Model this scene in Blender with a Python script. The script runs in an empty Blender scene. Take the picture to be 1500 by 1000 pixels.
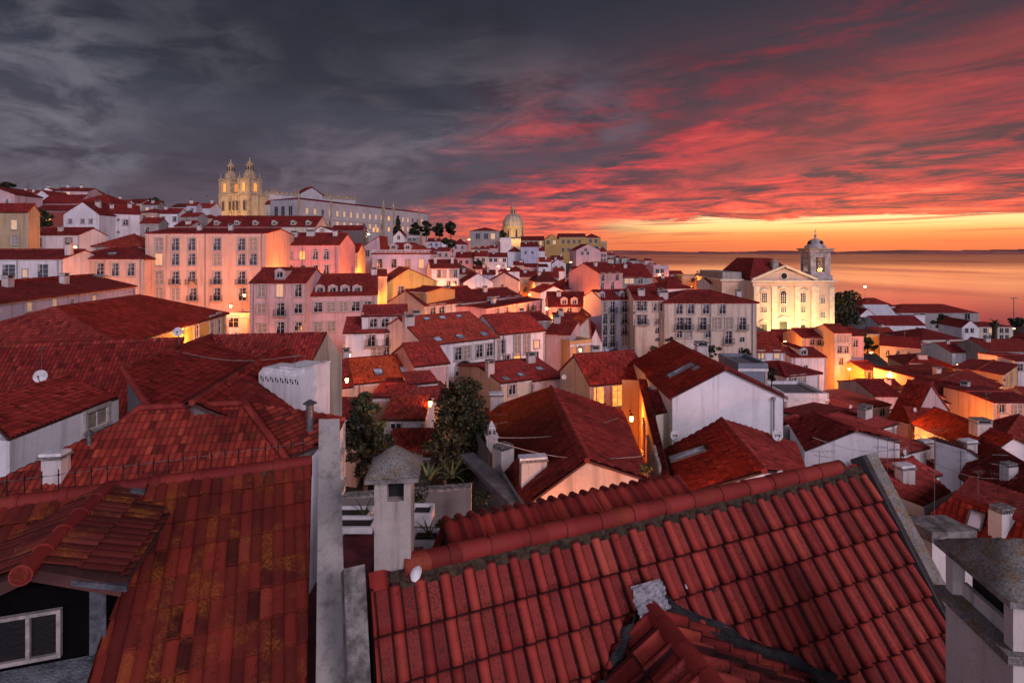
import bpy, math, random
from mathutils import Vector, Matrix, noise as mnoise
R = random.Random(7)
scene = bpy.context.scene
col = scene.collection
F, HZ, ZC = 800.0, 368.0, 70.0          # focal length in photo pixels, horizon row, eye height above the river
rad = math.radians
V = Vector

def at(px, py, Y):
    return V(((px - 750) / F * Y, Y, ZC - (py - HZ) / F * Y))
def atz(px, py, z):
    return at(px, py, (ZC - z) * F / (py - HZ))
def proj(p):
    return 750 + F * p.x / p.y, HZ + F * (ZC - p.z) / p.y
def ray_plane(px, py, p0, n):
    d = at(px, py, 1.0) - V((0, 0, ZC)); o = V((0, 0, ZC))
    return o + d * ((p0 - o).dot(n) / d.dot(n))

# ------------------------------------------------------------------ materials
MATS = {}
def nodes_of(m):
    m.use_nodes = True
    nt = m.node_tree
    return nt, nt.nodes, nt.links, nt.nodes['Principled BSDF']
class G:
    """small helper to write node graphs as expressions"""
    def __init__(s, nt): s.nt = nt
    def n(s, t, **k):
        x = s.nt.nodes.new(t)
        for a, b in k.items(): setattr(x, a, b)
        return x
    def put(s, sock, v):
        if hasattr(v, 'node'): s.nt.links.new(v, sock)
        elif isinstance(v, (tuple, list)) and len(v) == 3 and sock.type == 'RGBA': sock.default_value = (*v, 1)
        else: sock.default_value = v
    def m(s, op, a, b=0.0, c=None, clamp=False):
        x = s.n('ShaderNodeMath', operation=op, use_clamp=clamp)
        s.put(x.inputs[0], a); s.put(x.inputs[1], b)
        if c is not None: s.put(x.inputs[2], c)
        return x.outputs[0]
    def mix(s, f, a, b, bt='MIX'):
        x = s.n('ShaderNodeMix', data_type='RGBA', blend_type=bt)
        s.put(x.inputs[0], f); s.put(x.inputs[6], a); s.put(x.inputs[7], b)
        return x.outputs[2]
    def ss(s, v, lo, hi, a=0.0, b=1.0):
        x = s.n('ShaderNodeMapRange', interpolation_type='SMOOTHSTEP')
        s.put(x.inputs[0], v); x.inputs[1].default_value = lo; x.inputs[2].default_value = hi
        x.inputs[3].default_value = a; x.inputs[4].default_value = b
        return x.outputs[0]
    def noise(s, vec, scale, detail=4, rough=.55, dist=0.0):
        x = s.n('ShaderNodeTexNoise')
        if vec is not None: s.put(x.inputs['Vector'], vec)
        x.inputs['Scale'].default_value = scale; x.inputs['Detail'].default_value = detail
        x.inputs['Roughness'].default_value = rough; x.inputs['Distortion'].default_value = dist
        return x.outputs['Fac']
    def ramp(s, v, stops):
        x = s.n('ShaderNodeValToRGB'); e = x.color_ramp.elements
        while len(e) < len(stops): e.new(.5)
        for i, (p, c) in enumerate(stops): e[i].position = p; e[i].color = (*c, 1)
        s.put(x.inputs[0], v); return x.outputs[0]
    def vec(s, x, y, z=0.0):
        c = s.n('ShaderNodeCombineXYZ')
        s.put(c.inputs[0], x); s.put(c.inputs[1], y); s.put(c.inputs[2], z)
        return c.outputs[0]
    def bump(s, h, dist, strength=1.0):
        b = s.n('ShaderNodeBump'); b.inputs['Distance'].default_value = dist; b.inputs['Strength'].default_value = strength
        s.put(b.inputs['Height'], h); return b.outputs[0]
    def mapped(s, vec, sc):
        x = s.n('ShaderNodeVectorMath', operation='MULTIPLY'); s.put(x.inputs[0], vec); x.inputs[1].default_value = sc
        return x.outputs[0]

def plain(name, c, rough=.7, metal=0.0, var=.25, scale=3.0, bump=.004):
    if name in MATS: return MATS[name]
    m = bpy.data.materials.new(name); nt, N, L, P = nodes_of(m); g = G(nt)
    tc = g.n('ShaderNodeTexCoord').outputs['Object']
    nz = g.noise(tc, scale, 6, .65)
    dark = tuple(x * (1 - var * 1.6) for x in c); lite = tuple(min(1, x * (1 + var * .6)) for x in c)
    L.new(g.mix(g.ss(nz, .32, .68), dark, lite), P.inputs['Base Color'])
    P.inputs['Roughness'].default_value = rough; P.inputs['Metallic'].default_value = metal
    if bump: L.new(g.bump(g.noise(tc, scale * 9, 3), bump), P.inputs['Normal'])
    MATS[name] = m; return m

def plaster(name, c, dirt=.5, sc=1.0):
    """old painted render: blotches, rain streaks, peeling near the bottom"""
    if name in MATS: return MATS[name]
    m = bpy.data.materials.new(name); nt, N, L, P = nodes_of(m); g = G(nt)
    geo = g.n('ShaderNodeNewGeometry').outputs['Position']
    big = g.noise(geo, .22*sc, 5, .6); mid = g.noise(geo, 1.3*sc, 6, .7)
    streak = g.noise(g.mapped(geo, (1.6*sc, 1.6*sc, .09*sc)), 1.0, 6, .65)
    c0 = tuple(x * .80 for x in c)
    a = g.mix(g.ss(big, .3, .7), c0, c)
    d = g.mix(.35, tuple(x * .45 for x in c), (.16, .13, .11))
    a = g.mix(g.m('MULTIPLY', g.ss(streak, .48, .74), dirt), a, d)
    a = g.mix(g.m('MULTIPLY', g.ss(mid, .60, .74), dirt * .8), a, tuple(min(1, x * .62 + .03) for x in c))
    crk = g.m('ABSOLUTE', g.m('SUBTRACT', g.noise(geo, .55*sc, 7, .7, 1.2), .5))
    a = g.mix(g.ss(crk, .006, .0, 0, dirt*.7), a, tuple(x * .3 for x in c))
    L.new(a, P.inputs['Base Color'])
    P.inputs['Roughness'].default_value = .88; P.inputs['Specular IOR Level'].default_value = .2
    L.new(g.bump(g.noise(geo, 9*sc, 5, .7), .02/sc**.5, .6), P.inputs['Normal'])
    MATS[name] = m; return m

def tiles(name, c1, c2, bumpy=True, moss=0.0, mosscol=(.24, .13, .02), speck=.4, p=.25, row=.40, odd=.75, mscale=1.9, lines=.55, blotch=.6, pan=0, crease=0):
    """clay tile colour; bumpy=True also adds the relief, else the relief is modelled"""
    if name in MATS: return MATS[name]
    m = bpy.data.materials.new(name); nt, N, L, P = nodes_of(m); g = G(nt)
    uv = g.n('ShaderNodeUVMap').outputs[0]
    geo = g.n('ShaderNodeNewGeometry').outputs['Position']
    s = g.n('ShaderNodeSeparateXYZ'); L.new(uv, s.inputs[0]); u, v = s.outputs[0], s.outputs[1]
    iu = g.m('FLOOR', g.m('DIVIDE', u, p)); iv = g.m('FLOOR', g.m('DIVIDE', v, row))
    w = g.n('ShaderNodeTexWhiteNoise', noise_dimensions='3D'); L.new(g.vec(iu, iv, 3.3), w.inputs[0])
    tone = w.outputs['Value']
    a = g.mix(g.m('POWER', tone, 1.5), c1, c2)
    w2 = g.n('ShaderNodeTexWhiteNoise', noise_dimensions='3D'); L.new(g.vec(iu, iv, 9.1), w2.inputs[0])
    a = g.mix(g.ss(w2.outputs['Value'], .90, .96, 0, odd), a, tuple(x * .35 for x in c1))
    a = g.mix(g.ss(w2.outputs['Value'], .06, .02, 0, .5), a, (min(1, c2[0] * 1.5), c2[1] * 2.2, c2[2] * 2))
    big = g.noise(geo, .35, 5, .65)
    a = g.mix(g.ss(big, .42, .72, 0, blotch), a, tuple(x * .45 for x in c1))
    if moss:
        mz = g.noise(geo, mscale, 7, .68); fz = g.noise(geo, 46, 4, .75)
        f = g.m('MULTIPLY', g.m('MULTIPLY', g.ss(mz, .46, .62), g.ss(fz, .40, .60)), g.ss(g.m('FRACT', g.m('MULTIPLY', tone, 7.31)), .30, .62, .12, 1.0))
        a = g.mix(g.m('MULTIPLY', f, moss), a, mosscol)
    if speck:
        sp = g.noise(geo, 34, 5, .8); sz = g.noise(geo, 2.6, 4, .6)
        a = g.mix(g.m('MULTIPLY', g.ss(sp, .55, .62), g.ss(sz, .42, .62, 0, speck)), a, (.016, .013, .012))
        if pan:      # black lichen settles in the pans between the rolls
            fu = g.m('FRACT', g.m('DIVIDE', u, p)); sp2 = g.noise(geo, 42, 6, .85)
            a = g.mix(g.m('MULTIPLY', g.m('MULTIPLY', g.ss(fu, .44, .52), g.ss(sp2, .50, .57)), g.ss(g.noise(geo, 1.6, 5, .65), .40, .60, .05, pan)), a, (.020, .014, .013))
    if lines:      # shade painted into the colour along channels and under course edges
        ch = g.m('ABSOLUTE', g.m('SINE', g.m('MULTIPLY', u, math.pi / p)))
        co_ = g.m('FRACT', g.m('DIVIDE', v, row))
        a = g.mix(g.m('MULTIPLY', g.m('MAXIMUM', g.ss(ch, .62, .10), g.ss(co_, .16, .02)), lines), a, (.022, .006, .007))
    if crease:     # gap shade painted dark beside every roll and under each course edge, duller pans
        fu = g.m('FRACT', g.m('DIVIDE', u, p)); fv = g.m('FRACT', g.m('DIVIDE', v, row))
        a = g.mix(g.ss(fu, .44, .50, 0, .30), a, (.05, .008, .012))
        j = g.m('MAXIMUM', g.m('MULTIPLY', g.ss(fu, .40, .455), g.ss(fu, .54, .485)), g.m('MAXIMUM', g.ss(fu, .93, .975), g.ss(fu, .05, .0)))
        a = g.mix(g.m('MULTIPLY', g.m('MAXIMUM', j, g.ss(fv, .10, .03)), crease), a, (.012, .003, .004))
    L.new(a, P.inputs['Base Color'])
    P.inputs['Roughness'].default_value = .72; P.inputs['Specular IOR Level'].default_value = .25
    fine = g.noise(geo, 60, 3, .6)
    if bumpy:
        ph = g.m('ABSOLUTE', g.m('SINE', g.m('MULTIPLY', u, math.pi / p)))
        h = g.m('ADD', g.m('MULTIPLY', ph, .8), g.m('MULTIPLY', g.m('FRACT', g.m('DIVIDE', v, row)), .35))
        L.new(g.bump(h, .07, .9), P.inputs['Normal'])
    else:
        L.new(g.bump(fine, .006, .6), P.inputs['Normal'])
    MATS[name] = m; return m

def glass(name, c=(.012, .014, .02)):
    if name in MATS: return MATS[name]
    m = bpy.data.materials.new(name); nt, N, L, P = nodes_of(m); g = G(nt)
    geo = g.n('ShaderNodeNewGeometry').outputs['Position']
    L.new(g.mix(g.ss(g.noise(geo, .9, 2), .4, .6), c, tuple(x * 2.6 for x in c)), P.inputs['Base Color'])
    P.inputs['Roughness'].default_value = .12; P.inputs['Specular IOR Level'].default_value = .4
    MATS[name] = m; return m

def glow(name, c, s):
    if name in MATS: return MATS[name]
    m = bpy.data.materials.new(name); nt, N, L, P = nodes_of(m); g = G(nt)
    P.inputs['Base Color'].default_value = (*c, 1)
    geo = g.n('ShaderNodeNewGeometry').outputs['Position']
    L.new(g.mix(g.ss(g.noise(geo, 2.2, 3), .35, .65), tuple(x * .55 for x in c), c), P.inputs['Emission Color'])
    P.inputs['Emission Strength'].default_value = s
    MATS[name] = m; return m

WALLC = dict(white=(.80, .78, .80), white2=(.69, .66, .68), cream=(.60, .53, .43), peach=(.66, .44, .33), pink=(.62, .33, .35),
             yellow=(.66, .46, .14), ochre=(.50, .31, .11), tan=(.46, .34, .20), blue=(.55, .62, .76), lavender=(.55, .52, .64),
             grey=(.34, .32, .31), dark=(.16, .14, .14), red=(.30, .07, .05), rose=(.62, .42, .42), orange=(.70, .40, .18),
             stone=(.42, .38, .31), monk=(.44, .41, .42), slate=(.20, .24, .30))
def wall(k): return plaster('plaster_' + k, WALLC[k], .85 if k in ('grey', 'stone', 'cream', 'dark') else .70)
CLAY = dict(red=((.24, .020, .017), (.42, .046, .034)), dark=((.19, .015, .014), (.34, .031, .025)),
            red2=((.28, .030, .020), (.47, .066, .036)), red3=((.20, .017, .017), (.35, .034, .029)), dark2=((.165, .016, .015), (.30, .029, .024)), dark3=((.21, .021, .016), (.37, .040, .028)),
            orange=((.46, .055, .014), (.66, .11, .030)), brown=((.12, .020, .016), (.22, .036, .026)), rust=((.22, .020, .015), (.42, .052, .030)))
def clay(k, near=False):
    if k in ('zinc', 'slate', 'whiteroof'):
        return plain('roof_' + k, dict(zinc=(.30, .32, .36), slate=(.07, .075, .085), whiteroof=(.62, .62, .66))[k], .55, 0, .2, 1.5)
    a, b = CLAY[k]
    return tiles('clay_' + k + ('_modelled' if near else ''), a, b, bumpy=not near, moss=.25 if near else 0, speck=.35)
M_STONE = plain('window_stone', (.40, .36, .33), .85, 0, .2)
M_SASH = plain('sash_paint', (.62, .60, .58), .5, 0, .12)
M_WHITE = plain('white_trim', (.68, .67, .68), .8, 0, .22, 2)
M_IRON = plain('dark_iron', (.018, .017, .018), .5, .6, .2)
M_PIPE = plain('painted_downpipe', (.24, .22, .22), .7, 0, .3)
M_STEEL = plain('weathered_steel', (.20, .19, .19), .5, .7, .3, 12)
M_GLASS = glass('window_glass')
M_SHUT = plain('shutter_paint', (.30, .25, .20), .7)
M_LIT = glow('lit_window', (1.0, .40, .08), 1.25)
M_LITDIM = glow('dim_lit_window', (.9, .60, .30), .24)
M_SODIUM = glow('sodium_lantern', (1.0, .50, .14), 26)
M_COOL = glow('white_lantern', (1.0, .80, .50), 40)
M_RIDGE = tiles('clay_ridge', (.19, .018, .016), (.28, .034, .026), False, .3, speck=.6, p=.45, row=9, lines=0)
M_CONC = plain('lichen_concrete', (.23, .215, .20), .95, 0, .45, 6, .02)

# ------------------------------------------------------------------ mesh builder
class MB:
    def __init__(s): s.v, s.f, s.m, s.uv, s.mats, s.smooth = [], [], [], [], [], []
    def mi(s, m):
        if m not in s.mats: s.mats.append(m)
        return s.mats.index(m)
    def add(s, vs, fs, mat, uvs=None, smooth=False):
        o = len(s.v); s.v += [tuple(p) for p in vs]
        s.uv += uvs if uvs else [(p[0] + p[1], p[2]) for p in vs]
        k = s.mi(mat)
        for f in fs: s.f.append(tuple(i + o for i in f)); s.m.append(k); s.smooth.append(smooth)
    def poly(s, pts, mat, uvs=None): s.add(pts, [tuple(range(len(pts)))], mat, uvs)
    def box(s, a, b, mat, T=None):
        x0, y0, z0 = a; x1, y1, z1 = b
        p = [V(q) for q in ((x0,y0,z0),(x1,y0,z0),(x1,y1,z0),(x0,y1,z0),(x0,y0,z1),(x1,y0,z1),(x1,y1,z1),(x0,y1,z1))]
        if T is not None: p = [T @ q for q in p]
        s.add(p, [(0,3,2,1),(4,5,6,7),(0,1,5,4),(1,2,6,5),(2,3,7,6),(3,0,4,7)], mat)
    def obox(s, o, ex, ey, ez, mat):
        """box from a corner and three edge vectors"""
        p = [o, o+ex, o+ex+ey, o+ey, o+ez, o+ex+ez, o+ex+ey+ez, o+ey+ez]
        s.add(p, [(0,3,2,1),(4,5,6,7),(0,1,5,4),(1,2,6,5),(2,3,7,6),(3,0,4,7)], mat)
    def prism(s, pts, dz, mat):
        """polygon extruded by the vector dz"""
        n = len(pts); q = [p + dz for p in pts]
        s.add(list(pts) + q, [tuple(range(n))[::-1], tuple(range(n, 2*n))] + [(i, (i+1) % n, n + (i+1) % n, n + i) for i in range(n)], mat)
    def tube(s, p, q, r, mat, n=6, r2=None, cap=True):
        p, q = V(p), V(q); d = q - p
        if d.length < 1e-6: return
        d.normalize(); a = d.orthogonal().normalized(); b = d.cross(a); r2 = r if r2 is None else r2
        vs = [p + (a*math.cos(t) + b*math.sin(t))*r for t in [2*math.pi*i/n for i in range(n)]] + \
             [q + (a*math.cos(t) + b*math.sin(t))*r2 for t in [2*math.pi*i/n for i in range(n)]]
        fs = [(i, (i+1) % n, n + (i+1) % n, n + i) for i in range(n)]
        s.add(vs, fs, mat, smooth=n > 6)
        if cap: s.add(vs, [tuple(range(n))[::-1], tuple(range(n, 2*n))], mat)
    def lathe(s, prof, c, mat, n=16, T=None, smooth=True, ph=0.0):
        vs = []; c = V(c)
        for r, z in prof:
            for i in range(n):
                t = 2*math.pi*i/n + ph; q = V((r*math.cos(t), r*math.sin(t), z))
                vs.append(c + (T @ q if T is not None else q))
        fs = [(k*n+i, k*n+(i+1) % n, (k+1)*n+(i+1) % n, (k+1)*n+i) for k in range(len(prof)-1) for i in range(n)]
        s.add(vs, fs, mat, smooth=smooth)
    def build(s, name, parent=None, loc=(0, 0, 0)):
        me = bpy.data.meshes.new(name); me.from_pydata(s.v, [], s.f)
        for m in s.mats: me.materials.append(m)
        me.polygons.foreach_set('material_index', s.m); me.polygons.foreach_set('use_smooth', s.smooth)
        ul = me.uv_layers.new(name='UVMap'); vi = [0] * len(me.loops); me.loops.foreach_get('vertex_index', vi)
        fl = []
        for i in vi: fl += s.uv[i]
        ul.data.foreach_set('uv', fl); me.update()
        o = bpy.data.objects.new(name, me); col.objects.link(o); o.location = loc
        if parent is not None: o.parent = parent
        return o
def thing(name, label, cat, loc, group=None):
    o = bpy.data.objects.new(name, None); col.objects.link(o); o.location = loc; o.empty_display_size = .3
    o['label'] = label; o['category'] = cat
    if group: o['group'] = group
    return o
def tag(o, label, cat, group=None):
    o['label'] = label; o['category'] = cat
    if group: o['group'] = group
    return o
def inst(name, me, parent, loc, rz=0.0, M=None):
    o = bpy.data.objects.new(name, me); col.objects.link(o); o.parent = parent
    if M is not None: o.matrix_local = M
    else: o.location = loc; o.rotation_euler = (0, 0, rz)
    return o

# ------------------------------------------------------------------ roofs
def profile(kind, t):
    if kind == 'roll':
        if t < .44: return .080 * max(0, 1 - ((t - .22) / .22) ** 2) ** .5
        if t < .485 or t > .965: return -.028
        return .006 * math.cos((t - .46) / .54 * 2 * math.pi)
    if kind == 'flat':       # interlocking flat tile with two low ribs
        s_ = (t * 2) % 1; return .030 * (max(0.0, 1 - (2*s_ - 1)**2)) ** .55 + (.010 if t < .10 else 0)
    return .075 * abs(math.sin(math.pi * t)) ** .8
def tile_field(mb, poly, udir, mat, kind='wave', p=.25, row=.40, ns=6, O=V((0, 0, 0)), step=.03, jit=0.0, sub=1, lap=.012, sag=.035):
    """modelled tiles over a planar polygon: columns follow udir, courses step down the slope"""
    c = sum(poly, V()) / len(poly)
    n = V()
    for i in range(len(poly)): n += (poly[i] - c).cross(poly[(i+1) % len(poly)] - c)
    n.normalize()
    if n.z < 0: n = -n
    u = (udir - n * udir.dot(n)).normalized(); v = n.cross(u)
    if v.z > 0: v = -v
    q = [((a - c).dot(u), (a - c).dot(v)) for a in poly]
    u0, u1 = min(a for a, _ in q), max(a for a, _ in q); v0, v1 = min(b for _, b in q), max(b for _, b in q)
    nc = max(2, int((u1 - u0) / (p / ns)) + 1); us = [u0 + (u1 - u0) * i / (nc - 1) for i in range(nc)]
    nr = int((v1 - v0) / row) + 1; lev = []
    for k in range(nr + 1):
        for j in range(sub): lev.append((v0 + (k + j / sub) * row - (lap if j == 0 and k else 0), k, j / sub))
        lev.append((v0 + (k + 1) * row + lap * .6, k, 1.0))
    rj = random.Random(11); vs, uvs = [], []; jt = {}
    for i, uu in enumerate(us):
        lo, hi = 1e9, -1e9
        for k in range(len(q)):
            (a, b), (a2, b2) = q[k], q[(k+1) % len(q)]
            if min(a, a2) - 1e-6 <= uu <= max(a, a2) + 1e-6:
                if abs(a2 - a) < 1e-6: ys = (b, b2)
                else: ys = (b + (b2 - b) * (uu - a) / (a2 - a),)
                for y in ys: lo = min(lo, y); hi = max(hi, y)
        if hi < lo: lo = hi = 0
        tu = (uu - u0) / p; iu = int(tu + 1e-6)
        for vv, k, fr in lev:
            w = min(max(vv, lo), hi)
            if jit:
                if (iu, k) not in jt: jt[(iu, k)] = rj.uniform(0, jit)
                off = jt[(iu, k)]
            else: off = 0
            wv = mnoise.noise((uu*.55 + c.x, (v0 + k*row)*.55 + c.y, c.z)) * sag + mnoise.noise((iu*1.7 + c.x, k*2.3, .5)) * sag*.3
            h = profile(kind, tu - math.floor(tu + 1e-6)) + step * fr + off + .02 + wv
            if kind == 'roll': h += .01 * fr * (1 if (tu % 1) < .46 else 0)
            vs.append(c + u * uu + v * w + n * h - O); uvs.append((uu - u0 + 1e-4, w - v0))
    nl = len(lev); fs = []
    for i in range(nc - 1):
        for j in range(nl - 1):
            a, b = i * nl + j, (i + 1) * nl + j
            if (vs[a] - vs[a+1]).length < 1e-5 and (vs[b] - vs[b+1]).length < 1e-5: continue
            fs.append((a, a + 1, b + 1, b))
    # consistent upward normals
    if fs:
        f = fs[len(fs) // 2]
        if (vs[f[1]] - vs[f[0]]).cross(vs[f[3]] - vs[f[0]]).dot(n) < 0: fs = [t[::-1] for t in fs]
    mb.add(vs, fs, mat, uvs, smooth=(kind != 'flat'))
    slab = [a - O for a in poly]; mb.prism([a - n * .10 for a in slab], n * .10, plain('roof_underside', (.09, .03, .025), .9))
    return c, n, u, v
def sheet(mb, poly, udir, mat, O, th=.16):
    """plain roof plane with tile texture coordinates in metres"""
    c = sum(poly, V()) / len(poly); n = V()
    for i in range(len(poly)): n += (poly[i] - c).cross(poly[(i+1) % len(poly)] - c)
    n.normalize(); pl = list(poly)
    if n.z < 0: n = -n; pl = pl[::-1]
    u = (udir - n * udir.dot(n)).normalized(); v = n.cross(u)
    if v.z > 0: v = -v
    top = [a - O + n * .02 for a in pl]; bot = [a - O - n * th for a in pl]; k = len(pl)
    uv = [((a - c).dot(u) + 50, (a - c).dot(v) + 50) for a in pl]
    mb.add(top, [tuple(range(k))], mat, uv)
    mb.add(top + bot, [tuple(range(2*k - 1, k - 1, -1))] + [(i, k + i, k + (i+1) % k, (i+1) % k) for i in range(k)], mat, uv + uv)
    return c, n, u, v
def ridge_caps(mb, p, q, O, r=.13, L=.42, mat=None):
    p, q = p - O, q - O; d = q - p; n = max(1, int(d.length / L)); e = d / n
    for i in range(n):
        mb.tube(p + e*i - e*.06, p + e*(i+1) + e*.04, r*1.06, mat or M_RIDGE, 10, r*.93)

# ------------------------------------------------------------------ windows and fittings (shared meshes)
CACHE = {}
def win_mesh(kind, w, h):
    k = ('win', kind, round(w, 1), round(h, 1))
    if k in CACHE: return CACHE[k]
    mb = MB(); w, h = k[2], k[3]; t = min(.16, w * .16)
    if kind != 'n':
        mb.box((-w/2-t, -.13, 0), (-w/2, 0, h), M_STONE); mb.box((w/2, -.13, 0), (w/2+t, 0, h), M_STONE)
        mb.box((-w/2-t-.03, -.16, h), (w/2+t+.03, 0, h+t), M_STONE); mb.box((-w/2-t-.06, -.22, -t*.8), (w/2+t+.06, 0, 0), M_STONE)
    f = .055
    mb.box((-w/2, -.045, 0), (-w/2+f, -.014, h), M_SASH); mb.box((w/2-f, -.045, 0), (w/2, -.014, h), M_SASH)
    mb.box((-w/2+f, -.045, 0), (w/2-f, -.014, f), M_SASH); mb.box((-w/2+f, -.045, h-f), (w/2-f, -.014, h), M_SASH)
    if w > .6: mb.box((-f*.6, -.048, f), (f*.6, -.014, h-f), M_SASH)
    if h > 1.2:
        for z in ((.42*h, .72*h) if h > 1.6 else (.55*h,)): mb.box((-w/2+f, -.043, z), (w/2-f, -.014, z+f*.7), M_SASH)
    if kind == 'a':
        pts = [V((w/2*1.12*math.cos(t), 0, h + w/2*.8*math.sin(t))) for t in [math.pi*i/8 for i in range(9)]]
        mb.prism(pts, V((0, -.06, 0)), M_STONE)
        pts = [V((w/2*.86*math.cos(t), -.064, h + .02 + w/2*.6*math.sin(t))) for t in [math.pi*i/8 for i in range(9)]]
        mb.prism(pts, V((0, -.006, 0)), M_GLASS)
    pn = M_LIT if kind in 'l' else M_LITDIM if kind == 'm' else M_SHUT if kind == 'u' else M_GLASS
    o = mb.build('window'); me = o.data; bpy.data.objects.remove(o)
    pb = MB(); pb.box((-w/2+f, -.018, f), (w/2-f, -.006, h-f), pn)
    if pn is M_GLASS:      # pale curtain behind the upper corner of some panes
        pb.box((-w/2+f, -.021, h*.55), (-w/2+f+w*.22, -.019, h-f), plain('curtain', (.32, .30, .28), .9))
    o = pb.build('pane'); pm = o.data; bpy.data.objects.remove(o)
    CACHE[k] = (me, pm); return CACHE[k]
def far_win_mesh(kind, w, h):
    k = ('far', kind, round(w, 1), round(h, 1))
    if k in CACHE: return CACHE[k]
    mb = MB(); w, h = k[2], k[3]; t = .14
    mb.box((-w/2-t, -.06, -t), (-w/2, 0, h+t), M_STONE); mb.box((w/2, -.06, -t), (w/2+t, 0, h+t), M_STONE)
    mb.box((-w/2, -.06, h), (w/2, 0, h+t), M_STONE); mb.box((-w/2, -.06, -t), (w/2, 0, 0), M_STONE)
    mb.box((-w/2, -.02, 0), (w/2, -.008, h), M_LIT if kind == 'l' else M_LITDIM if kind == 'm' else M_GLASS)
    mb.box((-.05, -.04, 0), (.05, -.02, h), M_SASH)
    o = mb.build('window'); me = o.data; bpy.data.objects.remove(o); CACHE[k] = (me, None); return CACHE[k]
def balcony_mesh(w):
    k = ('bal', round(w, 1))
    if k in CACHE: return CACHE[k]
    mb = MB(); w = k[1]; d = .55
    mb.box((-w/2, -d, -.14), (w/2, -.002, 0), M_STONE)
    for z in (.12, .95): mb.box((-w/2, -d, z), (w/2, -d+.03, z+.04), M_IRON)
    for x in (-w/2, w/2-.03):
        for z in (.12, .95): mb.box((x, -d+.03, z), (x+.03, 0, z+.04), M_IRON)
    n = int(w / .16)
    for i in range(n + 1):
        x = -w/2 + (w - .03) * i / n; mb.box((x, -d+.004, 0), (x+.022, -d+.026, .95), M_IRON)
    for y in (-.35, -.18): mb.box((-w/2, y, 0), (-w/2+.025, y+.022, .95), M_IRON); mb.box((w/2-.025, y, 0), (w/2, y+.022, .95), M_IRON)
    o = mb.build('balcony'); me = o.data; bpy.data.objects.remove(o); CACHE[k] = me; return me
def door_mesh(w, h):
    k = ('door', round(w, 1), round(h, 1))
    if k in CACHE: return CACHE[k]
    mb = MB(); w, h = k[1], k[2]
    mb.box((-w/2-.18, -.08, 0), (-w/2, 0, h), M_STONE); mb.box((w/2, -.08, 0), (w/2+.18, 0, h), M_STONE)
    mb.box((-w/2-.2, -.10, h), (w/2+.2, 0, h+.2), M_STONE)
    mb.box((-w/2, -.03, 0), (w/2, -.01, h), plain('door_green', (.03, .05, .035), .5))
    mb.box((-.03, -.045, 0), (.03, -.03, h), M_IRON)
    o = mb.build('door'); me = o.data; bpy.data.objects.remove(o); CACHE[k] = me; return me
def skylight_mesh(w, h):
    k = ('sky', round(w, 1), round(h, 1))
    if k in CACHE: return CACHE[k]
    mb = MB(); w, h = k[1], k[2]; f = .07; M = M_STEEL
    mb.box((-w/2, -h/2, 0), (w/2, -h/2+f, .20), M); mb.box((-w/2, h/2-f, 0), (w/2, h/2, .20), M)
    mb.box((-w/2, -h/2+f, 0), (-w/2+f, h/2-f, .20), M); mb.box((w/2-f, -h/2+f, 0), (w/2, h/2-f, .20), M)
    mb.box((-w/2+f, -h/2+f, .05), (w/2-f, h/2-f, .17), glass('skylight_glass', (.25, .27, .32)))
    o = mb.build('skylight'); me = o.data; bpy.data.objects.remove(o); CACHE[k] = me; return me
def chimney_mesh(w, d, h, kind=0):
    k = ('chim', round(w, 1), round(d, 1), round(h, 1), kind)
    if k in CACHE: return CACHE[k]
    mb = MB(); _, w, d, h, _ = k; m = plaster('chimney_plaster', (.58, .54, .52), .95, 2.0)
    mb.box((-w/2, -d/2, 0), (w/2, d/2, h), m)
    if kind == 0:
        mb.box((-w/2-.06, -d/2-.06, h), (w/2+.06, d/2+.06, h+.08), M_CONC)
        for x in (-w/2, w/2-.1): mb.box((x, -d/2, h+.08), (x+.1, d/2, h+.28), m)
        mb.box((-w/2+.1, -d/2+.08, h+.08), (w/2-.1, d/2-.08, h+.27), plain('soot', (.01, .01, .01), .9))
        mb.box((-w/2-.06, -d/2-.06, h+.28), (w/2+.06, d/2+.06, h+.36), M_CONC)
    else:
        mb.box((-w/2-.05, -d/2-.05, h), (w/2+.05, d/2+.05, h+.1), M_WHITE)
        for i in range(max(1, int(w / .35))):
            x = -w/2 + .2 + i * .35
            mb.lathe([(.11, h+.1), (.09, h+.42), (.12, h+.45), (.06, h+.46)], (x, 0, 0), M_RIDGE, 8)
    o = mb.build('chimney'); me = o.data; bpy.data.objects.remove(o); CACHE[k] = me; return me

FREES = {}; WR = random.Random(21)
GROUND, FOOT, VIS, TOPS = [], [], [], []      # terrain points, footprints, visible boxes of hand-placed houses
NICKS = []
def put_windows(root, O, P0, P1, rows, far):
    """rows: (py, [px..], w, h, kind) on the vertical wall through P0-P1"""
    e = (P1 - P0); e.z = 0; L = e.length; e.normalize(); n = V((e.y, -e.x, 0)); ang = math.atan2(e.y, e.x)
    for row in rows:
        py, pxs, w, h, kind = row; z = None
        for i, px in enumerate(pxs):
            kk = kind[i % len(kind)] if len(kind) > 1 else kind
            if kk == 's': kk = WR.choice('sssssssssuum')
            q = ray_plane(px, py, P0, n)
            if z is None: z = q.z
            u = (q - P0).dot(e)
            if u < .3 or u > L - .3: u = min(max(u, .4), L - .4)
            c = P0 + e * u; c.z = z - h/2
            loc = c - O + n * .004
            if kk == 'd':
                inst('door', door_mesh(w, h), root, loc, ang); continue
            if far:
                inst('window', far_win_mesh('s' if kk in 'bsu' else kk, w, h)[0], root, loc, ang); continue
            me, pm = win_mesh('s' if kk == 'b' else kk, w, h)
            wo = inst('window', me, root, loc, ang); inst('pane', pm, wo, (0, 0, 0))
            if kk == 'b': inst('balcony', balcony_mesh(w + .7), root, loc, ang)
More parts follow.
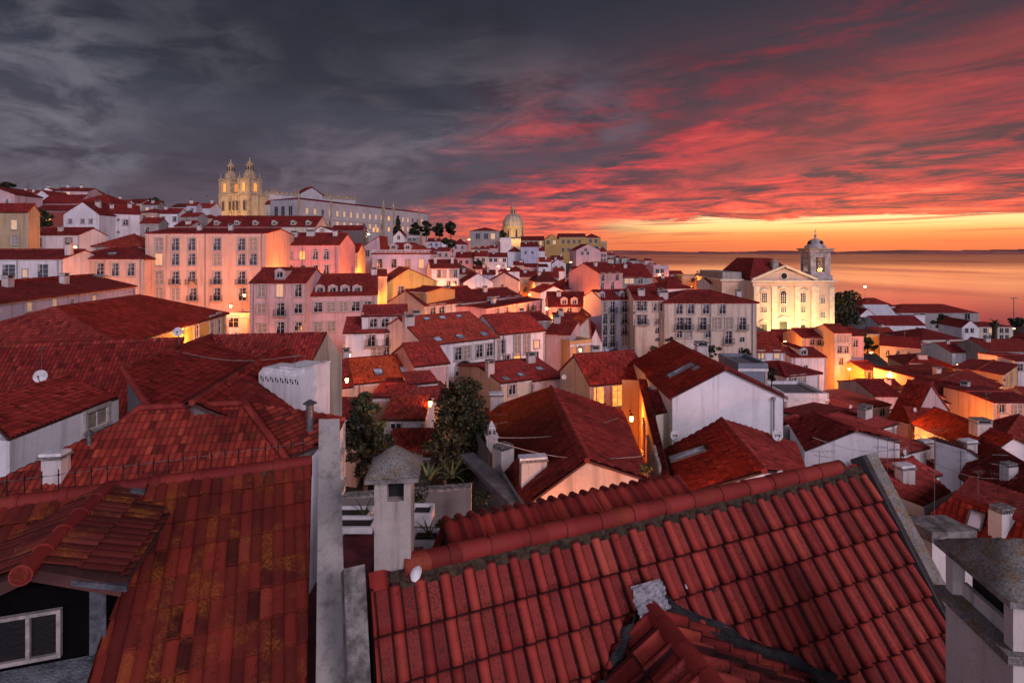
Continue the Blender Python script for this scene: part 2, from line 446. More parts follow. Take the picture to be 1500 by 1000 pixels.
def on_slope(root_roof, O, sl, px=None, py=None, pt=None):
    c, n, u, v = sl
    q = ray_plane(px, py, c, n) if pt is None else pt
    M = Matrix((( u.x, -v.x, n.x, (q - O).x), (u.y, -v.y, n.y, (q - O).y), (u.z, -v.z, n.z, (q - O).z), (0, 0, 0, 1)))
    if M.to_3x3().determinant() < 0:
        for r in range(3): M[r][0] = -M[r][0]
    return M, q

def H(label, x0, y0, Y0, x1, Y1, D, yb, roof='gable', ry=None, w='white', rows=(), clayk='red', rise=None, ax=.5, hip=None,
      ext=6.0, sky=(), chim=(), dormers=(), side=(), name='house', cat='house', nick=None, cornice=True, near=None, over=.3,
      sidew='L', fill=False, gw=None, base=None):
    """a house from its front eave line: two photo columns with their depths, eave row y0, lowest visible row yb"""
    P0 = at(x0, y0, Y0); P1 = at(x1, y0, Y1); P1.z = P0.z
    e = P1 - P0; W = e.length; e.normalize(); a = V((-e.y, e.x, 0)); up = V((0, 0, 1))
    zb = ZC - (yb - HZ) / F * Y0 - ext if base is None else base
    O = V((P0.x, P0.y, zb)); h = P0.z - zb
    if rise is None:
        if ry is None: rise = .16 * W
        elif roof in ('shed',): rise = at(x0, ry, Y0 + D).z - P0.z
        elif roof == 'gfront': rise = at(x0, ry, Y0).z - P0.z
        else: rise = at(x0, ry, (Y0 + Y1) / 2 + a.y * D / 2).z - P0.z
    rise = max(rise, .25)
    clayk = WR.choice({'red': ('red', 'red2', 'red3'), 'dark': ('dark', 'dark2', 'dark3')}.get(clayk, (clayk,)))
    ymin = min(Y0, Y1); far = ymin > 205
    if near is None: near = ymin < 66
    root = thing(name, label, cat, O)
    B = lambda u, v, z=0.0: P0 + e * u + a * v + up * z
    wm = wall(w); mb = MB(); dn = up * -h
    front = [B(0, 0), B(W, 0)]; back = [B(W, D), B(0, D)]; Lw = [B(0, D), B(0, 0)]; Rw = [B(W, 0), B(W, D)]
    if roof == 'gable': Lw.insert(1, B(0, D/2, rise)); Rw.insert(1, B(W, D/2, rise))
    if roof == 'gfront': front.insert(1, B(W*ax, 0, rise)); back.insert(1, B(W*ax, D, rise))
    if roof == 'shed': Lw = [B(0, D, rise), B(0, 0)]; Rw = [B(W, 0), B(W, D, rise)]; back = [B(W, D, rise), B(W, D), B(0, D), B(0, D, rise)]
    for j, pl in enumerate((front, back, Lw, Rw)):
        pts = [p - O for p in pl]; g0 = [V((p.x, p.y, 0)) for p in (pts[-1], pts[0])]
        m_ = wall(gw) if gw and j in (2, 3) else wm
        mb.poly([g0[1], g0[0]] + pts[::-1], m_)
    if cornice and roof not in ('gfront',):
        t = .09
        mb.obox(B(-t, -t, -.42) - O, e*(W + 2*t), a*t, up*.30, M_WHITE)
        if not far:
            mb.obox(B(0, -.05, -h + 5.2) - O, e*.28, a*.05, up*(h - 5.65), M_STONE); mb.obox(B(W-.28, -.05, -h + 5.2) - O, e*.28, a*.05, up*(h - 5.65), M_STONE)
    mb.build('wall', root)
    if ymin < 150 and W > 5 and roof != 'flat':
        r_ = .06 if ymin < 60 else .075
        for u_ in ((W - .75,) if len(label) % 2 else (.7,)) + ((W*.5,) if W > 13 else ()):
            pb = MB(); q = B(u_, -.16, -.15) - O; pb.tube(q, q - up*(h - .3), r_, M_PIPE, 6); pb.box(q - V((.1, .1, .1)), q + V((.1, .1, .12)), M_PIPE); pb.build('downpipe', root)
    ov = over; sl = []; rb = MB(); cm = clay(clayk, near and clayk in CLAY)
    k = rise / (D / 2); slopes = []
    if roof == 'gable':
        slopes = [([B(-.12, -ov, -ov*k), B(W+.12, -ov, -ov*k), B(W+.12, D/2, rise), B(-.12, D/2, rise)], e),
                  ([B(-.12, D+ov, -ov*k), B(W+.12, D+ov, -ov*k), B(W+.12, D/2, rise), B(-.12, D/2, rise)], e)]
        ridges = [(B(-.1, D/2, rise+.05), B(W+.1, D/2, rise+.05))]
    elif roof == 'gfront':
        kl, kr = rise / (W*ax), rise / (W*(1-ax)); r0, r1 = B(W*ax, -.15, rise), B(W*ax, D+.1, rise)
        slopes = [([B(-ov, -.15, -ov*kl), B(-ov, D+.1, -ov*kl), r1, r0], a), ([B(W+ov, -.15, -ov*kr), B(W+ov, D+.1, -ov*kr), r1, r0], a)]
        ridges = [(r0 + up*.05, r1 + up*.05)]
    elif roof in ('hip', 'pyr'):
        i = (W/2 - .01 if roof == 'pyr' else min(hip if hip else D/2, W/2 - .05)); k2 = rise / i
        c00, c10, c11, c01 = B(-ov, -ov, -ov*k), B(W+ov, -ov, -ov*k), B(W+ov, D+ov, -ov*k), B(-ov, D+ov, -ov*k)
        ra, rc = B(i, D/2, rise), B(W-i, D/2, rise)
        slopes = [([c00, c10, rc, ra], e), ([c11, c01, ra, rc], e), ([c01, c00, ra], a), ([c10, c11, rc], a)]
        ridges = [(ra, rc), (c00, ra), (c10, rc), (c01, ra)]
    elif roof == 'shed':
        ks = rise / D
        slopes = [([B(-.1, -ov, -ov*ks), B(W+.1, -ov, -ov*ks), B(W+.1, D+.05, rise+.05*ks), B(-.1, D+.05, rise+.05*ks)], e)]; ridges = []
    else:
        rb.obox(B(.0, 0, -.02) - O, e*W, a*D, up*.14, plain('roof_gravel', (.16, .14, .14), .9))
        for (o_, ex, ey) in ((B(-.06, -.06), e*(W+.12), a*.3), (B(-.06, D-.24), e*(W+.12), a*.3), (B(-.06, .24), e*.3, a*(D-.48)), (B(W-.24, .24), e*.3, a*(D-.48))):
            rb.obox(o_ - O - up*.03, ex, ey, up*(.5 if rise < .5 else rise), wm)
        ridges = []
    for pl, ud in slopes:
        vis = (sum(pl, V()) / len(pl) - V((0, 0, ZC)))
        if near and clayk in CLAY and pl is not slopes[1][0] if len(slopes) > 1 and roof != 'gfront' else near and clayk in CLAY:
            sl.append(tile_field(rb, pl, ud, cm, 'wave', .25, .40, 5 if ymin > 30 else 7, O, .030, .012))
        else: sl.append(sheet(rb, pl, ud, cm, O))
    ro = rb.build('roof', root)
    if ridges and ymin < 160 and clayk in CLAY:
        cb = MB()
        for p, q in ridges: ridge_caps(cb, p, q, O, .14 if near else .2, .45 if near else 1.2)
        cb.build('ridge', root)
    put_windows(root, O, P0, P1, rows, far)
    for sd in side:
        if sidew == 'L': put_windows(root, O, B(0, D), B(0, 0), [sd], far)
        else: put_windows(root, O, B(W, 0), B(W, D), [sd], far)
    for sk in sky:
        px, py = sk[0], sk[1]; sw, sh = (sk[2], sk[3]) if len(sk) > 3 else (.9, 1.2); si = sk[4] if len(sk) > 4 else 0
        M, q = on_slope(ro, O, sl[si], px, py); inst('skylight', skylight_mesh(sw, sh), ro, None, M=M)
    def zroof(u, v):
        if roof == 'gfront': return rise * (u / (W*ax) if u < W*ax else (W - u) / (W*(1-ax)))
        if roof == 'shed': return rise * v / D
        if roof == 'flat': return 0
        z = rise * (1 - abs(v - D/2) / (D/2))
        if roof in ('hip', 'pyr'): z = min(z, rise * min(u, W-u) / i)
        return max(z, 0)
    for ch in chim:
        fu, fv = ch[0], ch[1]; cw, cd, chh, ck = (list(ch[2:]) + [1.0, .6, 1.3, 0][len(ch)-2:])
        p = B(W*fu, D*fv, zroof(W*fu, D*fv) - .35)
        inst('chimney', chimney_mesh(cw, cd, chh, ck), ro, p - O, math.atan2(e.y, e.x))
    for dm in dormers:
        px, py, dw, dh = dm[:4]; q = ray_plane(px, py, B(0, 0), a)     # window centre guessed on the front plane, pushed back on the slope
        u = (q - P0).dot(e); v = dm[4] if len(dm) > 4 else .8; f = B(u, v, 0); f.z = q.z + (q.z - ZC) * v / P0.y * .9 - dh/2
        zf = f.z; b = MB(); hw = dw / 2
        run = max(.6, (dh + .3 + zf - P0.z) / k - v)
        o_ = f - O; x = e
        b.obox(o_ - x*hw - up*.3, x*dw, a*run, up*(dh + .3), wm)
        rp = [o_ - x*(hw+.15) - a*.15 + up*dh, o_ - a*.15 + up*(dh + dw*.28), o_ + x*(hw+.15) - a*.15 + up*dh]
        cl = cm
        b.add([rp[0], rp[1], rp[1] + a*(run+.4), rp[0] + a*run], [(0, 1, 2, 3)], cl); b.add([rp[1], rp[2], rp[2] + a*run, rp[1] + a*(run+.4)], [(0, 1, 2, 3)], cl)
        b.add([p + a*.14 - up*.02 for p in rp], [(0, 2, 1)], wm)
        do = b.build('dormer', root)
        me, pm = win_mesh('s', dw*.62, dh*.72)
        inst('window', me, do, o_ - a*.004 + up*dh*.12, math.atan2(e.y, e.x))
        inst('pane', pm, do, o_ - a*.004 + up*dh*.12, math.atan2(e.y, e.x))
    for uu, vv in ((0, 0), (W, 0), (W, D), (0, D), (W/2, D/2)):
        p = B(uu, vv); GROUND.append((p.x, p.y, zb + ext - 5.0))
    FOOT.append([(B(u_, v_).x, B(u_, v_).y) for u_, v_ in ((0, 0), (W, 0), (W, D), (0, D))])
    xs = [proj(B(u_, v_))[0] for u_, v_ in ((0, 0), (W, 0), (W, D), (0, D))]; ys = [proj(B(W/2, D/2, rise))[1], y0]
    if not fill: VIS.append((min(xs), max(xs), min(ys), yb, ymin))
    if nick: NICKS.append((nick, sum(xs)/4, (y0 + yb) / 2, ymin)); TOPS.append((nick, B(W*.62, D*.42, zroof(W*.62, D*.42)), ymin))
    return dict(root=root, B=B, O=O, W=W, h=h, e=e, a=a, sl=sl, roof=ro, rise=rise)

def free(label, slopes, walls, w='white', clayk='red', name='house', cat='house', base=None, kind='wave', rows=(), p=.25, row=.40, ns=6,
         caps=(), ground=True, mat=None, nick=None, jit=.012):
    """a house given by roof planes: corner = (px, py, z) fixes the plane, (px, py) lies on it; walls drop from top polylines"""
    p, row = .25, .40; pls = []
    for pl in slopes:
        fx = [atz(*q) for q in pl if len(q) == 3][:3]; n = (fx[1] - fx[0]).cross(fx[2] - fx[0]).normalized()
        pls.append([ray_plane(q[0], q[1], fx[0], n) for q in pl])
    allp = [p_ for pl in pls for p_ in pl] + [atz(*q) for wl in walls for q in wl[0]]
    zb = base if base is not None else min(p_.z for p_ in allp) - 7
    O = V((sum(p_.x for p_ in allp)/len(allp), sum(p_.y for p_ in allp)/len(allp), zb))
    root = thing(name, label, cat, O); sl = []; ro = None
    if pls:
        rb = MB(); cm = mat or clay(clayk, clayk in CLAY)
        for pl in pls:
            if clayk in CLAY: sl.append(tile_field(rb, pl, pl[1] - pl[0], cm, kind, p, row, ns, O, .028, jit))
            else: sl.append(sheet(rb, pl, pl[1] - pl[0], cm, O))
        ro = rb.build('roof', root)
    skirt = MB(); cen = sum(allp, V())/len(allp)
    for pi, pl in enumerate(pls):
        for k in range(len(pl)):
            a_, b_ = pl[k], pl[(k+1) % len(pl)]
            if any(pj != pi and min((a_ - q_).length for q_ in ot) < .05 and min((b_ - q_).length for q_ in ot) < .05 for pj, ot in enumerate(pls)): continue
            ins = lambda q_: q_ + (V((cen.x, cen.y, q_.z)) - q_).normalized()*.22 - V((0, 0, .16)) - O
            a2_, b2_ = ins(a_), ins(b_); skirt.poly([V((a2_.x, a2_.y, 0)), V((b2_.x, b2_.y, 0)), b2_, a2_], wall(w))
    if skirt.v: skirt.build('side_wall', root)
    if walls:
        mb = MB()
        for wl in walls:
            pts = [atz(*q) - O for q in wl[0]]; wm = wall(wl[1] if len(wl) > 1 else w)
            mb.poly([V((pts[0].x, pts[0].y, 0)), V((pts[-1].x, pts[-1].y, 0))] + pts[::-1], wm)
        mb.build('wall', root)
    for wi, rw in rows:
        pts = [atz(*q) for q in walls[wi][0]]; put_windows(root, O, pts[0], pts[-1], [rw], False)
    if caps:
        cb = MB()
        for q0, q1, r in caps: ridge_caps(cb, atz(*q0), atz(*q1), O, r)
        cb.build('ridge', root)
    if ground:
        for p_ in allp: GROUND.append((p_.x, p_.y, zb + 1.5))
    if allp:
        xs = [proj(p_) for p_ in allp]; FOOT.append([(p_.x, p_.y) for p_ in allp[:4]])
        VIS.append((min(x for x, _ in xs), max(x for x, _ in xs), min(y for _, y in xs), max(y for _, y in xs), min(p_.y for p_ in allp)))
        if nick: NICKS.append((nick, sum(x for x, _ in xs)/len(xs), sum(y for _, y in xs)/len(xs), O.y))
    FREES[label] = dict(root=root, O=O, sl=sl, roof=ro); return FREES[label]
# ================================================================== hand-placed houses
# ---- far left hill
H("tan plastered house with two white-framed windows at the photo's left edge", -40,309,118, 41,118, 3, 370, 'gable', 299, 'tan', [(329,[-12,21],1.3,2.1,'s'),(352,[-12,22],1.3,2.1,'s')], 'dark', nick="tan house at the left edge")
H("pink gable end peeking over the tan house at the photo's left edge", -34,284,165, 21,165, 10, 306, 'gfront', 272, 'rose', [(295,[10],1.0,1.4,'n')], 'dark', ax=.4)
H("tall white gable house on the left hill with scattered small windows", 93,313,150, 145,150, 12, 372, 'gfront', 295, 'white2', [(324,[103,121,133],.9,1.2,'s'),(341,[121,133],.9,1.2,'s'),(358,[121,132],.8,1.0,'n')], 'dark', ax=.54, nick="tall white gable house on the left hill", chim=[(.7,.3,1.2,.8,1.6)])
H("plain white block adjoining the tall white gable house on the left hill", 146,311,154, 206,160, 9, 374, 'gable', 301, 'white2', [(322,[173],.8,.8,'n'),(326,[184],1.3,1.6,'s'),(340,[173],.8,.8,'n')], 'dark', chim=[(.3,.3),(.75,.4)])
H("low white house under a dark red roof beside the tan house", 46,343,130, 116,130, 9, 371, 'gable', 334, 'white', [(355,[58,98,103],1.0,2.1,'s')], 'dark', chim=[(.45,.25)], nick="low white house beside the tan house")
H("dark red walled house with one lit window on the left hill", 46,308,156, 100,156, 8, 336, 'gable', 301, 'red', [(320,[71],1.4,1.8,'l')], 'dark', nick="dark red house on the left hill")
H("rosy terrace with two windows above the dark red walled house", 58,297,176, 112,176, 9, 310, 'gable', 285, 'rose', [(304,[89,100],1.3,1.6,'s')], 'dark')
H("broad dark hipped roof house on the crest of the left hill", 103,297,172, 165,172, 12, 304, 'pyr', 284, 'rose', (), 'red', nick="broad hipped roof on the left crest")
H("pale gable house on the left crest beneath tall aerials", 47,289,190, 76,190, 10, 300, 'gfront', 278, 'white2', (), 'dark')
H("flat pale block with a stepped roof on the left crest", 78,279,206, 128,208, 10, 292, 'gable', 275, 'rose', [(283,[90,100],1.2,1.2,'s')], 'dark', chim=[(.6,.5),(.2,.5)])
H("hipped pavilion with a steep red roof behind the long peach wall", 137,360,113, 208,113, 10, 380, 'pyr', 343, 'cream', [(367,[148],1.8,1.6,'u'),(367,[168],1.0,1.4,'s')], 'red', nick="hipped pavilion")
H("single-storey peach building with five tall windows on the left", 95,378,104, 212,104, 11, 437, 'hip', 362, 'peach', [(395,[101],1.3,2.3,'u'),(395,[123],.8,1.8,'n'),(395,[147,169,192],1.4,2.4,'s')], 'dark', nick="single-storey peach building", chim=[(.02,.1,1,.8,1.8)], sky=[(165,372,1.6,.9)])
H("shabby white house with a wide dark opening below the tan house", -40,378,98, 92,98, 10, 424, 'gable', 366, 'white2', [(397,[13],2.4,2.4,'n'),(400,[37],.9,1.4,'s'),(399,[63],2.0,3.0,'n')], 'dark', chim=[(.97,.2,1.0,.8,2.2)], nick="shabby white house")
H("long low house with a skylit red roof and small amber windows on the left", -14,443,53, 198,80, 11, 462, 'gable', None, 'lavender', [(449,[42,79],.8,1.0,'m'),(443,[105],.8,1.0,'n'),(438,[137],.8,1.0,'m')], 'dark', rise=1.5, near=False, sky=[(147,405,2.2,1.1)], chim=[(.3,.35),(.62,.3)])
H("big house with a broad dark hipped roof and amber-lit side wall", 175,503,41.5, 330,62, 14, 545, 'hip', None, 'yellow', [(484,[287],1.0,1.5,'s'),(479,[310],1.0,2.3,'s'),(474,[320],1.0,2.3,'s')], 'dark', rise=2.4, hip=4, near=True, nick="big dark hipped roof", base=50)
H("small grey tent-roofed kiosk with a finial among the dark roofs", 103,500,44, 167,44, 3.5, 512, 'pyr', 487, 'white', (), 'zinc', name='kiosk', cat='kiosk', near=False, over=.1)
# ---- peach palace and its neighbours
H("large peach palace of four window rows with a long iron balcony", 213,341,107, 389,107, 14, 470, 'gable', 335, 'peach',
  [(358,[233,257,281,318,354,371],1.5,2.4,'ussssu'),(380,[233,257,281,318,354,371],1.5,2.3,'sssuss'),(407,[233,257,281,318,354],1.5,2.5,'ubbbb'),(431,[233,257,283,318,355],1.5,2.5,'uubbs')], 'dark', nick="large peach palace", chim=[(.35,.3,.8,.6),(.62,.3,.8,.6)])
H("pink house with arched upper windows next to the peach palace", 390,358,119, 497,119, 12, 420, 'gable', 342, 'pink',
  [(374,[407,425,443,462,478],1.2,1.8,'uulaa'),(395,[425,443,462,478],1.2,2.0,'s')], 'dark', nick="pink arched-window house", chim=[(.28,.35,1.4,.8),(.5,.4,1.8,.8),(.85,.4,1,.7)])
H("very long dark-roofed range with dormers below the twin-towered church", 302,331,176, 462,178, 16, 345, 'gable', 316, 'cream', (), 'dark', dormers=[(315,327,1.6,1.3),(345,327,1.6,1.3),(372,327,1.6,1.3),(400,327,1.6,1.3),(428,327,1.6,1.3),(450,327,1.6,1.3)], nick="very long dormered range")
H("white sloping gable end at the right end of the dormered range", 459,338,168, 489,168, 8, 358, 'gfront', 331, 'white', [(338,[472],1.0,1.2,'s')], 'dark', ax=.35)
H("three-storey pink-white house with a long attic balcony and dormer", 366,413,94, 448,94, 10, 500, 'gable', 393, 'rose',
  [(425,[383,410,437],1.2,2.3,'s'),(452,[383,437],1.4,1.6,'us'),(453,[411],1.4,2.2,'b'),(481,[384],1.5,1.6,'u'),(480,[411],1.4,2.0,'s'),(478,[437],1.3,1.5,'s')], 'dark', dormers=[(407,402,1.8,1.4)], nick="pink-white house with attic balcony")
H("pink-white terraced house with four dormers in a mansard roof", 449,432,96, 553,99, 11, 500, 'gable', 402, 'rose',
  [(450,[466,485,503,521,538],1.5,1.7,'suuss'),(479,[466,485],1.4,1.8,'u'),(479,[520],1.2,1.7,'n')], 'dark', dormers=[(468,425,1.7,1.4),(487,425,1.7,1.4),(505,425,1.7,1.4),(523,425,1.7,1.4)], chim=[(.95,.5)], nick="pink-white dormered house")
H("white house with a big three-window roof storey and red balcony boxes", 503,487,80, 612,82, 10, 535, 'gable', 464, 'white',
  [(497,[544,570,591],1.1,2.0,'bbb'),(494,[606],1.2,1.4,'n'),(515,[566,586],1.0,1.8,'n'),(515,[552],1.4,1.5,'u')], 'red', near=True, nick="white house with roof storey", chim=[(.98,.4,1.2,.9)])
H("white roof storey with three windows and its own red roof", 530,462,81.2, 595,82.2, 5.5, 484, 'gable', 447, 'white', [(471,[547,564,581],1.1,1.7,'s')], 'red', near=True, ext=2.5)
H("narrow white wall with a laundry yard beside the pink-white houses", 333,462,101, 365,101, 6, 505, 'flat', None, 'white2', [(470,[342],2.0,2.4,'n')], rise=.4)
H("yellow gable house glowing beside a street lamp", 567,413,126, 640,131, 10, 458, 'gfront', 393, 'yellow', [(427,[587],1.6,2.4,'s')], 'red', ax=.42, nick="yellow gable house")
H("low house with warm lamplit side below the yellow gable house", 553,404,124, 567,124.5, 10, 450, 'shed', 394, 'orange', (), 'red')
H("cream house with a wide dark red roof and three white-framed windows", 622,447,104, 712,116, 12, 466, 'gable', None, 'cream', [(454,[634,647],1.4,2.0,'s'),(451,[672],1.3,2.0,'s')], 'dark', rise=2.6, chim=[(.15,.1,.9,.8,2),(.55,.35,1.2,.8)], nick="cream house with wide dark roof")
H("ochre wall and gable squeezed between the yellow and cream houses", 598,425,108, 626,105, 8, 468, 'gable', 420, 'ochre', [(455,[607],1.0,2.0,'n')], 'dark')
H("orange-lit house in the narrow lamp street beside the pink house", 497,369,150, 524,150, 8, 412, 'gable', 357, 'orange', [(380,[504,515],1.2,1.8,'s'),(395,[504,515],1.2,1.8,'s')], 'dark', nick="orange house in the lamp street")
r8 = H("lavender-white house with a roof balustrade and four tall windows", 545,371,160, 632,160, 12, 402, 'hip', 355, 'lavender', [(386,[556,577,597,617],1.5,2.6,'s')], 'red', dormers=[(575,362,2,1.4),(596,362,2,1.4)], nick="balustraded lavender house")
b = MB()
for i in range(44): b.box((0, 0, 0), (.16, .16, .75), M_WHITE, Matrix.Translation(r8['B'](i*.39, -.25, .1) - r8['O']))
b.obox(r8['B'](-.2, -.3, .85) - r8['O'], r8['e']*17.6, r8['a']*.26, V((0, 0, .14)), M_WHITE); b.build('balustrade', r8['root'])
H("white house with four shuttered windows above a bright lamp", 631,392,150, 673,152, 10, 428, 'gable', 381, 'white', [(401,[643,651,661,667],1.0,2.2,'s'),(416,[657,666],1.2,1.8,'n')], 'dark', chim=[(.2,.3,.8,.7,2),(.8,.3,.8,.7,2)], nick="white house above the bright lamp")
H("narrow white gablet standing below the long monastery", 576,346,232, 593,232, 8, 356, 'gfront', 337, 'white2', [(348,[584],1,1.6,'s')], 'dark')
H("grey flat-roofed block near the dark cypress", 594,346,236, 614,236, 8, 358, 'flat', None, 'grey', [(351,[600,607],1.2,1.2,'s')], rise=.4)
H("dark covered terrace below the middle of the long monastery", 484,337,215, 530,215, 9, 352, 'gable', 330, 'dark', (), 'dark')
H("house with a steep dark gable just above the balustraded house", 526,364,168, 558,168, 10, 378, 'gfront', 345, 'rose', [(371,[538],1.3,2,'s')], 'dark', ax=.95)
# ---- centre front rows
H("white house with five skylights in a broad red roof", 622,505,72, 730,79, 16, 562, 'gable', None, 'white',
  [(518,[671,684],1.1,1.8,'s'),(514,[702,717],1.1,1.8,'s'),(543,[679],2.6,1.2,'a')], 'red', rise=2.8, near=True,
  sky=[(625,468,1,.9),(648,466,1,.9),(672,464,1,.9),(641,498,1.1,1.2),(674,494,1.1,1.2),(709,490,1.1,1.2)], chim=[(.03,.35,1.4,1.0,1.5)], nick="five-skylight house")
H("white house with boarded pink windows and one glowing pane", 731,489,80, 798,84.2, 10, 536, 'gable', None, 'white', [(505,[757.5,771.5],1.0,3.0,'u'),(508,[734],1.3,2.0,'s'),(504,[786],.9,1.1,'m'),(523,[757],1.1,1.2,'l'),(527,[742],1.0,1.4,'s'),(520,[786],.8,1.2,'n')], 'red', rise=2.2, near=True, nick="house with one glowing pane")
H("pinkish white blank-walled house next to the boarded-window house", 799,487,86, 835,84.5, 9, 524, 'gable', 470, 'rose', (), 'red', near=False, chim=[(.2,.4)])
H("cream gable wall above a glowing orange yard", 836,489,90, 866,90, 10, 506, 'gfront', 462, 'cream', (), 'red', ax=.92, nick="cream gable above the orange yard")
H("low flat shed glowing orange under the cream gable wall", 835,504,83, 866,85, 5, 530, 'flat', None, 'orange', [(515,[850],1.2,1.6,'u')], rise=.3)
H("white gablet with a dark triangular opening", 864,499,100, 882,100, 6, 520, 'gfront', 478, 'white', (), 'red', over=.05)
H("small cream house with a patched red roof behind the dark trees", 734,560,60, 778,62, 11, 582, 'gable', 533, 'cream', [(570,[750],.9,1.2,'s')], 'red', near=True, sky=[(741,556,.8,1.0),(763,550,.8,1.0)], chim=[(.02,.25,.8,.8,1.6)])
H("low white house with a wide red roof behind the long chimney roof", 780,557,62, 826,64, 12, 580, 'gable', 527, 'white', (), 'red', near=True, sky=[(790,541,.9,1.0)], chim=[(.6,.4)])
H("house with a glowing orange-red roof and two skylights", 516,561,56, 606,58.7, 9, 588, 'gable', None, 'peach', (), 'orange', rise=1.6, near=True, sky=[(554,546,1.0,1.2),(593,543,1.0,1.2)], nick="orange-roofed house", chim=[(.02,.6,.7,.7,1.4)])
H("small dark lean-to at the left end of the orange-roofed house", 497,566,55, 516,55.5, 8, 588, 'gable', 528, 'peach', (), 'dark', near=True)
H("pale cottage with a short red roof beside the orange-roofed house", 607,535,57, 657,58.8, 8, 575, 'gable', None, 'rose', (), 'red', rise=1.6, near=True, nick="pale cottage")
H("low pink lean-to attached to the pale cottage", 600,562,53, 640,54, 3.5, 590, 'shed', 545, 'rose', (), 'red', near=True)
H("low red-roofed outhouse behind the two dark trees", 545,580,50, 601,50, 7, 590, 'gable', 567, 'peach', (), 'red', near=True)
H("red-roofed outhouse with a lamplit wall behind the taller dark tree", 600,588,49, 660,50, 7, 600, 'gable', 571, 'orange', (), 'red', near=True)
H("white cottage with a tiny window between the two dark trees", 562,612,44, 621,44, 7, 632, 'gable', 580, 'white', [(621,[580],.9,.8,'s')], 'rust', near=True, nick="white cottage between the trees")
H("low lean-to tile roof in front of the white cottage", 564,664,40.6, 630,40.6, 3.2, 684, 'shed', 628, 'grey', (), 'rust', near=True)
H("red-roofed shed half hidden left of the dark trees", 486,610,45, 522,45, 6, 634, 'gable', 584, 'peach', (), 'red', near=True)
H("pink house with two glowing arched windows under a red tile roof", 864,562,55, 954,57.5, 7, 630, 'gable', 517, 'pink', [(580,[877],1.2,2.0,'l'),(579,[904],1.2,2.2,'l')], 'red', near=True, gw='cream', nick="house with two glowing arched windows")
for px in (877, 904): pass
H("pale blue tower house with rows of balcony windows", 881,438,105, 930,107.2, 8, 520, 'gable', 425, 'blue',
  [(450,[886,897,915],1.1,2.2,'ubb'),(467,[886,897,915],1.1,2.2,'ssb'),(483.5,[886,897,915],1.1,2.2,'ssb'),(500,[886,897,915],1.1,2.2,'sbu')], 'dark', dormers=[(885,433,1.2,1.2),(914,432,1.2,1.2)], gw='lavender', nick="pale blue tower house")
H("long weathered cream building with rows of barred balcony windows", 973,442.5,100, 1108,100, 13, 545, 'hip', 425, 'cream',
  [(452,[995,1012,1034,1058],1.2,1.9,'s'),(474,[995.5,1007.5,1029.6,1051,1067.5,1087.5],1.3,2.2,'bbbuub'),(489,[995,1009,1037],1.0,1.4,'s'),(494,[1067],1.3,2.3,'b'),(497,[1087],1.0,1.0,'n'),(513,[1085],1.0,1.2,'n')], 'dark', chim=[(.03,.2,1.6,1.2,1.8),(.9,.3,.9,.7,1.6)], nick="long weathered cream building")
H("older cream wing with stained walls left of the long cream building", 930,438,101, 972,101, 12, 545, 'gable', 419, 'cream',
  [(448,[933,943],1.1,1.8,'s'),(450,[961,967],1.0,1.4,'s'),(468,[933,943],1.1,1.8,'sb'),(471,[962.5],.8,1.2,'s'),(484,[962.5],.8,1.2,'n'),(497,[962.5],.8,.8,'n')], 'dark', chim=[(.3,.15,1.2,.9),(.98,.15,1,.9)], nick="stained cream wing")
# ---- near right block
b21 = H("white blank gable end with a red roof and long skylight", 985,580,40, 1147,40, 6.8, 700, 'gfront', 540, 'white', (), 'red', ax=.475, near=True, sky=[(998,544,.75,2.3),(1020,541,.5,.6)], nick="white blank gable")
H("taller dark red roof rising behind the white blank gable", 969,566,47.6, 1112,47.6, 11, 600, 'gfront', 530, 'cream', (), 'dark', ax=.5, near=True, over=.15, chim=[(.52,.25,1.0,.8,1.4)])
free("small dark lean-to roof on the side of the white blank gable", [[(949,574,58.6),(972,568,59.0),(991,601,58.0),(961,607)]], [[[(961,608,57.9),(990,602,57.95)], 'cream']], 'cream', 'dark')
free("alley row with a sheer orange-lit wall of narrow windows", [[(936,556,58.3),(947,556,58.55),(990,736,57.5),(981,738)]], [[[(935,557,58.2),(979,739,57.2)], 'orange'], [[(911,556,58.25),(935,557,58.2)], 'orange'], [[(979,739,57.2),(989,738,57.3)], 'cream']], 'orange', 'dark', base=42,
     rows=[(0,(640,[944,951,957],1.0,2.4,'u')),(0,(690,[962,967],1.0,2.4,'u'))])
g24 = free("red hip-ridged house with a dark-framed skylight", [[(1057,614,59),(1120,690,59),(985,730,57.3),(970,662)],[(1057,614,59),(1120,690,59),(1182,694,57.5),(1166,650)]], [[[(985,731,57.2),(1120,691,58.9),(1182,695,57.4)]], [[(970,662,57.3),(985,731,57.2)], 'orange']], 'white', 'red',
     caps=[((1057,614,59.08),(1120,690,59.08),.16)], nick="hip-ridged house with skylight", p=.23)
M, q = on_slope(g24['roof'], g24['O'], g24['sl'][0], 1008, 668); inst('skylight', skylight_mesh(.8, 2.2), g24['roof'], None, M=M)
free("white gable house bristling with aerials behind the foreground roof", [[(1191,604,58),(1255,630,58),(1179,660,56.2),(1153,618)],[(1191,604,58),(1255,630,58),(1319,648,57.4),(1262,622)]], [[[(1179,661,56.1),(1255,631,57.9),(1318,649,57.35)]], [[(1153,619,56.15),(1179,661,56.1)]]], 'white', 'red',
     caps=[((1191,604,58.06),(1255,630,58.06),.14)], nick="white gable house with aerials")
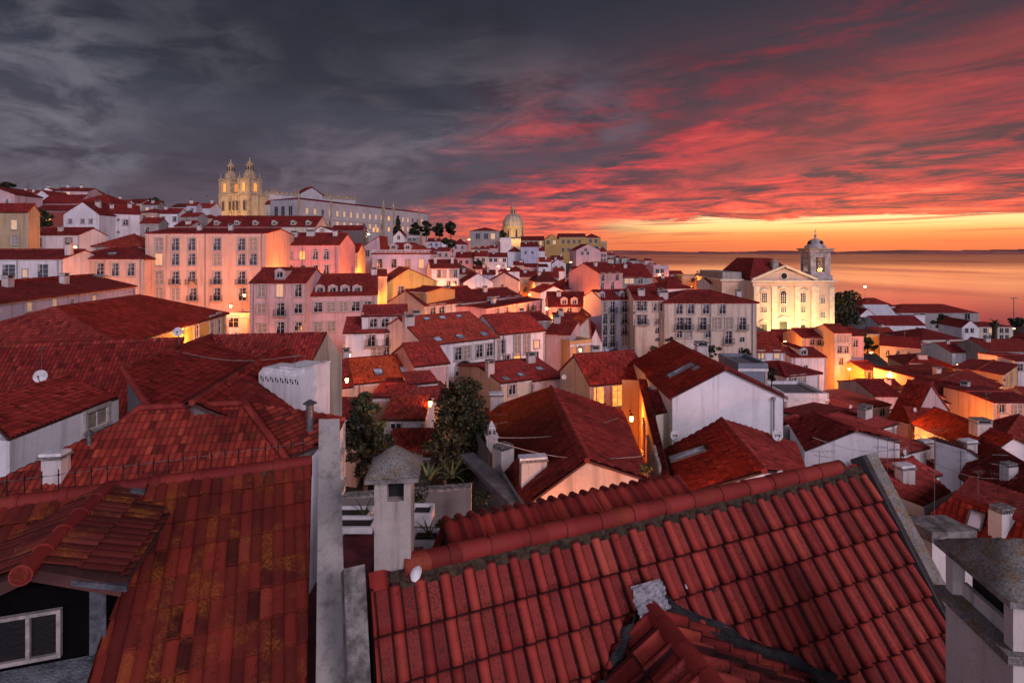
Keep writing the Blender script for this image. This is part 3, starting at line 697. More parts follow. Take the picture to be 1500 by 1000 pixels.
g22 = free("big red roof with three white chimneys and a bare orange gable", [[(807,567,60),(860,674,60),(771,740,57.8),(685,610)],[(807,567,60),(860,674,60),(953,704,58.4),(912,603)]],
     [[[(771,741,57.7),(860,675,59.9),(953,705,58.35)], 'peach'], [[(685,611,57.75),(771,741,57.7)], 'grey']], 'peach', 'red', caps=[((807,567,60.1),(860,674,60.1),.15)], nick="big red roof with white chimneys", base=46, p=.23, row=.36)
o22, s22 = g22['O'], g22['sl'][0]
def chim_on(g, sl, px, py, w, d, h, rz, kind='slab'):
    q = ray_plane(px, py, sl[0], sl[1]) - g['O']; mb = MB(); m = plaster('chimney_plaster', (.58, .54, .52), .95)
    if kind == 'slab':
        mb.box((-w/2, -d/2, -.5), (w/2, d/2, h), m); mb.box((-w/2-.12, -d/2-.10, h), (w/2+.06, d/2+.10, h+.10), M_CONC)
        mb.box((-w/2-.08, -d/2-.02, h+.10), (w/2+.02, d/2+.02, h+.22), M_WHITE)
    elif kind == 'vents':
        mb.box((-w/2, -d/2, -.5), (w/2, d/2, h), m)
        for i in range(5):
            x = -w/2 + .06 + i * (w-.12) / 5
            mb.box((x, -d/2, h), (x + .05, d/2, h + .16), M_CONC); mb.box((x+.05, -d/2+.02, h), (x + (w-.12)/5, d/2-.02, h+.03), plain('soot', (.01,.01,.01), .9))
        mb.box((-w/2+.02, -d/2, h+.16), (w/2-.02, d/2, h+.22), M_CONC)
    else:
        mb.box((-w/2, -d/2, -.5), (w/2, d/2, h*.6), m); mb.box((-w/2-.06, -d/2-.06, h*.6), (w/2+.06, d/2+.06, h*.66), M_WHITE)
        mb.box((-w*.34, -d*.34, h*.66), (w*.34, d*.34, h*.9), m); mb.lathe([(w*.45, h*.9), (w*.4, h*.96), (.02, h*1.15)], (0,0,0), M_WHITE, 4, ph=math.pi/4, smooth=False)
        for x in (-.14, .14): mb.box((x-.05, -d*.36, h*.70), (x+.05, -d*.33, h*.84), plain('soot', (.01,.01,.01), .9))
    o = mb.build('chimney', g['roof'], q); o.rotation_euler = (0, 0, rz); return o
chim_on(g22, s22, 781, 700, 1.35, .55, .95, .18, 'slab'); chim_on(g22, s22, 737, 690, 1.0, .8, 1.35, .75, 'vents'); chim_on(g22, s22, 720, 664, .75, .7, 1.9, .2, 'pot'); chim_on(g22, s22, 727, 596, 1.05, .8, 1.0, .1, 'slab')
mb = MB(); p, q = atz(694,668,57.2) - o22, atz(786,752,57.2) - o22; d = (q - p).normalized(); n_ = V((d.y, -d.x, 0))
mb.obox(p, q - p, n_*.95, V((0,0,.25)), plain('gutter_lead', (.17, .18, .21), .6, .2)); mb.build('gutter', g22['root'])
# ---- right-hand slope
H("white house under a plain rust roof below the church steps", 1109,514,105, 1150,105, 9, 534, 'gable', 487, 'white', [(519,[1115,1138],1.1,1.5,'s')], 'rust', nick="rust-roofed house below the church")
H("peach-lit cottage just in front of the church doors", 1142,500,150, 1186,150, 9, 514, 'gable', 483, 'orange', (), 'rust')
H("peach terraced house with a small balcony below the church", 1175,494,140, 1222,140, 10, 545, 'gable', 481, 'peach', [(500,[1190,1200],1.1,1.8,'sb'),(518,[1215],1.1,2.0,'b'),(529,[1205,1215],1.1,1.6,'s'),(543,[1215],1.0,1.4,'s')], 'rust', nick="peach terraced house below the church")
H("white house with a dormered dark red roof below the church", 1158,522,115, 1210,115, 10, 565, 'gable', 509, 'white', [(540,[1180],1.0,1.6,'n')], 'dark', dormers=[(1180,516,1.7,1.2)], nick="white dormered house below the church")
H("tall narrow cream house beside a glaring street lamp", 1222,487,135, 1247,135, 9, 562, 'gable', 475, 'cream', [(496,[1230,1240],1.1,1.7,'u'),(512,[1230,1240],1.1,1.7,'s'),(529,[1232],1.1,1.7,'s')], 'red', nick="tall narrow cream house")
H("slim pink house at the corner beside the tall narrow cream house", 1247,491,137, 1265,137, 9, 562, 'gable', 479, 'pink', [(503,[1253],1.2,1.8,'s'),(517,[1253],1.2,1.8,'s')], 'dark', nick="slim pink corner house")
H("small house with a hipped blackish roof and two square windows", 1151,550,80, 1200,82, 9, 580, 'hip', 529, 'white2', [(557,[1162,1175],1.0,1.4,'s'),(570,[1168],1,1.2,'s')], 'dark', gw='white', nick="blackish hipped house")
H("white flat-topped annexe with an air conditioner", 1149,582,62, 1213,62, 6, 612, 'flat', None, 'white', (), rise=.5, nick="white flat annexe")
H("blue-grey flat shed behind the white blank gable", 1082,538,62, 1124,62, 6, 570, 'flat', None, 'slate', (), rise=.3)
H("long dark-roofed riverside warehouse with a soot-stained stone wall", 1313,458,330, 1434,330, 25, 480, 'hip', 445, 'grey', [(463,[1351,1378,1417],3,4,'n'),(471,[1378],3,4,'n')], 'dark', nick="riverside warehouse", cat='warehouse', name='warehouse')
H("reddish hipped house at the waterside left of the warehouse", 1262,448,340, 1312,340, 16, 462, 'hip', 436, 'rose', (), 'dark')
H("shed with a pale metal roof in front of the warehouse's left end", 1276,461,300, 1313,300, 14, 470, 'gable', 446, 'white', (), 'whiteroof', nick="shed with pale metal roof")
H("white gable shed just right of the leafy church tree", 1258,463,290, 1284,290, 12, 476, 'gfront', 452, 'white', (), 'dark')
H("long white hall with a plain red roof near the waterfront", 1288,476,270, 1356,270, 16, 486, 'gable', 462, 'white', (), 'red', nick="long white hall")
H("small plain white box house beside the warehouse wall", 1332,463,285, 1355,285, 8, 474, 'flat', None, 'white', (), rise=.5)
H("house with a large dark hipped roof below the warehouse", 1351,497,210, 1410,212, 18, 510, 'hip', 480, 'cream', (), 'dark', nick="large dark hipped roof below the warehouse")
H("cream office block with eight windows beside the palm tree", 1434,478,260, 1484,260, 14, 502, 'hip', 471, 'cream', [(484,[1443,1451,1467,1475],1.6,2.2,'s'),(494,[1443,1451,1467,1475],1.6,2.2,'s')], 'dark', nick="cream office block by the palm")
H("white pedimented front attached to the cream office block", 1409,479,255, 1434,255, 14, 500, 'gfront', 469, 'white', [(484,[1416,1424],1.4,2,'s')], 'dark')
H("pink house with two small windows under a red roof on the right slope", 1362,514,190, 1391,190, 10, 528, 'gable', 504, 'pink', [(520,[1367,1378],1.3,1.4,'s')], 'red', nick="small pink house on the right slope")
H("pink tower-like block with a flat top on the right slope", 1349,505,192, 1361,192, 8, 528, 'flat', None, 'pink', [(509,[1352],1.4,1.6,'s')], rise=.4)
H("white gable house with a dull red roof right of the small pink house", 1394,516,178, 1442,180, 12, 528, 'gable', 500, 'white', (), 'red', chim=[(.3,.4)])
H("white zigzag gable behind the palm on the right slope", 1436,512,200, 1462,200, 8, 526, 'gfront', 498, 'white2', (), 'dark')
H("cream-walled house with a sagging blackish double roof", 1327,534,140, 1401,137, 12, 550, 'hip', 518, 'cream', [(537,[1337,1345],1.3,1.5,'u'),(541,[1366,1377],1.3,1.5,'u')], 'dark', chim=[(.45,.3,2,1.2)], nick="sagging blackish double roof")
H("grey weathered block with faint windows left of the pink tower", 1289,505,176, 1349,170, 12, 534, 'gable', 492, 'grey', [(516,[1300,1315,1330],1.2,1.8,'n')], 'dark', nick="grey weathered block")
H("low house with a blazing yellow lamplit wall at the street corner", 1264,488,182, 1288,182, 8, 528, 'gable', 482, 'yellow', [(510,[1279],1.4,2.0,'n')], 'brown', nick="blazing yellow corner house")
H("dark red roofed range at the right edge below the palm", 1450,514,170, 1525,170, 14, 530, 'gable', 496, 'grey', (), 'dark', chim=[(.25,.4,1.4,1.2)])
H("broad red roof spreading across the middle of the right slope", 1378,561,110, 1468,113, 16, 572, 'hip', 541, 'cream', (), 'dark', chim=[(.3,.3,1.2,1,1.6)], nick="broad red roof in mid right slope")
H("orange-lit house front in the side street at the right edge", 1468,548,112, 1490,122, 8, 590, 'gable', 541, 'orange', [(558,[1474,1482],1.1,1.8,'s')], 'dark')
H("grey-white house front cut by the right edge above the lit street", 1487,528,125, 1535,125, 10, 556, 'gable', 520, 'white2', [(538,[1494],1.2,1.6,'s')], 'dark')
H("low dark red roof in front of the yellow street corner", 1282,579,88, 1322,88, 10, 590, 'gable', 556, 'rose', (), 'dark')
H("large white side wall with peeling patches under a red roof", 1320,574,92, 1407,84.6, 10, 640, 'gable', None, 'white', (), 'dark', rise=2.0, chim=[(.9,.35,1,.9,1.6)], nick="large peeling white wall")
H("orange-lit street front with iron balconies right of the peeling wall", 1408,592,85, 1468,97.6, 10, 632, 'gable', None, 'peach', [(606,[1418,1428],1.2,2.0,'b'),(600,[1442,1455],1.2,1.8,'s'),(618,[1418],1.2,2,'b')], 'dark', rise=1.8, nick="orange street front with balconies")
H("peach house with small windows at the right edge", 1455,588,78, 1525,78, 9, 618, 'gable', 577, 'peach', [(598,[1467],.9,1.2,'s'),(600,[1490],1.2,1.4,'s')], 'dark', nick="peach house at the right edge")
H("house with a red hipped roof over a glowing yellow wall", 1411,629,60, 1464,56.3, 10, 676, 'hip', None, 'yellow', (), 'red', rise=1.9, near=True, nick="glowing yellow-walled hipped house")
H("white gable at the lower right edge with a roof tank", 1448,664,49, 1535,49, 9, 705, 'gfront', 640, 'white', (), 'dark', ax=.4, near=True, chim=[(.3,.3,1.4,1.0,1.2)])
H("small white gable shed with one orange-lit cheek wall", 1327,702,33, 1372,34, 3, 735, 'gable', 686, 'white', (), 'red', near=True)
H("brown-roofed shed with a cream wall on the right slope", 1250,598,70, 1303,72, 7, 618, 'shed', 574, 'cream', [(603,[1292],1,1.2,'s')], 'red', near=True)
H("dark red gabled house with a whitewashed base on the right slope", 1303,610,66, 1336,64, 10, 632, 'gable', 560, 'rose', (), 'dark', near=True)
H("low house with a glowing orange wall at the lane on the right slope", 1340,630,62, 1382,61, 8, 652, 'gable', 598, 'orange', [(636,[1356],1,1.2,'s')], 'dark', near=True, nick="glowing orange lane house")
free("long red roof with a grey ridge in the right middle distance", [[(1318,646,54.5),(1372,640,54.5),(1447,690,52.5),(1338,706)]], [], 'white', 'red', p=.24)
free("steep dark roof descending to a small white gable on the right", [[(1365,640,56),(1409,651,56),(1482,702,54),(1440,690)]], [[[(1460,702,53.8),(1481,700,54.3),(1510,730,53.0)], 'white']], 'white', 'dark')
free("wide red roof with a small square skylight at lower right", [[(1398,726,58.5),(1540,774,58.5),(1540,890,56.0),(1300,802)],[(1398,726,58.5),(1540,774,58.5),(1540,740,57.6),(1420,700)]], [], 'white', 'red', caps=[((1398,726,58.56),(1540,774,58.56),.16)], nick="wide red roof at lower right")
free("red roof with a crumbling parapet behind the mossy verge", [[(1282,700,57.5),(1335,668,57.5),(1400,730,56.6),(1318,800)]], [[[(1316,728,57.7),(1352,742,57.6),(1404,716,57.7)], 'grey']], 'grey', 'red')
free("small red roof tucked between the annexe and the aerial gable", [[(1146,612,57.0),(1162,606,57.0),(1182,612,56.4),(1146,624)]], [], 'white', 'red')
H("rosy row house with a red roof beside the brown-roofed shed", 1203,604,64, 1251,66, 8, 622, 'gable', 580, 'rose', [(611,[1225],1,1.2,'s')], 'red', near=True, chim=[(.2,.3)])
H("cream row house behind the white gable's right shoulder", 1258,634,50, 1312,53, 8, 650, 'gable', 608, 'cream', [(641,[1296],.9,1.2,'s')], 'red', near=True, chim=[(.75,.25,1.2,.8,1.3)])
H("low white row house stepping down beside the bare mast aerial", 1302,668,40, 1356,42, 7, 690, 'gable', 638, 'white', [], 'rust', near=True, chim=[(.15,.3,.9,.7,1.1)])
H("small lamplit house in the steep street by the slim pink house", 1266,541,130, 1291,131, 8, 570, 'gable', 529, 'orange', [(550,[1273,1283],1,1.5,'s')], 'dark')
H("white wall and red roof strip between the orange lane house and the hipped roof", 1384,622,70, 1410,71, 7, 640, 'gable', 604, 'white', [], 'red', near=True)
H("grey stub house under the right-edge dark roofs", 1436,672,50, 1452,50, 6, 690, 'gable', 656, 'grey', [], 'dark', near=True)
free("low tiled slope along the right edge above the wide red roof", [[(1440,640,56),(1540,700,56),(1540,760,54.8),(1404,700)]], [], 'white', 'dark')
# ---- near left roofs
free("dark tiled roof with a satellite dish behind the left white house", [[(-40,507,63.5),(270,494,63.5),(238,600),(170,640),(-40,640),(-40,562,61.4)]], [], 'dark', 'dark', p=.26, row=.44, nick="dark roof with dish")
free("dark valley roof sloping between two hip lines on the left", [[(180,540,63.8),(310,491,63.8),(430,512,62.4),(290,592,62.4),(216,594)]], [], 'dark', 'dark', caps=[((180,540,63.86),(310,491,63.86),.15),((180,540,63.86),(216,594,63.1),.14)], p=.26, row=.44)
free("dark roof ending in a stained stone gable beside the white chimney block", [[(310,491,64),(479,487,64),(449,545,62.0),(330,545)]], [[[(449,546,61.9),(479,487,63.95),(501,522,61.9)], 'stone']], 'stone', 'dark', p=.26, row=.44, base=50, nick="stained stone gable")
free("narrow ridged roof running toward the white chimney block", [[(412,507,63.3),(281,590,63.3),(398,640,61.5),(470,552)],[(412,507,63.3),(281,590,63.3),(245,604,62.6),(350,541)]], [], 'dark', 'dark', caps=[((412,507,63.36),(281,590,63.36),.14)], p=.26, row=.44)
gH = free("broad weathered hip roof just beyond the foreground ridge on the left", [[(205,597,63),(358,590,63),(420,672),(428,725),(-20,745,60.3),(-20,712),(170,622)],[(358,590,63),(420,672,61.15),(500,640),(506,612,62)]], [[[(428,700,60.9),(506,614,61.9)], 'white']], 'dark', 'rust', caps=[((205,597,63.06),(358,590,63.06),.15),((358,590,63.06),(420,672,61.2),.15),((205,597,63.06),(160,632,62.2),.14)], p=.24, row=.42, nick="broad weathered hip roof", base=54)
free("white blank side house with a barred window at the left edge", [[(14,644,62),(174,582,62),(92,550,62.8),(-40,592)]], [[[(14,646,61.95),(174,583,61.95)], 'white'], [[(-40,641,62.0),(14,646,61.95)], 'white']], 'white', 'red', rows=[(0,(612,[141],1.5,.9,'s'))], p=.24, base=50, nick="white side house at the left edge")
free("white walled wing behind the pale party wall", [], [[[(489,650,62.3),(506,615,61.9)], 'white']], rows=[(0,(690,[497],1.2,1.2,'s'))], base=54)
# white parapet block with the lattice vent
mb = MB(); A, Bq = at(379, 600, 30), at(441, 600, 29); Cq = at(482, 608, 31); z0, z1, z2 = 57, at(0, 549, 29.5).z, at(0, 531, 31).z
O = V((A.x, A.y, z0)); wm = wall('white')
e = (Bq - A); e.z = 0; a = V((-e.y, e.x, 0)).normalized()
mb.obox(V((0,0,0)), e, a*1.6, V((0,0,z1-z0)), wm)
top = [V((0,0,z1-z0)), e + V((0,0,z1-z0)), e + a*1.6 + V((0,0,z1-z0)), a*1.6 + V((0,0,z1-z0))]; mid = sum(top, V())/4
mb.add(top + [mid + (t - mid)*.86 + V((0,0,.3)) for t in top], [(0,1,5,4),(1,2,6,5),(2,3,7,6),(3,0,4,7),(4,5,6,7)], M_WHITE)
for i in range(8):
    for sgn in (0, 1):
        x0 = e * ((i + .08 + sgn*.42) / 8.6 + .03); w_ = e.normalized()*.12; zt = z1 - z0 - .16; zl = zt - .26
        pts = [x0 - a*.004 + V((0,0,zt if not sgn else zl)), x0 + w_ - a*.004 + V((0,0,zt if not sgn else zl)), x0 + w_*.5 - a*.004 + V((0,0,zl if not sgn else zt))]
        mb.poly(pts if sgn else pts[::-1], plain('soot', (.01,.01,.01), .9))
e2 = Cq - Bq; e2.z = 0; a2 = V((-e2.y, e2.x, 0)).normalized()
p0 = e + a*.3 + V((0,0,0)); mb.obox(p0, e2*.9, a2*1.8, V((0,0,z2-z0)), wm); mb.obox(p0 - a2*.06 + V((0,0,z2-z0)), e2*.9, a2*.3, V((0,0,.10)), M_WHITE)
o = mb.build('chimney_block', None, O); tag(o, "white chimney block with a zigzag lattice vent among the dark roofs", 'chimney', None); GROUND.append((O.x, O.y, z0))
mb = MB(); p, q = at(322, 574, 30.3), at(379, 589, 29.4); mb.obox(V((0,0,-.6)), q - p, V((.1,.28,0)), V((0,0,.75)), M_WHITE); mb.obox(V((0,0,-.6)) + (q-p), at(484, 618, 27.5) - q, V((.1,.28,0)), V((0,0,.62)), M_WHITE)
tag(mb.build('parapet_wall', None, p), "thin white parapet dividing the dark roofs left of the chimney block", 'wall')

# ---- middle distance by the dome
for row in [
 ("weathered grey mansion with an arched wall left of the big dome", 688,338,400, 731,400, 22, 362, 'hip', 333, 'grey', [(346,[700,712,722],3,4,'s')], 'dark', "grey mansion left of the dome"),
 ("plain white block at the foot of the big dome", 733,349,385, 749,385, 14, 366, 'flat', None, 'white', [], 'red', None),
 ("tall white blank block in front of the yellow convent", 763,361,340, 789,340, 14, 386, 'gable', 355, 'lavender', [(370,[770,780],1.3,1.6,'n')], 'dark', "tall white blank block"),
 ("white cottage with a hipped red roof left of the tall blank block", 744,368,345, 763,345, 10, 380, 'hip', 361, 'white', [], 'dark', None),
 ("small white house right of the tall blank block", 789,367,350, 798,350, 8, 378, 'gable', 361, 'white', [], 'dark', None),
 ("pale pink stepped gable house below the yellow convent", 844,366,300, 879,302, 14, 388, 'gfront', 357, 'rose', [(366,[858],1.4,1.6,'s'),(371,[853,861],1.4,1.6,'s')], 'dark', "pale pink stepped gable"),
 ("pinkish house with four windows beside the pale pink gable", 879,368,302, 889,303, 10, 388, 'gable', 362, 'rose', [(374,[882,886],1.3,1.8,'s'),(381,[882,886],1.3,1.8,'s')], 'dark', None),
 ("deep pink house with a scarlet roof left of the dome", 667,377,270, 694,270, 12, 392, 'gable', 369, 'pink', [(384,[675,684],1.4,1.8,'n')], 'red', "deep pink house left of the dome"),
 ("cream house with a lamplit base right of the deep pink house", 695,375,268, 714,268, 10, 392, 'gable', 367, 'cream', [(381,[700,708],1.4,1.8,'s')], 'red', None),
 ("low pale terrace with a row of dark windows under the dome", 714,376,275, 743,275, 10, 390, 'gable', 370, 'white2', [(381,[719,726,733,739],1.4,1.7,'s')], 'dark', "low pale terrace under the dome"),
 ("white gable house facing the lower lamplit lane", 679,413,166, 722,168, 12, 432, 'gfront', 400, 'white', [(425,[701],1.4,1.6,'s')], 'dark', "white gable over the lane"),
 ("peach gable house standing over the brightest street", 717,411,172, 760,172, 12, 436, 'gfront', 399, 'peach', [(420,[735],1.2,1.6,'n')], 'dark', "peach gable over the street"),
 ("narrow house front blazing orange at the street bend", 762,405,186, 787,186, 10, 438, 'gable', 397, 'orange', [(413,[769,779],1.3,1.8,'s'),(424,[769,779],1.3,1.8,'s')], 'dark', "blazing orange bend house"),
 ("house with a wide charcoal roof right of the street bend", 784,412,174, 818,175, 14, 420, 'hip', 398, 'cream', [], 'brown', None),
 ("low white gable below the charcoal roof", 792,428,150, 830,152, 10, 442, 'gfront', 419, 'white', [], 'dark', None),
 ("house with a bulky dark red hip roof left of the pink gable", 826,423,158, 868,160, 14, 438, 'hip', 404, 'white2', [(428,[836,848],1.2,1.5,'s')], 'dark', "bulky dark red hip roof"),
 ("bright pink gable house with three dark windows", 878,400,150, 912,156, 12, 430, 'gable', 385, 'pink', [(406,[883,893,904],1.4,2.2,'s'),(419,[882,897],1.4,2,'n')], 'dark', "bright pink gable house"),
 ("dark house with faintly lit windows right of the bright pink gable", 912,406,166, 956,168, 14, 420, 'gable', 386, 'grey', [(411,[918,925,938],1.4,1.8,'mms')], 'dark', "dark house with lit windows"),
 ("rosy block catching orange light near the river skyline", 957,390,280, 980,280, 14, 410, 'flat', None, 'rose', [(397,[963,970],1.5,2,'s')], 'dark', "rosy block near the river"),
 ("orange-washed house with a flat top left of the church", 999,405,232, 1033,232, 12, 420, 'flat', None, 'orange', [(410,[1015],1.3,1.5,'n')], 'dark', "orange flat-topped house"),
 ("tall orange stairwell wall beside the orange flat-topped house", 1032,402,225, 1041,225, 8, 428, 'flat', None, 'orange', [], 'dark', None),
 ("white house with three windows at the church's left corner", 1040,415,205, 1062,206, 10, 432, 'gable', 406, 'white2', [(420,[1046,1053],1.2,1.6,'s')], 'dark', None),
 ("house with a small peaked roof above the long cream building", 977,422,150, 1014,152, 12, 432, 'pyr', 411, 'white2', [], 'dark', "small peaked roof"),
 ("low dark roof left of the small peaked roof", 966,414,182, 999,182, 12, 424, 'gable', 405, 'rose', [], 'dark', None),
 ("red-roofed terrace with an attic window box near the lane", 708,437,118, 764,126, 10, 452, 'gable', 423, 'white2', [(441,[718,727],1.5,1.6,'s'),(440,[744,757],1.3,1.6,'s')], 'dark', "terrace with attic box"),
 ("pink lamplit terrace with a run of iron balconies", 712,451,106, 794,126, 8, 482, 'gable', 443, 'pink', [(459,[728,742],1.2,2,'b'),(449,[773,780],1.1,2,'b')], 'dark', "pink terrace with balconies"),
 ("pink house with two white dormers behind the balcony terrace", 804,448,120, 860,120, 12, 466, 'gable', 428, 'rose', [(455,[819,834,850],1.2,1.6,'ssu')], 'dark', "pink house with two dormers"),
 ("grey-walled low house below the two-dormer pink house", 760,470,100, 808,103, 9, 486, 'gable', 458, 'grey', [], 'dark', None),
 ("small brown-roofed house left of the pale blue tower", 812,470,104, 852,104, 9, 486, 'gable', 459, 'rose', [(477,[828],1,1.4,'n')], 'dark', None),
]:
    lb, x0, y0, Y0, x1, Y1, D, yb, rf, ry, w_, rows, ck, nk = row
    H(lb, x0, y0, Y0, x1, Y1, D, yb, rf, ry, w_, rows, ck, nick=nk, rise=.5 if rf == 'flat' else None, gw='pink' if 'bright pink' in lb else None,
      chim=[(.3,.35)] if rf in ('gable', 'hip') else (), dormers=[(827,442,1.6,1.4),(842,442,1.6,1.4)] if 'two white dormers' in lb else ())
# yellow convent right of the dome
for lb, x0, y0, x1, yb, rf, ry, rows in [
 ("low yellow convent range joining the dome", 764,352,798,372,'gable',346,[(356,[771,778,785,792],1.8,3,'s')]),
 ("tall gabled wing of the yellow convent", 797,351,819,376,'gfront',343,[(355,[803,812],2.2,3,'s')]),
 ("main yellow convent block with two window rows", 819,347,859,376,'gable',342,[(354,[825,833,841,849],1.8,3,'s'),(366,[825,833,841,849],1.8,3,'s')]),
 ("square end pavilion of the yellow convent", 859,348,880,374,'pyr',342,[(353,[865,873],2,3,'s'),(363,[865,873],2,3,'s')])]:
    H(lb, x0, y0, 420, x1, 420, 22, yb, rf, ry, 'ochre', rows, 'dark', nick=lb, name='convent', cat='convent')
H("dark rectangular block ending the convent skyline", 880,354,430, 889,430, 12, 376, 'flat', None, 'tan', (), rise=.4)
# ================================================================== landmark churches
STONE_L = plaster('limestone_warm', (.50, .40, .26), .7); STONE_D = plain('limestone_trim', (.38, .29, .19), .85, 0, .25, .8, .02)
STONE_C = plaster('limestone_grey', (.46, .45, .47), .6)
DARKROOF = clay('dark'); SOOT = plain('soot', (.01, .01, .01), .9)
def frame_root(name, label, cat, P, e):
    r = thing(name, label, cat, P); r.rotation_euler = (0, 0, math.atan2(e.y, e.x)); return r
def arch_panel(mb, x, z, w, h, y, mat, th=.1):
    pts = [V((x - w/2, y, z)), V((x + w/2, y, z))] + [V((x + w/2*math.cos(t), y, z + h - w/2 + w/2*math.sin(t))) for t in [math.pi*i/8 for i in range(9)]]
    mb.prism(pts, V((0, -th, 0)), mat)
def pinnacle(mb, x, y, z, s=1.0, mat=None):
    m = mat or STONE_D
    mb.box((x-.5*s, y-.5*s, z), (x+.5*s, y+.5*s, z+1.1*s), m)
    mb.lathe([(.62*s, z+1.1*s), (.62*s, z+1.3*s), (.25*s, z+1.5*s), (.42*s, z+2.0*s), (.2*s, z+2.6*s), (.12*s, z+3.6*s), (.22*s, z+3.8*s), (.02*s, z+4.3*s)], (x, y, 0), m, 8)

# ---- Twin-towered church on the hill
P0 = at(321, 320, 318); P1 = at(365.5, 320, 310); e = P1 - P0; e.z = 0; W = e.length; zb = 78.0
P0.z = zb; sv = frame_root('church', "floodlit twin-towered limestone church on the hilltop", 'church', P0, e)
zc = 103.3 - zb
mb = MB(); D = 14
mb.box((0, 0, 0), (W, D, zc), STONE_L)
for z, t in ((zc - 1.0, .5), (zc * .42, .3)): mb.box((-t, -t, z), (W + t, D + t, z + .7), STONE_D)
for x in (.1, W*.30, W*.37, W*.5 - 1.2, W*.63 - 1.2, W*.70 - 1.2, W - 1.3): mb.box((x, -.35, 0), (x + 1.2, 0, zc - 1.0), STONE_D)
for y in (.1, D*.45, D - 1.3): mb.box((W, y, 0), (W + .35, y + 1.2, zc - 1.0), STONE_D)
mb.build('wall', sv)
for x in (W*.15, W*.34+.9, W*.5, W*.66-.9, W*.85):
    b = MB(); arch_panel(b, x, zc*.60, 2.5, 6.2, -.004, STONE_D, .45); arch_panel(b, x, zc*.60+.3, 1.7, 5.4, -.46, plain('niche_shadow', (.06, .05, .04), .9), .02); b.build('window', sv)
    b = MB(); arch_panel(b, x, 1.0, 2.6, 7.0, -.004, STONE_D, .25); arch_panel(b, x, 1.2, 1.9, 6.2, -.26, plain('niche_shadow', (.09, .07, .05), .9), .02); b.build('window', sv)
tw = 8.6
for x0 in (0.0, W - tw):
    b = MB(); h1 = 8.0; z0 = zc - .3
    b.box((x0 + .2, .2, z0), (x0 + tw - .2, tw - .2, z0 + h1), STONE_L)
    b.box((x0 - .3, -.3, z0 + h1), (x0 + tw + .3, tw + .3, z0 + h1 + .8), STONE_D)
    for (cx, cy) in ((x0 + .6, .6), (x0 + tw - .6, .6), (x0 + .6, tw - .6), (x0 + tw - .6, tw - .6)):
        b.box((cx - .75, cy - .75, z0), (cx + .75, cy + .75, z0 + h1), STONE_D); pinnacle(b, cx, cy, z0 + h1 + .8, .85)
    t = b.build('tower', sv)
    for k in range(2):
        b = MB(); amber = glow('belfry_glow', (1.0, .36, .08), .8)
        if k == 0: arch_panel(b, x0 + tw/2, z0 + 1.2, 2.6, 5.6, .19, STONE_D, .2); arch_panel(b, x0 + tw/2, z0 + 1.4, 1.9, 4.9, -.012, amber, .03)
        else:
            T = [V((x0 + tw + .0, p_, q_)) for p_, q_ in ((tw/2-1, z0+1.4), (tw/2+1, z0+1.4), (tw/2+1, z0+5.2), (tw/2+.5, z0+6.1), (tw/2-.5, z0+6.1), (tw/2-1, z0+5.2))]
            b.prism(T, V((-.19, 0, 0)), amber)
        b.build('belfry_opening', t)
    b = MB(); c = (x0 + tw/2, tw/2, z0 + h1 + .8)
    b.lathe([(4.0, 0), (4.0, .6), (3.6, .7), (3.5, 1.8), (3.1, 3.2), (2.5, 4.1), (2.1, 4.6)], c, STONE_D, 8, smooth=False)
    b.lathe([(2.4, 4.4), (2.4, 4.8), (1.9, 4.8), (1.9, 7.6), (2.4, 7.7), (2.4, 8.1), (1.8, 8.5), (1.2, 9.5), (.8, 10.0), (1.0, 10.3), (.4, 10.8), (.25, 11.6), (.4, 11.9), (.02, 12.6)], c, STONE_D, 8, smooth=False)
    for i in range(8):
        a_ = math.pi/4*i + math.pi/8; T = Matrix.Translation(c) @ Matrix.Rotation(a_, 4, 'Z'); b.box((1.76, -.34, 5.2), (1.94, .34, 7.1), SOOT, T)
    b.box((c[0]-.05, c[1]-.5, c[2]+12.7), (c[0]+.05, c[1]+.5, c[2]+12.8), M_IRON); b.box((c[0]-.05, c[1]-.05, c[2]+12.4), (c[0]+.05, c[1]+.05, c[2]+13.3), M_IRON)
    b.build('spire', t)
th_ = math.atan2(e.y, e.x); rot_ = Matrix.Rotation(-th_, 3, 'Z'); nd = rot_ @ V((.72, .69, 0)).normalized(); npp = rot_ @ V((-.69, .72, 0)).normalized()
Pn = rot_ @ (V((-148.5, 319, 0)) - V((P0.x, P0.y, 0))); nz = zc + 1.4; L = 62; up_ = V((0, 0, 1))
b = MB(); b.obox(Pn, nd*L, npp*20, up_*nz, STONE_C); b.obox(Pn - npp*.4 + up_*(nz - .8), nd*L, npp*.38, up_*.8, STONE_D)
for i in range(20): b.obox(Pn - npp*.3 + nd*(1 + i*3) + up_*nz, nd*1.6, npp*.3, up_*.9, STONE_D)
b.build('nave', sv)
b = MB(); pinnacle(b, 0, 0, 0, 1.0); o = b.build('pinnacle', sv, Pn + nd*8 + up_*nz); pme = o.data
for t_ in (9.8, 22, 23.8, 41, 42.8, 47, 51, 52.8, 57, 58.8, 61.5): inst('pinnacle', pme, sv, Pn + nd*t_ + up_*nz)
b = MB(); q0 = Pn + nd*25 - npp*.5; q1 = Pn + nd*39 - npp*.5
b.prism([q0 + up_*(nz - 4), q1 + up_*(nz - 4), q1 + up_*(nz + .6), (q0+q1)/2 + up_*(nz + 5.0), q0 + up_*(nz + .6)], npp*9, STONE_C)
b.prism([q1 - npp*.4 + nd*1.4 + up_*(nz + .4), (q0+q1)/2 - npp*.4 + up_*(nz + 5.7), q0 - npp*.4 - nd*1.4 + up_*(nz + .4), (q0+q1)/2 - npp*.4 + up_*(nz + 4.9)], npp*10, DARKROOF)
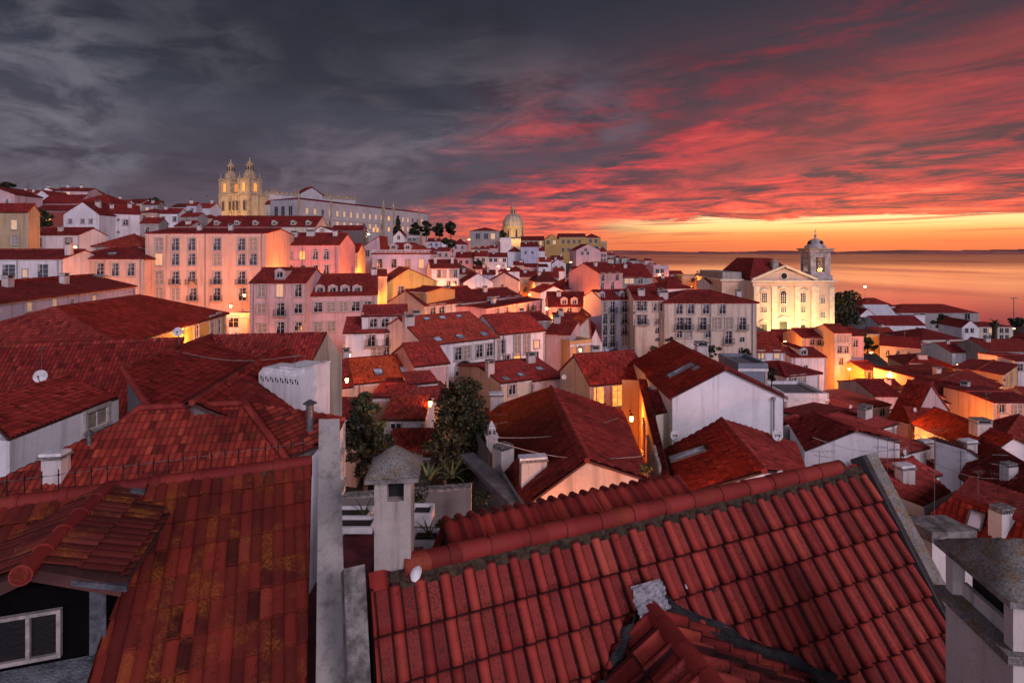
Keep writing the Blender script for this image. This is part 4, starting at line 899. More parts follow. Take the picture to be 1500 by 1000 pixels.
b.build('transept_gable', sv); GROUND.append((P0.x + 10, P0.y + 10, 84)); VIS.append((318, 395, 230, 318, 308)); NICKS.append(("twin-towered church", 350, 290, 310))

# ---- the long monastery beside it
nv = []
up_px = [447,458,467,479,491,502,513,524,534,561,570,580,588,597,607,612]
mo = H("long floodlit monastery wing stepping down the hill beside the twin-towered church", 436,291,265, 628,372, 18, 346, 'hip', None, 'monk',
   [(309 + .0*i, [px], 1.7, 2.6, 'm' if i % 3 else 's') for i, px in enumerate([])], 'dark', rise=1.8, hip=9, ext=14, name='monastery', cat='monastery', nick="long monastery")
B, O, e, a = mo['B'], mo['O'], mo['e'], mo['a']; Lm = mo['W']
wm = far_win_mesh('m', 1.6, 2.8)[0]; wd = far_win_mesh('s', 1.6, 2.8)[0]; wg = far_win_mesh('l', 1.6, 2.4)[0]
ang = math.atan2(e.y, e.x)
for rowz, step in ((-7.0, 5.4), (-12.6, 5.4)):
    k = 0; u = 6.0
    while u < Lm - 5:
        if not (66 < u < 76):
            m_ = (wm if R.random() < .6 else wd)
            inst('window', m_, mo['root'], B(u, 0, rowz) - O - a*.004, ang)
        u += step; k += 1
for u in (2.2, 7.5, 12.5): pass
for v in (4.5, 9.5, 14):
    for z_ in (-6.5, -12.5): inst('window', far_win_mesh('s', 2.2, 4.6)[0], mo['root'], B(0, v, z_ - 1.5) - O - e*.004, ang - math.pi/2)
mb = MB(); mb.obox(B(66, -1.0, -mo['h']) - O, e*10, a*1.0, V((0,0,mo['h'] - .6)), wall('monk'))
for u in (65.5, 75.2):
    mb.obox(B(u, -1.4, -mo['h']) - O, e*1.3, a*1.3, V((0,0,mo['h'] + 1.2)), STONE_D)
    q = B(u + .65, -.75, 1.2) - O; mb.lathe([(.8, 0), (.5, .6), (.9, 1.4), (.3, 2.2), (.5, 2.6), (.02, 4.0)], q, STONE_D, 8)
for u in (0, 22, Lm - 12, Lm - .8):
    mb.obox(B(u, -.35, -mo['h']) - O, e*1.2, a*.35, V((0,0,mo['h'] + .4)), STONE_D); q = B(u + .6, -.1, .4) - O
    mb.lathe([(.8, 0), (.5, .6), (.8, 1.4), (.3, 2.2), (.02, 4.2)], q, STONE_D, 8)
for z_ in (-9.4, -15.2): mb.obox(B(0, -.18, z_) - O, e*65.4, a*.18, V((0,0,.35)), STONE_D); mb.obox(B(76.6, -.18, z_) - O, e*(Lm - 77), a*.18, V((0,0,.35)), STONE_D)
mb.build('facade_trim', mo['root'])
for z_ in (-7, -13.5): inst('window', wg, mo['root'], B(71, -1.0, z_) - O - a*.006, ang)
for u in (58, 61.5, 79): inst('window', wg, mo['root'], B(u, 0, -14.2) - O - a*.008, ang)
H("small lit cream chapel tucked between the twin towers and the monastery", 388,299,285, 413,286, 8, 312, 'gable', 294, 'cream', (), 'dark')

# ---- the domed pantheon
c = at(751.5, 353, 500); zb = 66.0; c.z = zb
pa = thing('domed_church', "great floodlit white dome with a lantern on the skyline", 'church', c)
z = lambda py: ZC - (py - HZ) / F * 500 - zb
mb = MB(); r = 9.2
mb.lathe([(r, 0), (r, z(333)), (r + .7, z(333)), (r + .9, z(331.4)), (r + .1, z(331)), (r + .1, z(329.6))], (0, 0, 0), STONE_L, 32)
for i in range(16):
    T = Matrix.Rotation(2*math.pi*i/16 + .12, 4, 'Z'); mb.box((r - .1, -.55, z(352)), (r + .5, .55, z(333)), STONE_D, T)
mb.box((-16, -14, -8), (16, 14, z(352) + 1), STONE_L)
mb.build('drum', pa)
for i in range(8):
    a_ = 2*math.pi*i/8 + .12 + math.pi/16 - math.pi/2
    b = MB(); arch_panel(b, 0, z(348.5), 2.4, z(336) - z(348.5), 0, STONE_D, .3); arch_panel(b, 0, z(348), 1.7, z(336.8) - z(348), -.31, M_GLASS, .02)
    o = b.build('window', pa); o.location = (r*math.cos(a_), r*math.sin(a_), 0); o.rotation_euler = (0, 0, a_ + math.pi/2)
mb = MB(); prof = [(r*1.0*math.cos(t), z(329.6) + (z(312.6) - z(329.6))*math.sin(t)) for t in [math.pi/2*i/10 for i in range(9)]]
DOME = plain('dome_limestone', (.40, .34, .28), .8, 0, .2, .5)
mb.lathe(prof, (0, 0, 0), DOME, 32)
for i in range(16):
    T = Matrix.Rotation(2*math.pi*i/16, 4, 'Z')
    for (r1, z1), (r2, z2) in zip(prof[:-1], prof[1:]): mb.tube(T @ V((r1 + .08, 0, z1)), T @ V((r2 + .08, 0, z2)), .28, STONE_D, 5, cap=False)
mb.build('dome', pa)
mb = MB(); z0 = z(313.5)
mb.lathe([(3.2, z0 - .4), (3.2, z0 + .5), (2.1, z0 + .6), (2.1, z(306)), (2.6, z(305.6)), (2.6, z(305)), (1.9, z(304)), (1.0, z(302)), (.6, z(301)), (.8, z(300.4)), (.2, z(299.6)), (.1, z(296)), (.02, z(295.5))], (0, 0, 0), STONE_D, 12)
for i in range(6):
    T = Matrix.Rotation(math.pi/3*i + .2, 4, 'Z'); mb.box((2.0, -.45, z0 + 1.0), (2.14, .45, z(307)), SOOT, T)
mb.build('lantern', pa); GROUND.append((c.x, c.y, 74)); VIS.append((734, 769, 296, 350, 485)); NICKS.append(("great white dome", 751, 335, 490))

# ---- the floodlit church by the river
Yc = 190.0; P0 = at(1103, 483, Yc); P0.z = 34.0; zb = 34.0
s = Yc / F; X = lambda px: (px - 1103) * s; Z = lambda py: ZC - (py - HZ) * s - zb
CREAM = plaster('church_render', (.66, .49, .37), .18); TRIM = plain('church_trim', (.70, .60, .44), .85, 0, .15, .7, .01)
ch = frame_root('church', "floodlit cream church with a pediment and one domed bell tower by the river", 'church', P0, V((1, 0, 0)))
mb = MB(); zt = Z(411.5)
mb.box((0, 0, 0), (X(1195), 34, zt), CREAM); mb.box((X(1195) + .02, -.15, 0), (X(1220.5), 10, zt), CREAM)
mb.box((-8.5, 6, 0), (-.02, 32, Z(411)), CREAM)
mb.build('wall', ch)
mb = MB()
for px in (1104, 1130, 1164, 1188): mb.box((X(px), -.35, 0), (X(px + 8), 0, Z(421)), TRIM); mb.box((X(px) - .2, -.5, Z(421)), (X(px + 8) + .2, 0, Z(419)), TRIM)
mb.box((X(1214), -.45, 0), (X(1220.5) + .2, -.15, Z(421)), TRIM); mb.box((X(1196), -.45, 0), (X(1199), -.15, Z(421)), TRIM)
mb.box((-.3, -.45, Z(418.8)), (X(1195), 0, Z(413)), CREAM); mb.box((-.9, -1.0, Z(413)), (X(1195) + .3, 0, Z(410.6)), TRIM)
mb.box((X(1195) + .32, -.7, Z(413)), (X(1220.5) + .9, 0, Z(410.6)), TRIM); mb.box((X(1220.5), .02, Z(413)), (X(1220.5) + .9, 10.5, Z(410.6)), TRIM)
mb.box((-9.2, 5.4, Z(413)), (-.92, 32, Z(409.8)), TRIM); mb.box((-8.2, 6.2, Z(409.8)), (-1.4, 30, Z(399.5)), wall('grey'))
mb.build('cornice', ch)
mb = MB(); apex = V((X(1149), 0, Z(391)))
A_, B_ = V((X(1103), -.0, Z(410.5))), V((X(1195), -.0, Z(410.5)))
mb.prism([A_, B_, apex - V((0, 0, .6))], V((0, .8, 0)), CREAM)
for p, q in ((A_, apex), (apex, B_)):
    d = (q - p); n_ = V((-d.z, 0, d.x)).normalized(); mb.prism([p - d*.03, q + d*.012, q + d*.012 + n_*.75, p - d*.03 + n_*.75], V((0, -.9, 0)), TRIM)
rw = [V((X(1148.3) + 1.05*math.cos(t), -.02, Z(404) + 1.05*math.sin(t))) for t in [2*math.pi*i/16 for i in range(16)]]
mb.prism([V((X(1148.3) + (p.x - X(1148.3))*1.3, -.01, Z(404) + (p.z - Z(404))*1.3)) for p in rw], V((0, -.2, 0)), TRIM); mb.prism([p - V((0, .2, 0)) for p in rw], V((0, -.03, 0)), SOOT)
mb.build('pediment', ch)
def cw(px, py, w, h, arch=False, ped=False, y=0.0, door=False):
    b = MB(); x, z_ = X(px), Z(py) - h/2
    b.box((x - w/2 - .3, y - .22, z_ - .3), (x + w/2 + .3, y - .004, z_ + h + (.3 if not arch else 0)), TRIM)
    if arch: arch_panel(b, x, z_, w + .6, h + w/2 + .3, y - .006, TRIM, .20)
    g_ = plain('door_green', (.03, .05, .035), .5) if door else M_GLASS
    (arch_panel(b, x, z_, w, h + w/2, y - .23, g_, .02) if arch else b.box((x - w/2, y - .25, z_), (x + w/2, y - .225, z_ + h), g_))
    if not door:
        for i in (1, 2): b.box((x - w/2 + w*i/3 - .06, y - .29, z_), (x - w/2 + w*i/3 + .06, y - .252, z_ + h), M_SASH)
        for i in (1, 2, 3): b.box((x - w/2, y - .285, z_ + h*i/4 - .05), (x + w/2, y - .253, z_ + h*i/4 + .05), M_SASH)
    if ped: 
        b.box((x - w/2 - .9, y - .6, z_ + h + ped), (x + w/2 + .9, y - .004, z_ + h + ped + .35), TRIM)
        b.prism([V((x - w/2 - .9, y - .004, z_ + h + ped + .35)), V((x + w/2 + .9, y - .004, z_ + h + ped + .35)), V((x, y - .004, z_ + h + ped + 1.15))], V((0, -.5, 0)), TRIM)
    b.build('door' if door else 'window', ch)
cw(1119.5, 436, 1.7, 3.2, ped=.5); cw(1147.3, 437, 1.9, 3.4, arch=True, ped=1.7); cw(1176, 436, 1.7, 3.2, ped=.5)
for px in (1119, 1147.3, 1175.5): cw(px, 454, 1.8, 1.6)
cw(1119, 480, 1.9, 2.4, ped=.6, door=True); cw(1147, 477, 2.7, 3.0, ped=.8, door=True); cw(1175, 480, 1.9, 2.0, ped=.6, door=True)
cw(1204.5, 440, 1.5, 1.9, y=-.15); cw(1204.5, 461, 1.5, 1.9, y=-.15)
b = MB(); x0, x1, zr, zw = -.3, X(1191), Z(378.5), Z(409)
q = [V((x0, 2, zw)), V((x1, 2, zw)), V((x1, 33, zw)), V((x0, 33, zw))]; r0, r1 = V((X(1123), 10, zr)), V((X(1149), 10, zr)); r2, r3 = V((X(1123), 25, zr)), V((X(1149), 25, zr))
b.add(q + [r0, r1, r3, r2], [(0,1,5,4),(1,2,6,5),(2,3,7,6),(3,0,4,7),(4,5,6,7)], DARKROOF); b.build('roof', ch)
b = MB(); x = X(1146.5); b.box((x - 1, 5, zw), (x + 1, 7, Z(384)), wall('stone')); b.lathe([(1.6, Z(384)), (1.4, Z(382.5)), (.3, Z(380)), (.05, Z(376)), (.02, Z(373))], (x, 6, 0), STONE_D, 8); b.box((x-.5, 5.95, Z(376)), (x+.5, 6.05, Z(376)+.12), M_IRON); b.build('lantern', ch)
# bell tower
BT = plain('belfry_stone', (.40, .36, .35), .9, 0, .3, .6, .03)
b = MB(); xl, xr = X(1188.5), X(1217.5); yd = 6.6; z0, z1 = Z(411), Z(369)
b.box((X(1186), -.1, z0), (X(1219.5), 8.4, Z(403)), BT)
pw = 1.9
for cx in (xl, xr - pw):
    for cy in (.4, .4 + yd - pw): b.box((cx, cy, Z(403)), (cx + pw, cy + pw, z1), BT)
zo, za = Z(398.5), Z(377)
for (a0, a1) in (((xl + pw, .42), (xr - pw, 1.4)), ((xl + pw, yd - .9), (xr - pw, yd + .35)), ((xl + .02, .4 + pw), (xl + 1.2, .4 + yd - pw)), ((xr - 1.2, .4 + pw), (xr - .02, .4 + yd - pw))):
    b.box((a0[0], a0[1], Z(403)), (a1[0], a1[1], zo), BT); b.box((a0[0], a0[1], za), (a1[0], a1[1], z1), BT)
b.box((xl - .6, -.2, z1), (xr + .6, yd + 1, z1 + .8), BT); b.box((xl - 1.0, -.6, z1 + .8), (xr + 1.0, yd + 1.4, z1 + 1.3), STONE_D)
tw_ = b.build('bell_tower', ch)
b = MB(); c = ((xl + xr)/2, .4 + yd/2, z1 + 1.3); hd = Z(349) - c[2]
b.lathe([(3.5, 0), (3.5, hd*.25), (3.1, hd*.28)] + [(2.75*math.cos(t), hd*.28 + hd*.72*math.sin(t)) for t in [math.pi/2*i/8 for i in range(8)]] + [(.35, hd), (.3, hd + .6), (.5, hd + 1.0), (.12, hd + 1.5), (.08, hd + 3.3), (.02, hd + 3.5)], c, BT, 20)
b.box((c[0]-.5, c[1]-.05, c[2]+hd+2.4), (c[0]+.5, c[1]+.05, c[2]+hd+2.55), M_IRON)
for i in range(4):
    T = Matrix.Translation(c) @ Matrix.Rotation(math.pi/2*i - math.pi/2 + .3, 4, 'Z') @ Matrix.Translation((2.5, 0, hd*.58)) @ Matrix.Rotation(math.pi/2*.8, 4, 'Y'); b.lathe([(.75, 0), (.75, .45), (.5, .46), (.0, .47)], (0, 0, 0), STONE_D, 12, T=None) if False else b.tube(T @ V((0, 0, -.4)), T @ V((0, 0, .35)), .6, SOOT, 12)
b.build('dome', tw_)
b = MB(); b.lathe([(.0, 2.2), (.35, 2.15), (.5, 1.7), (.62, .8), (.95, .1), (1.0, 0), (.9, .02), (.0, .5)], (c[0], c[1], zo + 1.2), plain('bell_bronze', (.16, .09, .04), .4, .8), 14); b.box((xl + 1.2, c[1] - .15, zo + 3.4), (xr - 1.2, c[1] + .15, zo + 3.7), plain('beam_wood', (.05, .03, .02), .8)); b.build('bell', tw_)
GROUND.append((P0.x + 14, P0.y + 10, 41)); VIS.append((1062, 1221, 335, 486, 188)); NICKS.append(("floodlit river church", 1160, 430, 190)); CHURCH = (P0, X, Z)
# ================================================================== fillers: the anonymous houses of the quarter
def centre(fp): return sum(x for x, _ in fp)/len(fp), sum(y for _, y in fp)/len(fp)
USED = set()
ORD = ['first', 'second', 'third', 'fourth', 'fifth', 'sixth', 'seventh', 'eighth', 'ninth', 'tenth']
WNAME = dict(white='white', white2='off-white', cream='cream', rose='rosy', peach='peach', lavender='lavender-white', grey='grey', pink='pink', orange='orange-lit', yellow='yellow')
RNAME = dict(gable='gabled', hip='hip-roofed', gfront='front-gabled', flat='flat-topped', shed='lean-to')
def flabel(w, rf, ck, px, py, Y, size):
    best = sorted(NICKS, key=lambda n: math.hypot((n[1]-px), (n[2]-py)*1.6) + abs(n[3]-Y)*.15)[:6]
    for nk, nx, ny, nY in best:
        dx, dy = px - nx, py - ny
        if abs(dx) > abs(dy) * 1.4: rel = 'just right of' if dx > 0 else 'just left of'
        elif dy < 0: rel = 'above and behind'
        else: rel = 'below'
        if abs(dx) > 30 and abs(dy) > 12: rel = ('above' if dy < 0 else 'below') + (' and right of' if dx > 0 else ' and left of')
        roof = {'dark': 'dark', 'red': 'red', 'rust': 'rust', 'brown': 'brown'}[ck]
        for t in ("{s} {w} {r} house {rel} the {n}", "{s} {w} {r} house, {k}-roofed, {rel} the {n}"):
            lb = t.format(s=size, w=WNAME[w], r=RNAME[rf], rel=rel, n=nk, k=roof)
            if lb not in USED and len(lb.split()) <= 16: USED.add(lb); return lb
    nk, nx, ny, nY = best[0]
    for o in ORD:
        lb = "%s %s %s house, %s of its kind near the %s" % (size, WNAME[w], RNAME[rf], o, nk)
        if lb not in USED: USED.add(lb); return lb
    return lb
def overlap_fp(fp):
    cx, cy = centre(fp)
    for f in FOOT:
        x, y = centre(f)
        r = (max(abs(p[0]-x) + abs(p[1]-y) for p in f)) * .62
        if math.hypot(x - cx, y - cy) < r * .8 + 3: return True
    return False
NF = 0
def filler(Y, pa, pb, ya, yb, wpx, hpx=None, cols=('white', 'white2', 'cream', 'rose', 'white', 'peach', 'grey', 'lavender')):
    global NF
    px = pa
    while px < pb:
        w = wpx * R.uniform(.75, 1.35); t = (px + w/2 - pa) / max(1, pb - pa)
        y0 = ya + (yb - ya) * t + R.uniform(-2.2, 2.2); YY = Y * R.uniform(.97, 1.03)
        x0, x1 = px, px + w; px += w * R.uniform(1.0, 1.12)
        Wm = w / F * YY; D = R.uniform(.8, 1.15) * min(Wm, 12) + 1
        rf = R.choice(['gable', 'gable', 'gable', 'hip', 'gfront']); rise = R.uniform(.20, .30) * (Wm if rf == 'gfront' else D)
        rpx = rise / YY * F; vis = (hpx or wpx * .55)
        bad = False
        for (a, b, c, d, yv) in VIS:
            if yv > YY and min(b, x1) - max(a, x0) > .15 * min(w, b - a) and c - 1 < y0 + vis and y0 - rpx * .55 < d - 1.5: bad = True; break
        rot = R.uniform(-.07, .07) * YY * w / F
        P0 = at(x0, y0, YY - rot); P1 = at(x1, y0, YY + rot)
        fp = [(P0.x, P0.y), (P1.x, P1.y), (P1.x, P1.y + D), (P0.x, P0.y + D)]
        if bad or overlap_fp(fp): continue
        wc = R.choice(cols); ck = R.choice(['dark', 'dark', 'red', 'red', 'brown', 'rust'])
        size = 'tiny' if Wm < 6 else 'small' if Wm < 9 else 'broad' if Wm > 14 else 'plain'
        n = max(1, min(5, int(Wm / 2.6))); pxs = [x0 + w * (i + .5 + R.uniform(-.12, .12)) / n for i in range(n)]
        wy = y0 + 2.0 / YY * F; kk = ''.join(R.choice('ssssssm') for _ in pxs)
        rows = [(wy, pxs, 1.0, 1.5, kk)]
        if vis / F * YY > 5.5: rows.append((wy + 3.0 / YY * F, pxs, 1.0, 1.6, 's' * len(pxs)))
        if R.random() < .25: rows = []
        Hh = H(flabel(wc, rf, ck, (x0+x1)/2, y0, YY, size), x0, y0, YY - rot, x1, YY + rot, D, y0 + vis, rf, None, wc, rows, ck, rise=rise, fill=True,
               chim=[(R.uniform(.1, .9), R.uniform(.15, .5), R.uniform(.7, 1.4), .7, R.uniform(1, 1.8))] if R.random() < .7 else (), ax=R.uniform(.4, .6))
        Hh['root']['group'] = 'houses of the old quarter'; NF += 1
        VIS.append((x0, x1, y0 - rpx, y0 + min(vis, 6), YY))
for sp in [
    (238, -20, 135, 281, 281, 17, 6), (206, 134, 322, 297, 303, 19, 9), (182, 205, 320, 311, 318, 22, 11), (136, 192, 215, 338, 340, 22, 14), (150, 205, 310, 326, 330, 24, 12),
    (300, 548, 690, 349, 356, 16, 9), (268, 596, 690, 354, 364, 18, 10), (240, 600, 670, 362, 369, 19, 12), (350, 690, 760, 362, 366, 16, 9),
    (248, 690, 840, 377, 386, 17, 9), (228, 672, 880, 386, 392, 17, 9), (206, 672, 880, 393, 399, 18, 10), (192, 672, 800, 400, 407, 19, 10), (150, 672, 715, 412, 420, 22, 12),
    (142, 716, 830, 428, 436, 21, 11), (132, 760, 830, 436, 444, 22, 12), (310, 790, 850, 376, 381, 15, 8), (280, 800, 870, 382, 388, 16, 9),
    (540, 888, 945, 374, 382, 10, 5), (470, 890, 968, 377, 390, 11, 6), (410, 890, 985, 381, 396, 12, 7), (350, 888, 1000, 386, 401, 14, 8), (300, 900, 1010, 391, 404, 15, 8),
    (262, 912, 1040, 397, 409, 17, 9), (240, 940, 1062, 404, 411, 18, 9), (205, 960, 1040, 411, 416, 20, 10), (190, 1018, 1062, 412, 420, 22, 14), (135, 925, 985, 424, 428, 22, 12),
    (310, 1256, 1350, 458, 466, 18, 8), (250, 1258, 1440, 482, 490, 22, 10), (228, 1282, 1510, 490, 500, 23, 11), (200, 1285, 1350, 500, 506, 24, 11), (200, 1400, 1510, 506, 512, 24, 11),
    (158, 1276, 1330, 520, 530, 26, 12), (150, 1395, 1510, 524, 532, 26, 12), (128, 1278, 1470, 545, 552, 27, 12), (110, 1272, 1330, 560, 568, 28, 13), (100, 1326, 1400, 558, 562, 28, 12),
    (92, 1205, 1265, 566, 572, 30, 12), (75, 1218, 1300, 582, 592, 32, 13), (60, 1250, 1300, 612, 620, 34, 14), (55, 1382, 1412, 640, 650, 30, 14), (92, 1470, 1530, 572, 578, 34, 16),
    (120, 690, 720, 446, 450, 24, 10), (95, 1110, 1150, 546, 550, 26, 14), (88, 880, 990, 524, 526, 26, 14), (70, 826, 866, 530, 536, 28, 18), (66, 690, 735, 560, 566, 24, 12), (70, 640, 690, 572, 578, 30, 10)]:
    filler(*sp)

# ================================================================== foreground house with the roll-tile roof
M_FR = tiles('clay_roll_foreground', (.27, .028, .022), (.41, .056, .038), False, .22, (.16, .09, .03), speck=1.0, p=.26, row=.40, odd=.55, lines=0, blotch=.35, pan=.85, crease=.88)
M_FL = tiles('clay_mossy_foreground', (.115, .015, .012), (.27, .032, .019), False, .9, (.32, .10, .014), speck=1.0, p=.115, row=.31, lines=0)
M_MORTAR = plain('mossy_mortar', (.085, .055, .03), .95, 0, .5, 14, .03)
def lichen(name, c, lc, amt):
    m = bpy.data.materials.new(name); nt, N, L, P = nodes_of(m); g = G(nt)
    geo = g.n('ShaderNodeNewGeometry').outputs['Position']
    a = g.mix(g.ss(g.noise(geo, 5, 6, .7), .35, .65), tuple(x*.6 for x in c), c)
    a = g.mix(g.ss(g.noise(geo, 55, 4, .8), .50, .60, 0, .8), a, (.035, .032, .03))
    f = g.m('MULTIPLY', g.ss(g.noise(geo, 7, 5, .75), .50, .60), g.ss(g.noise(geo, 50, 3, .7), .42, .55))
    a = g.mix(g.m('MULTIPLY', f, amt), a, lc)
    L.new(a, P.inputs['Base Color']); P.inputs['Roughness'].default_value = .95
    L.new(g.bump(g.noise(geo, 40, 6, .75), .025, 1.0), P.inputs['Normal']); return m
M_LICH = lichen('verge_lichen', (.36, .34, .31), (.25, .13, .02), .95)
M_LEAD = plain('lead_flashing', (.022, .024, .028), .5, .2, .5, 5, .03); M_FOIL = plain('crumpled_foil', (.70, .70, .74), .4, .1, .25, 9, .05)
R1 = at(525, 845, 5.5); R2 = at(1258, 680, 5.5 * 477 / 312); R2.z = R1.z
ur = (R2 - R1).normalized(); dr = V((.385, -1, -1.614)).normalized(); nr = ur.cross(dr).normalized(); nr = -nr if nr.z < 0 else nr
O = V((R1.x, R1.y, 56)); fh = thing('house', "foreground house with a steep roof of bright red roll tiles at lower right", 'house', O)
rb = MB(); A0 = R1 + ur*.10; Ls = 4.6
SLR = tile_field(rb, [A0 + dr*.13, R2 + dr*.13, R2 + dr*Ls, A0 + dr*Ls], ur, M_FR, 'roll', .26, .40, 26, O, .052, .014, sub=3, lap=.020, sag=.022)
bd = V((-.39, .92, -1.15)).normalized(); sheet(rb, [A0, R2, R2 + bd*3, A0 + bd*3], ur, clay('red'), O)
fr = rb.build('roof', fh)
cb = MB(); L = .468; n = int((R2 - R1).length / L)
for i in range(n):
    p = R1 + ur*(L*i + .45 if i == 0 else L*i) - O + V((0, 0, .02)); q = R1 + ur*(L*(i+1) + .03) - O + V((0, 0, .02 + R.uniform(-.006, .006)))
    cb.tube(p, q, .112, M_RIDGE, 16, .100); cb.tube(q - ur*.035, q, .106, M_MORTAR, 16, .106, cap=False)
cb.obox(R1 + ur*.3 - O - nr*.06 + dr*.02, ur*((R2-R1).length - .3), dr*.17, nr*.115, M_MORTAR)
cb.build('ridge', fh)
mb = MB(); p = R2 - O - dr*.10 - nr*.1 + ur*.02
mb.obox(p, ur*.22, dr*(Ls + .2), nr*.29, M_LICH); mb.obox(p - ur*.03, ur*.028, dr*(Ls + .2), nr*.24, plain('verge_side', (.07, .07, .075), .9))
mb.build('verge', fh)
mb = MB(); p = at(503, 833, 5.35) - O; mb.obox(p - nr*.3, ur*.20, dr*(Ls), nr*.34, M_CONC); mb.build('verge', fh)
mb = MB(); q = [A0 + ur*0 - O, A0 + dr*Ls - O]
wz = 5.0
mb.poly([V((R1.x, R1.y, 56)) - O, R1 - O - V((0,0,.1)), R1 + dr*Ls - O, V(((R1+dr*Ls).x, (R1+dr*Ls).y, 56)) - O], wall('white'))
mb.poly([V((R2.x, R2.y, 56)) - O, R2 - O, R2 + dr*Ls - O, V(((R2+dr*Ls).x, (R2+dr*Ls).y, 56)) - O], wall('white')); mb.build('wall', fh)
# white splash of mortar near the chimney foot
mb = MB(); q = ray_plane(607, 838, SLR[0], SLR[1]) - O + nr*.09
mb.lathe([(.10, 0), (.07, .03), (.0, .045)], (0, 0, 0), M_WHITE, 9, T=Matrix.Rotation(.5, 4, 'X') @ Matrix.Diagonal((.6, 1.1, 1, 1))); mb.build('mortar_patch', fr, q)
# chimney with the lichen-covered cap
cw_, cd_ = .37, .46; cp = at(575, 838, 5.62); T = Matrix.Translation(cp - O) @ Matrix.Rotation(.10, 4, 'Z')
mb = MB(); hh = at(575, 703, 5.62).z - cp.z; W_ = plaster('chimney_render', (.44, .395, .355), .9, 5.0)
mb.box((-cw_/2, 0, -.5), (cw_/2, cd_, hh - .22), W_, T)
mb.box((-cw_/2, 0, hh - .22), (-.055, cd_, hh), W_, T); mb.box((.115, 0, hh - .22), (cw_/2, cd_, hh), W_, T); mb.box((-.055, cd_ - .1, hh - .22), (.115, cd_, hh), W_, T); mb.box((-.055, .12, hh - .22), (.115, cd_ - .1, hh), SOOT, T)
mb.box((-cw_/2 - .06, -.06, -.30), (cw_/2 + .10, cd_ + .05, -.02), plain('red_cement', (.16, .04, .03), .9, 0, .4, 8, .02), T)
chm = mb.build('chimney', fr)
mb = MB(); ov = .085; cap = []; nx, ny = 12, 12; Wc, Dc = cw_ + 2*ov, cd_ + 2*ov
top = []
for j in range(ny + 1):
    for i in range(nx + 1):
        x, y = i/nx*2 - 1, j/ny*2 - 1; hgt = .05 + .23 * ((1 - abs(x)**1.25) * (1 - abs(y)**1.25)) ** .75 + R.uniform(-.006, .006)
        top.append(T @ V((x*Wc/2, cd_/2 + y*Dc/2, hh + hgt)))
mb.add(top, [(j*(nx+1)+i, j*(nx+1)+i+1, (j+1)*(nx+1)+i+1, (j+1)*(nx+1)+i) for j in range(ny) for i in range(nx)], M_LICH, smooth=True)
mb.box((-Wc/2, cd_/2 - Dc/2, hh), (Wc/2, cd_/2 + Dc/2, hh + .045), M_CONC, T); mb.build('cap', chm)
# dormer on the right roof
rp = lambda px, py: ray_plane(px, py, SLR[0], SLR[1])
Bk = rp(940, 884); VL, VRr = rp(884, 1004), rp(1195, 1004); zd = Bk.z + .03
Bk2 = V((Bk.x, Bk.y, zd)); Ff = atz(1046, 1010, zd)
VL2 = VL + (VL - Bk)*.5; VR2 = VRr + (VRr - Bk)*.5; F2 = Ff + (Ff - Bk2)*.5
rb = MB()
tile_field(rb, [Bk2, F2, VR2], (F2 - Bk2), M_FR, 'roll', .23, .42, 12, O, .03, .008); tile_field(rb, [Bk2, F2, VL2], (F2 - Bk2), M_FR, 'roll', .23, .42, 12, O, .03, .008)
dmr = rb.build('dormer', fh)
mb = MB(); ridge_caps(mb, Bk2 + (F2-Bk2)*.06 + V((0,0,.03)), F2 + V((0,0,.03)), O, .10, .36); mb.build('ridge', dmr)
def strip(mb, p, q, w, mat, seed, n_=26):
    rnd = random.Random(seed); d = (q - p); s_ = d.normalized().cross(nr); vs = []
    for i in range(n_ + 1):
        c = p + d*(i/n_); ww = w*(1 + .35*math.sin(i*1.1) + rnd.uniform(-.2, .2))
        for k in range(5): vs.append(c + s_*((k/4 - .5)*ww) + nr*(.165 + .035*math.sin(k*1.6 + i*.5) + .025*math.sin(i*1.9 + k)) - O)
    mb.add(vs, [(i*5+k, i*5+k+1, i*5+k+6, i*5+k+5) for i in range(n_) for k in range(4)], mat, smooth=True)
mb = MB(); strip(mb, Bk - ur*.05, VL2 - ur*.10, .15, M_LEAD, 1); strip(mb, Bk + ur*.03 - dr*.02, VR2 + ur*.05 - dr*.06, .16, M_LEAD, 2)
mb.build('flashing', dmr)
mb = MB(); nn = 14; vs = []
for j in range(nn + 1):
    for i in range(nn + 1):
        x, y = (i/nn - .5), (j/nn - .5); p = Bk + ur*(x*.42) - dr*(.05 + y*.30) + nr*(.27 + .028*math.sin(i*1.9 + j*.7) + .02*math.sin(j*2.3 - i) + R.uniform(-.012, .012) - .10*abs(x)*2*abs(x))
        vs.append(p - O)
mb.add(vs, [(j*(nn+1)+i, j*(nn+1)+i+1, (j+1)*(nn+1)+i+1, (j+1)*(nn+1)+i) for j in range(nn) for i in range(nn)], M_FOIL)
mb.build('foil_patch', dmr)
for i, (px, py) in enumerate([(999, 858), (1004, 853), (1032, 857), (1037, 863), (1025, 849)]):      # bird droppings and scraps on the tiles
    mb = MB(); q = rp(px, py) - O + nr*.10; mb.lathe([(.035, 0), (.03, .012), (0, .018)], (0, 0, 0), M_WHITE if i < 2 else M_LEAD, 7, T=Matrix.Rotation(.8, 4, 'X') @ Matrix.Diagonal((.7, 1.2, 1, 1))); mb.build('tile_stain', fr, q)
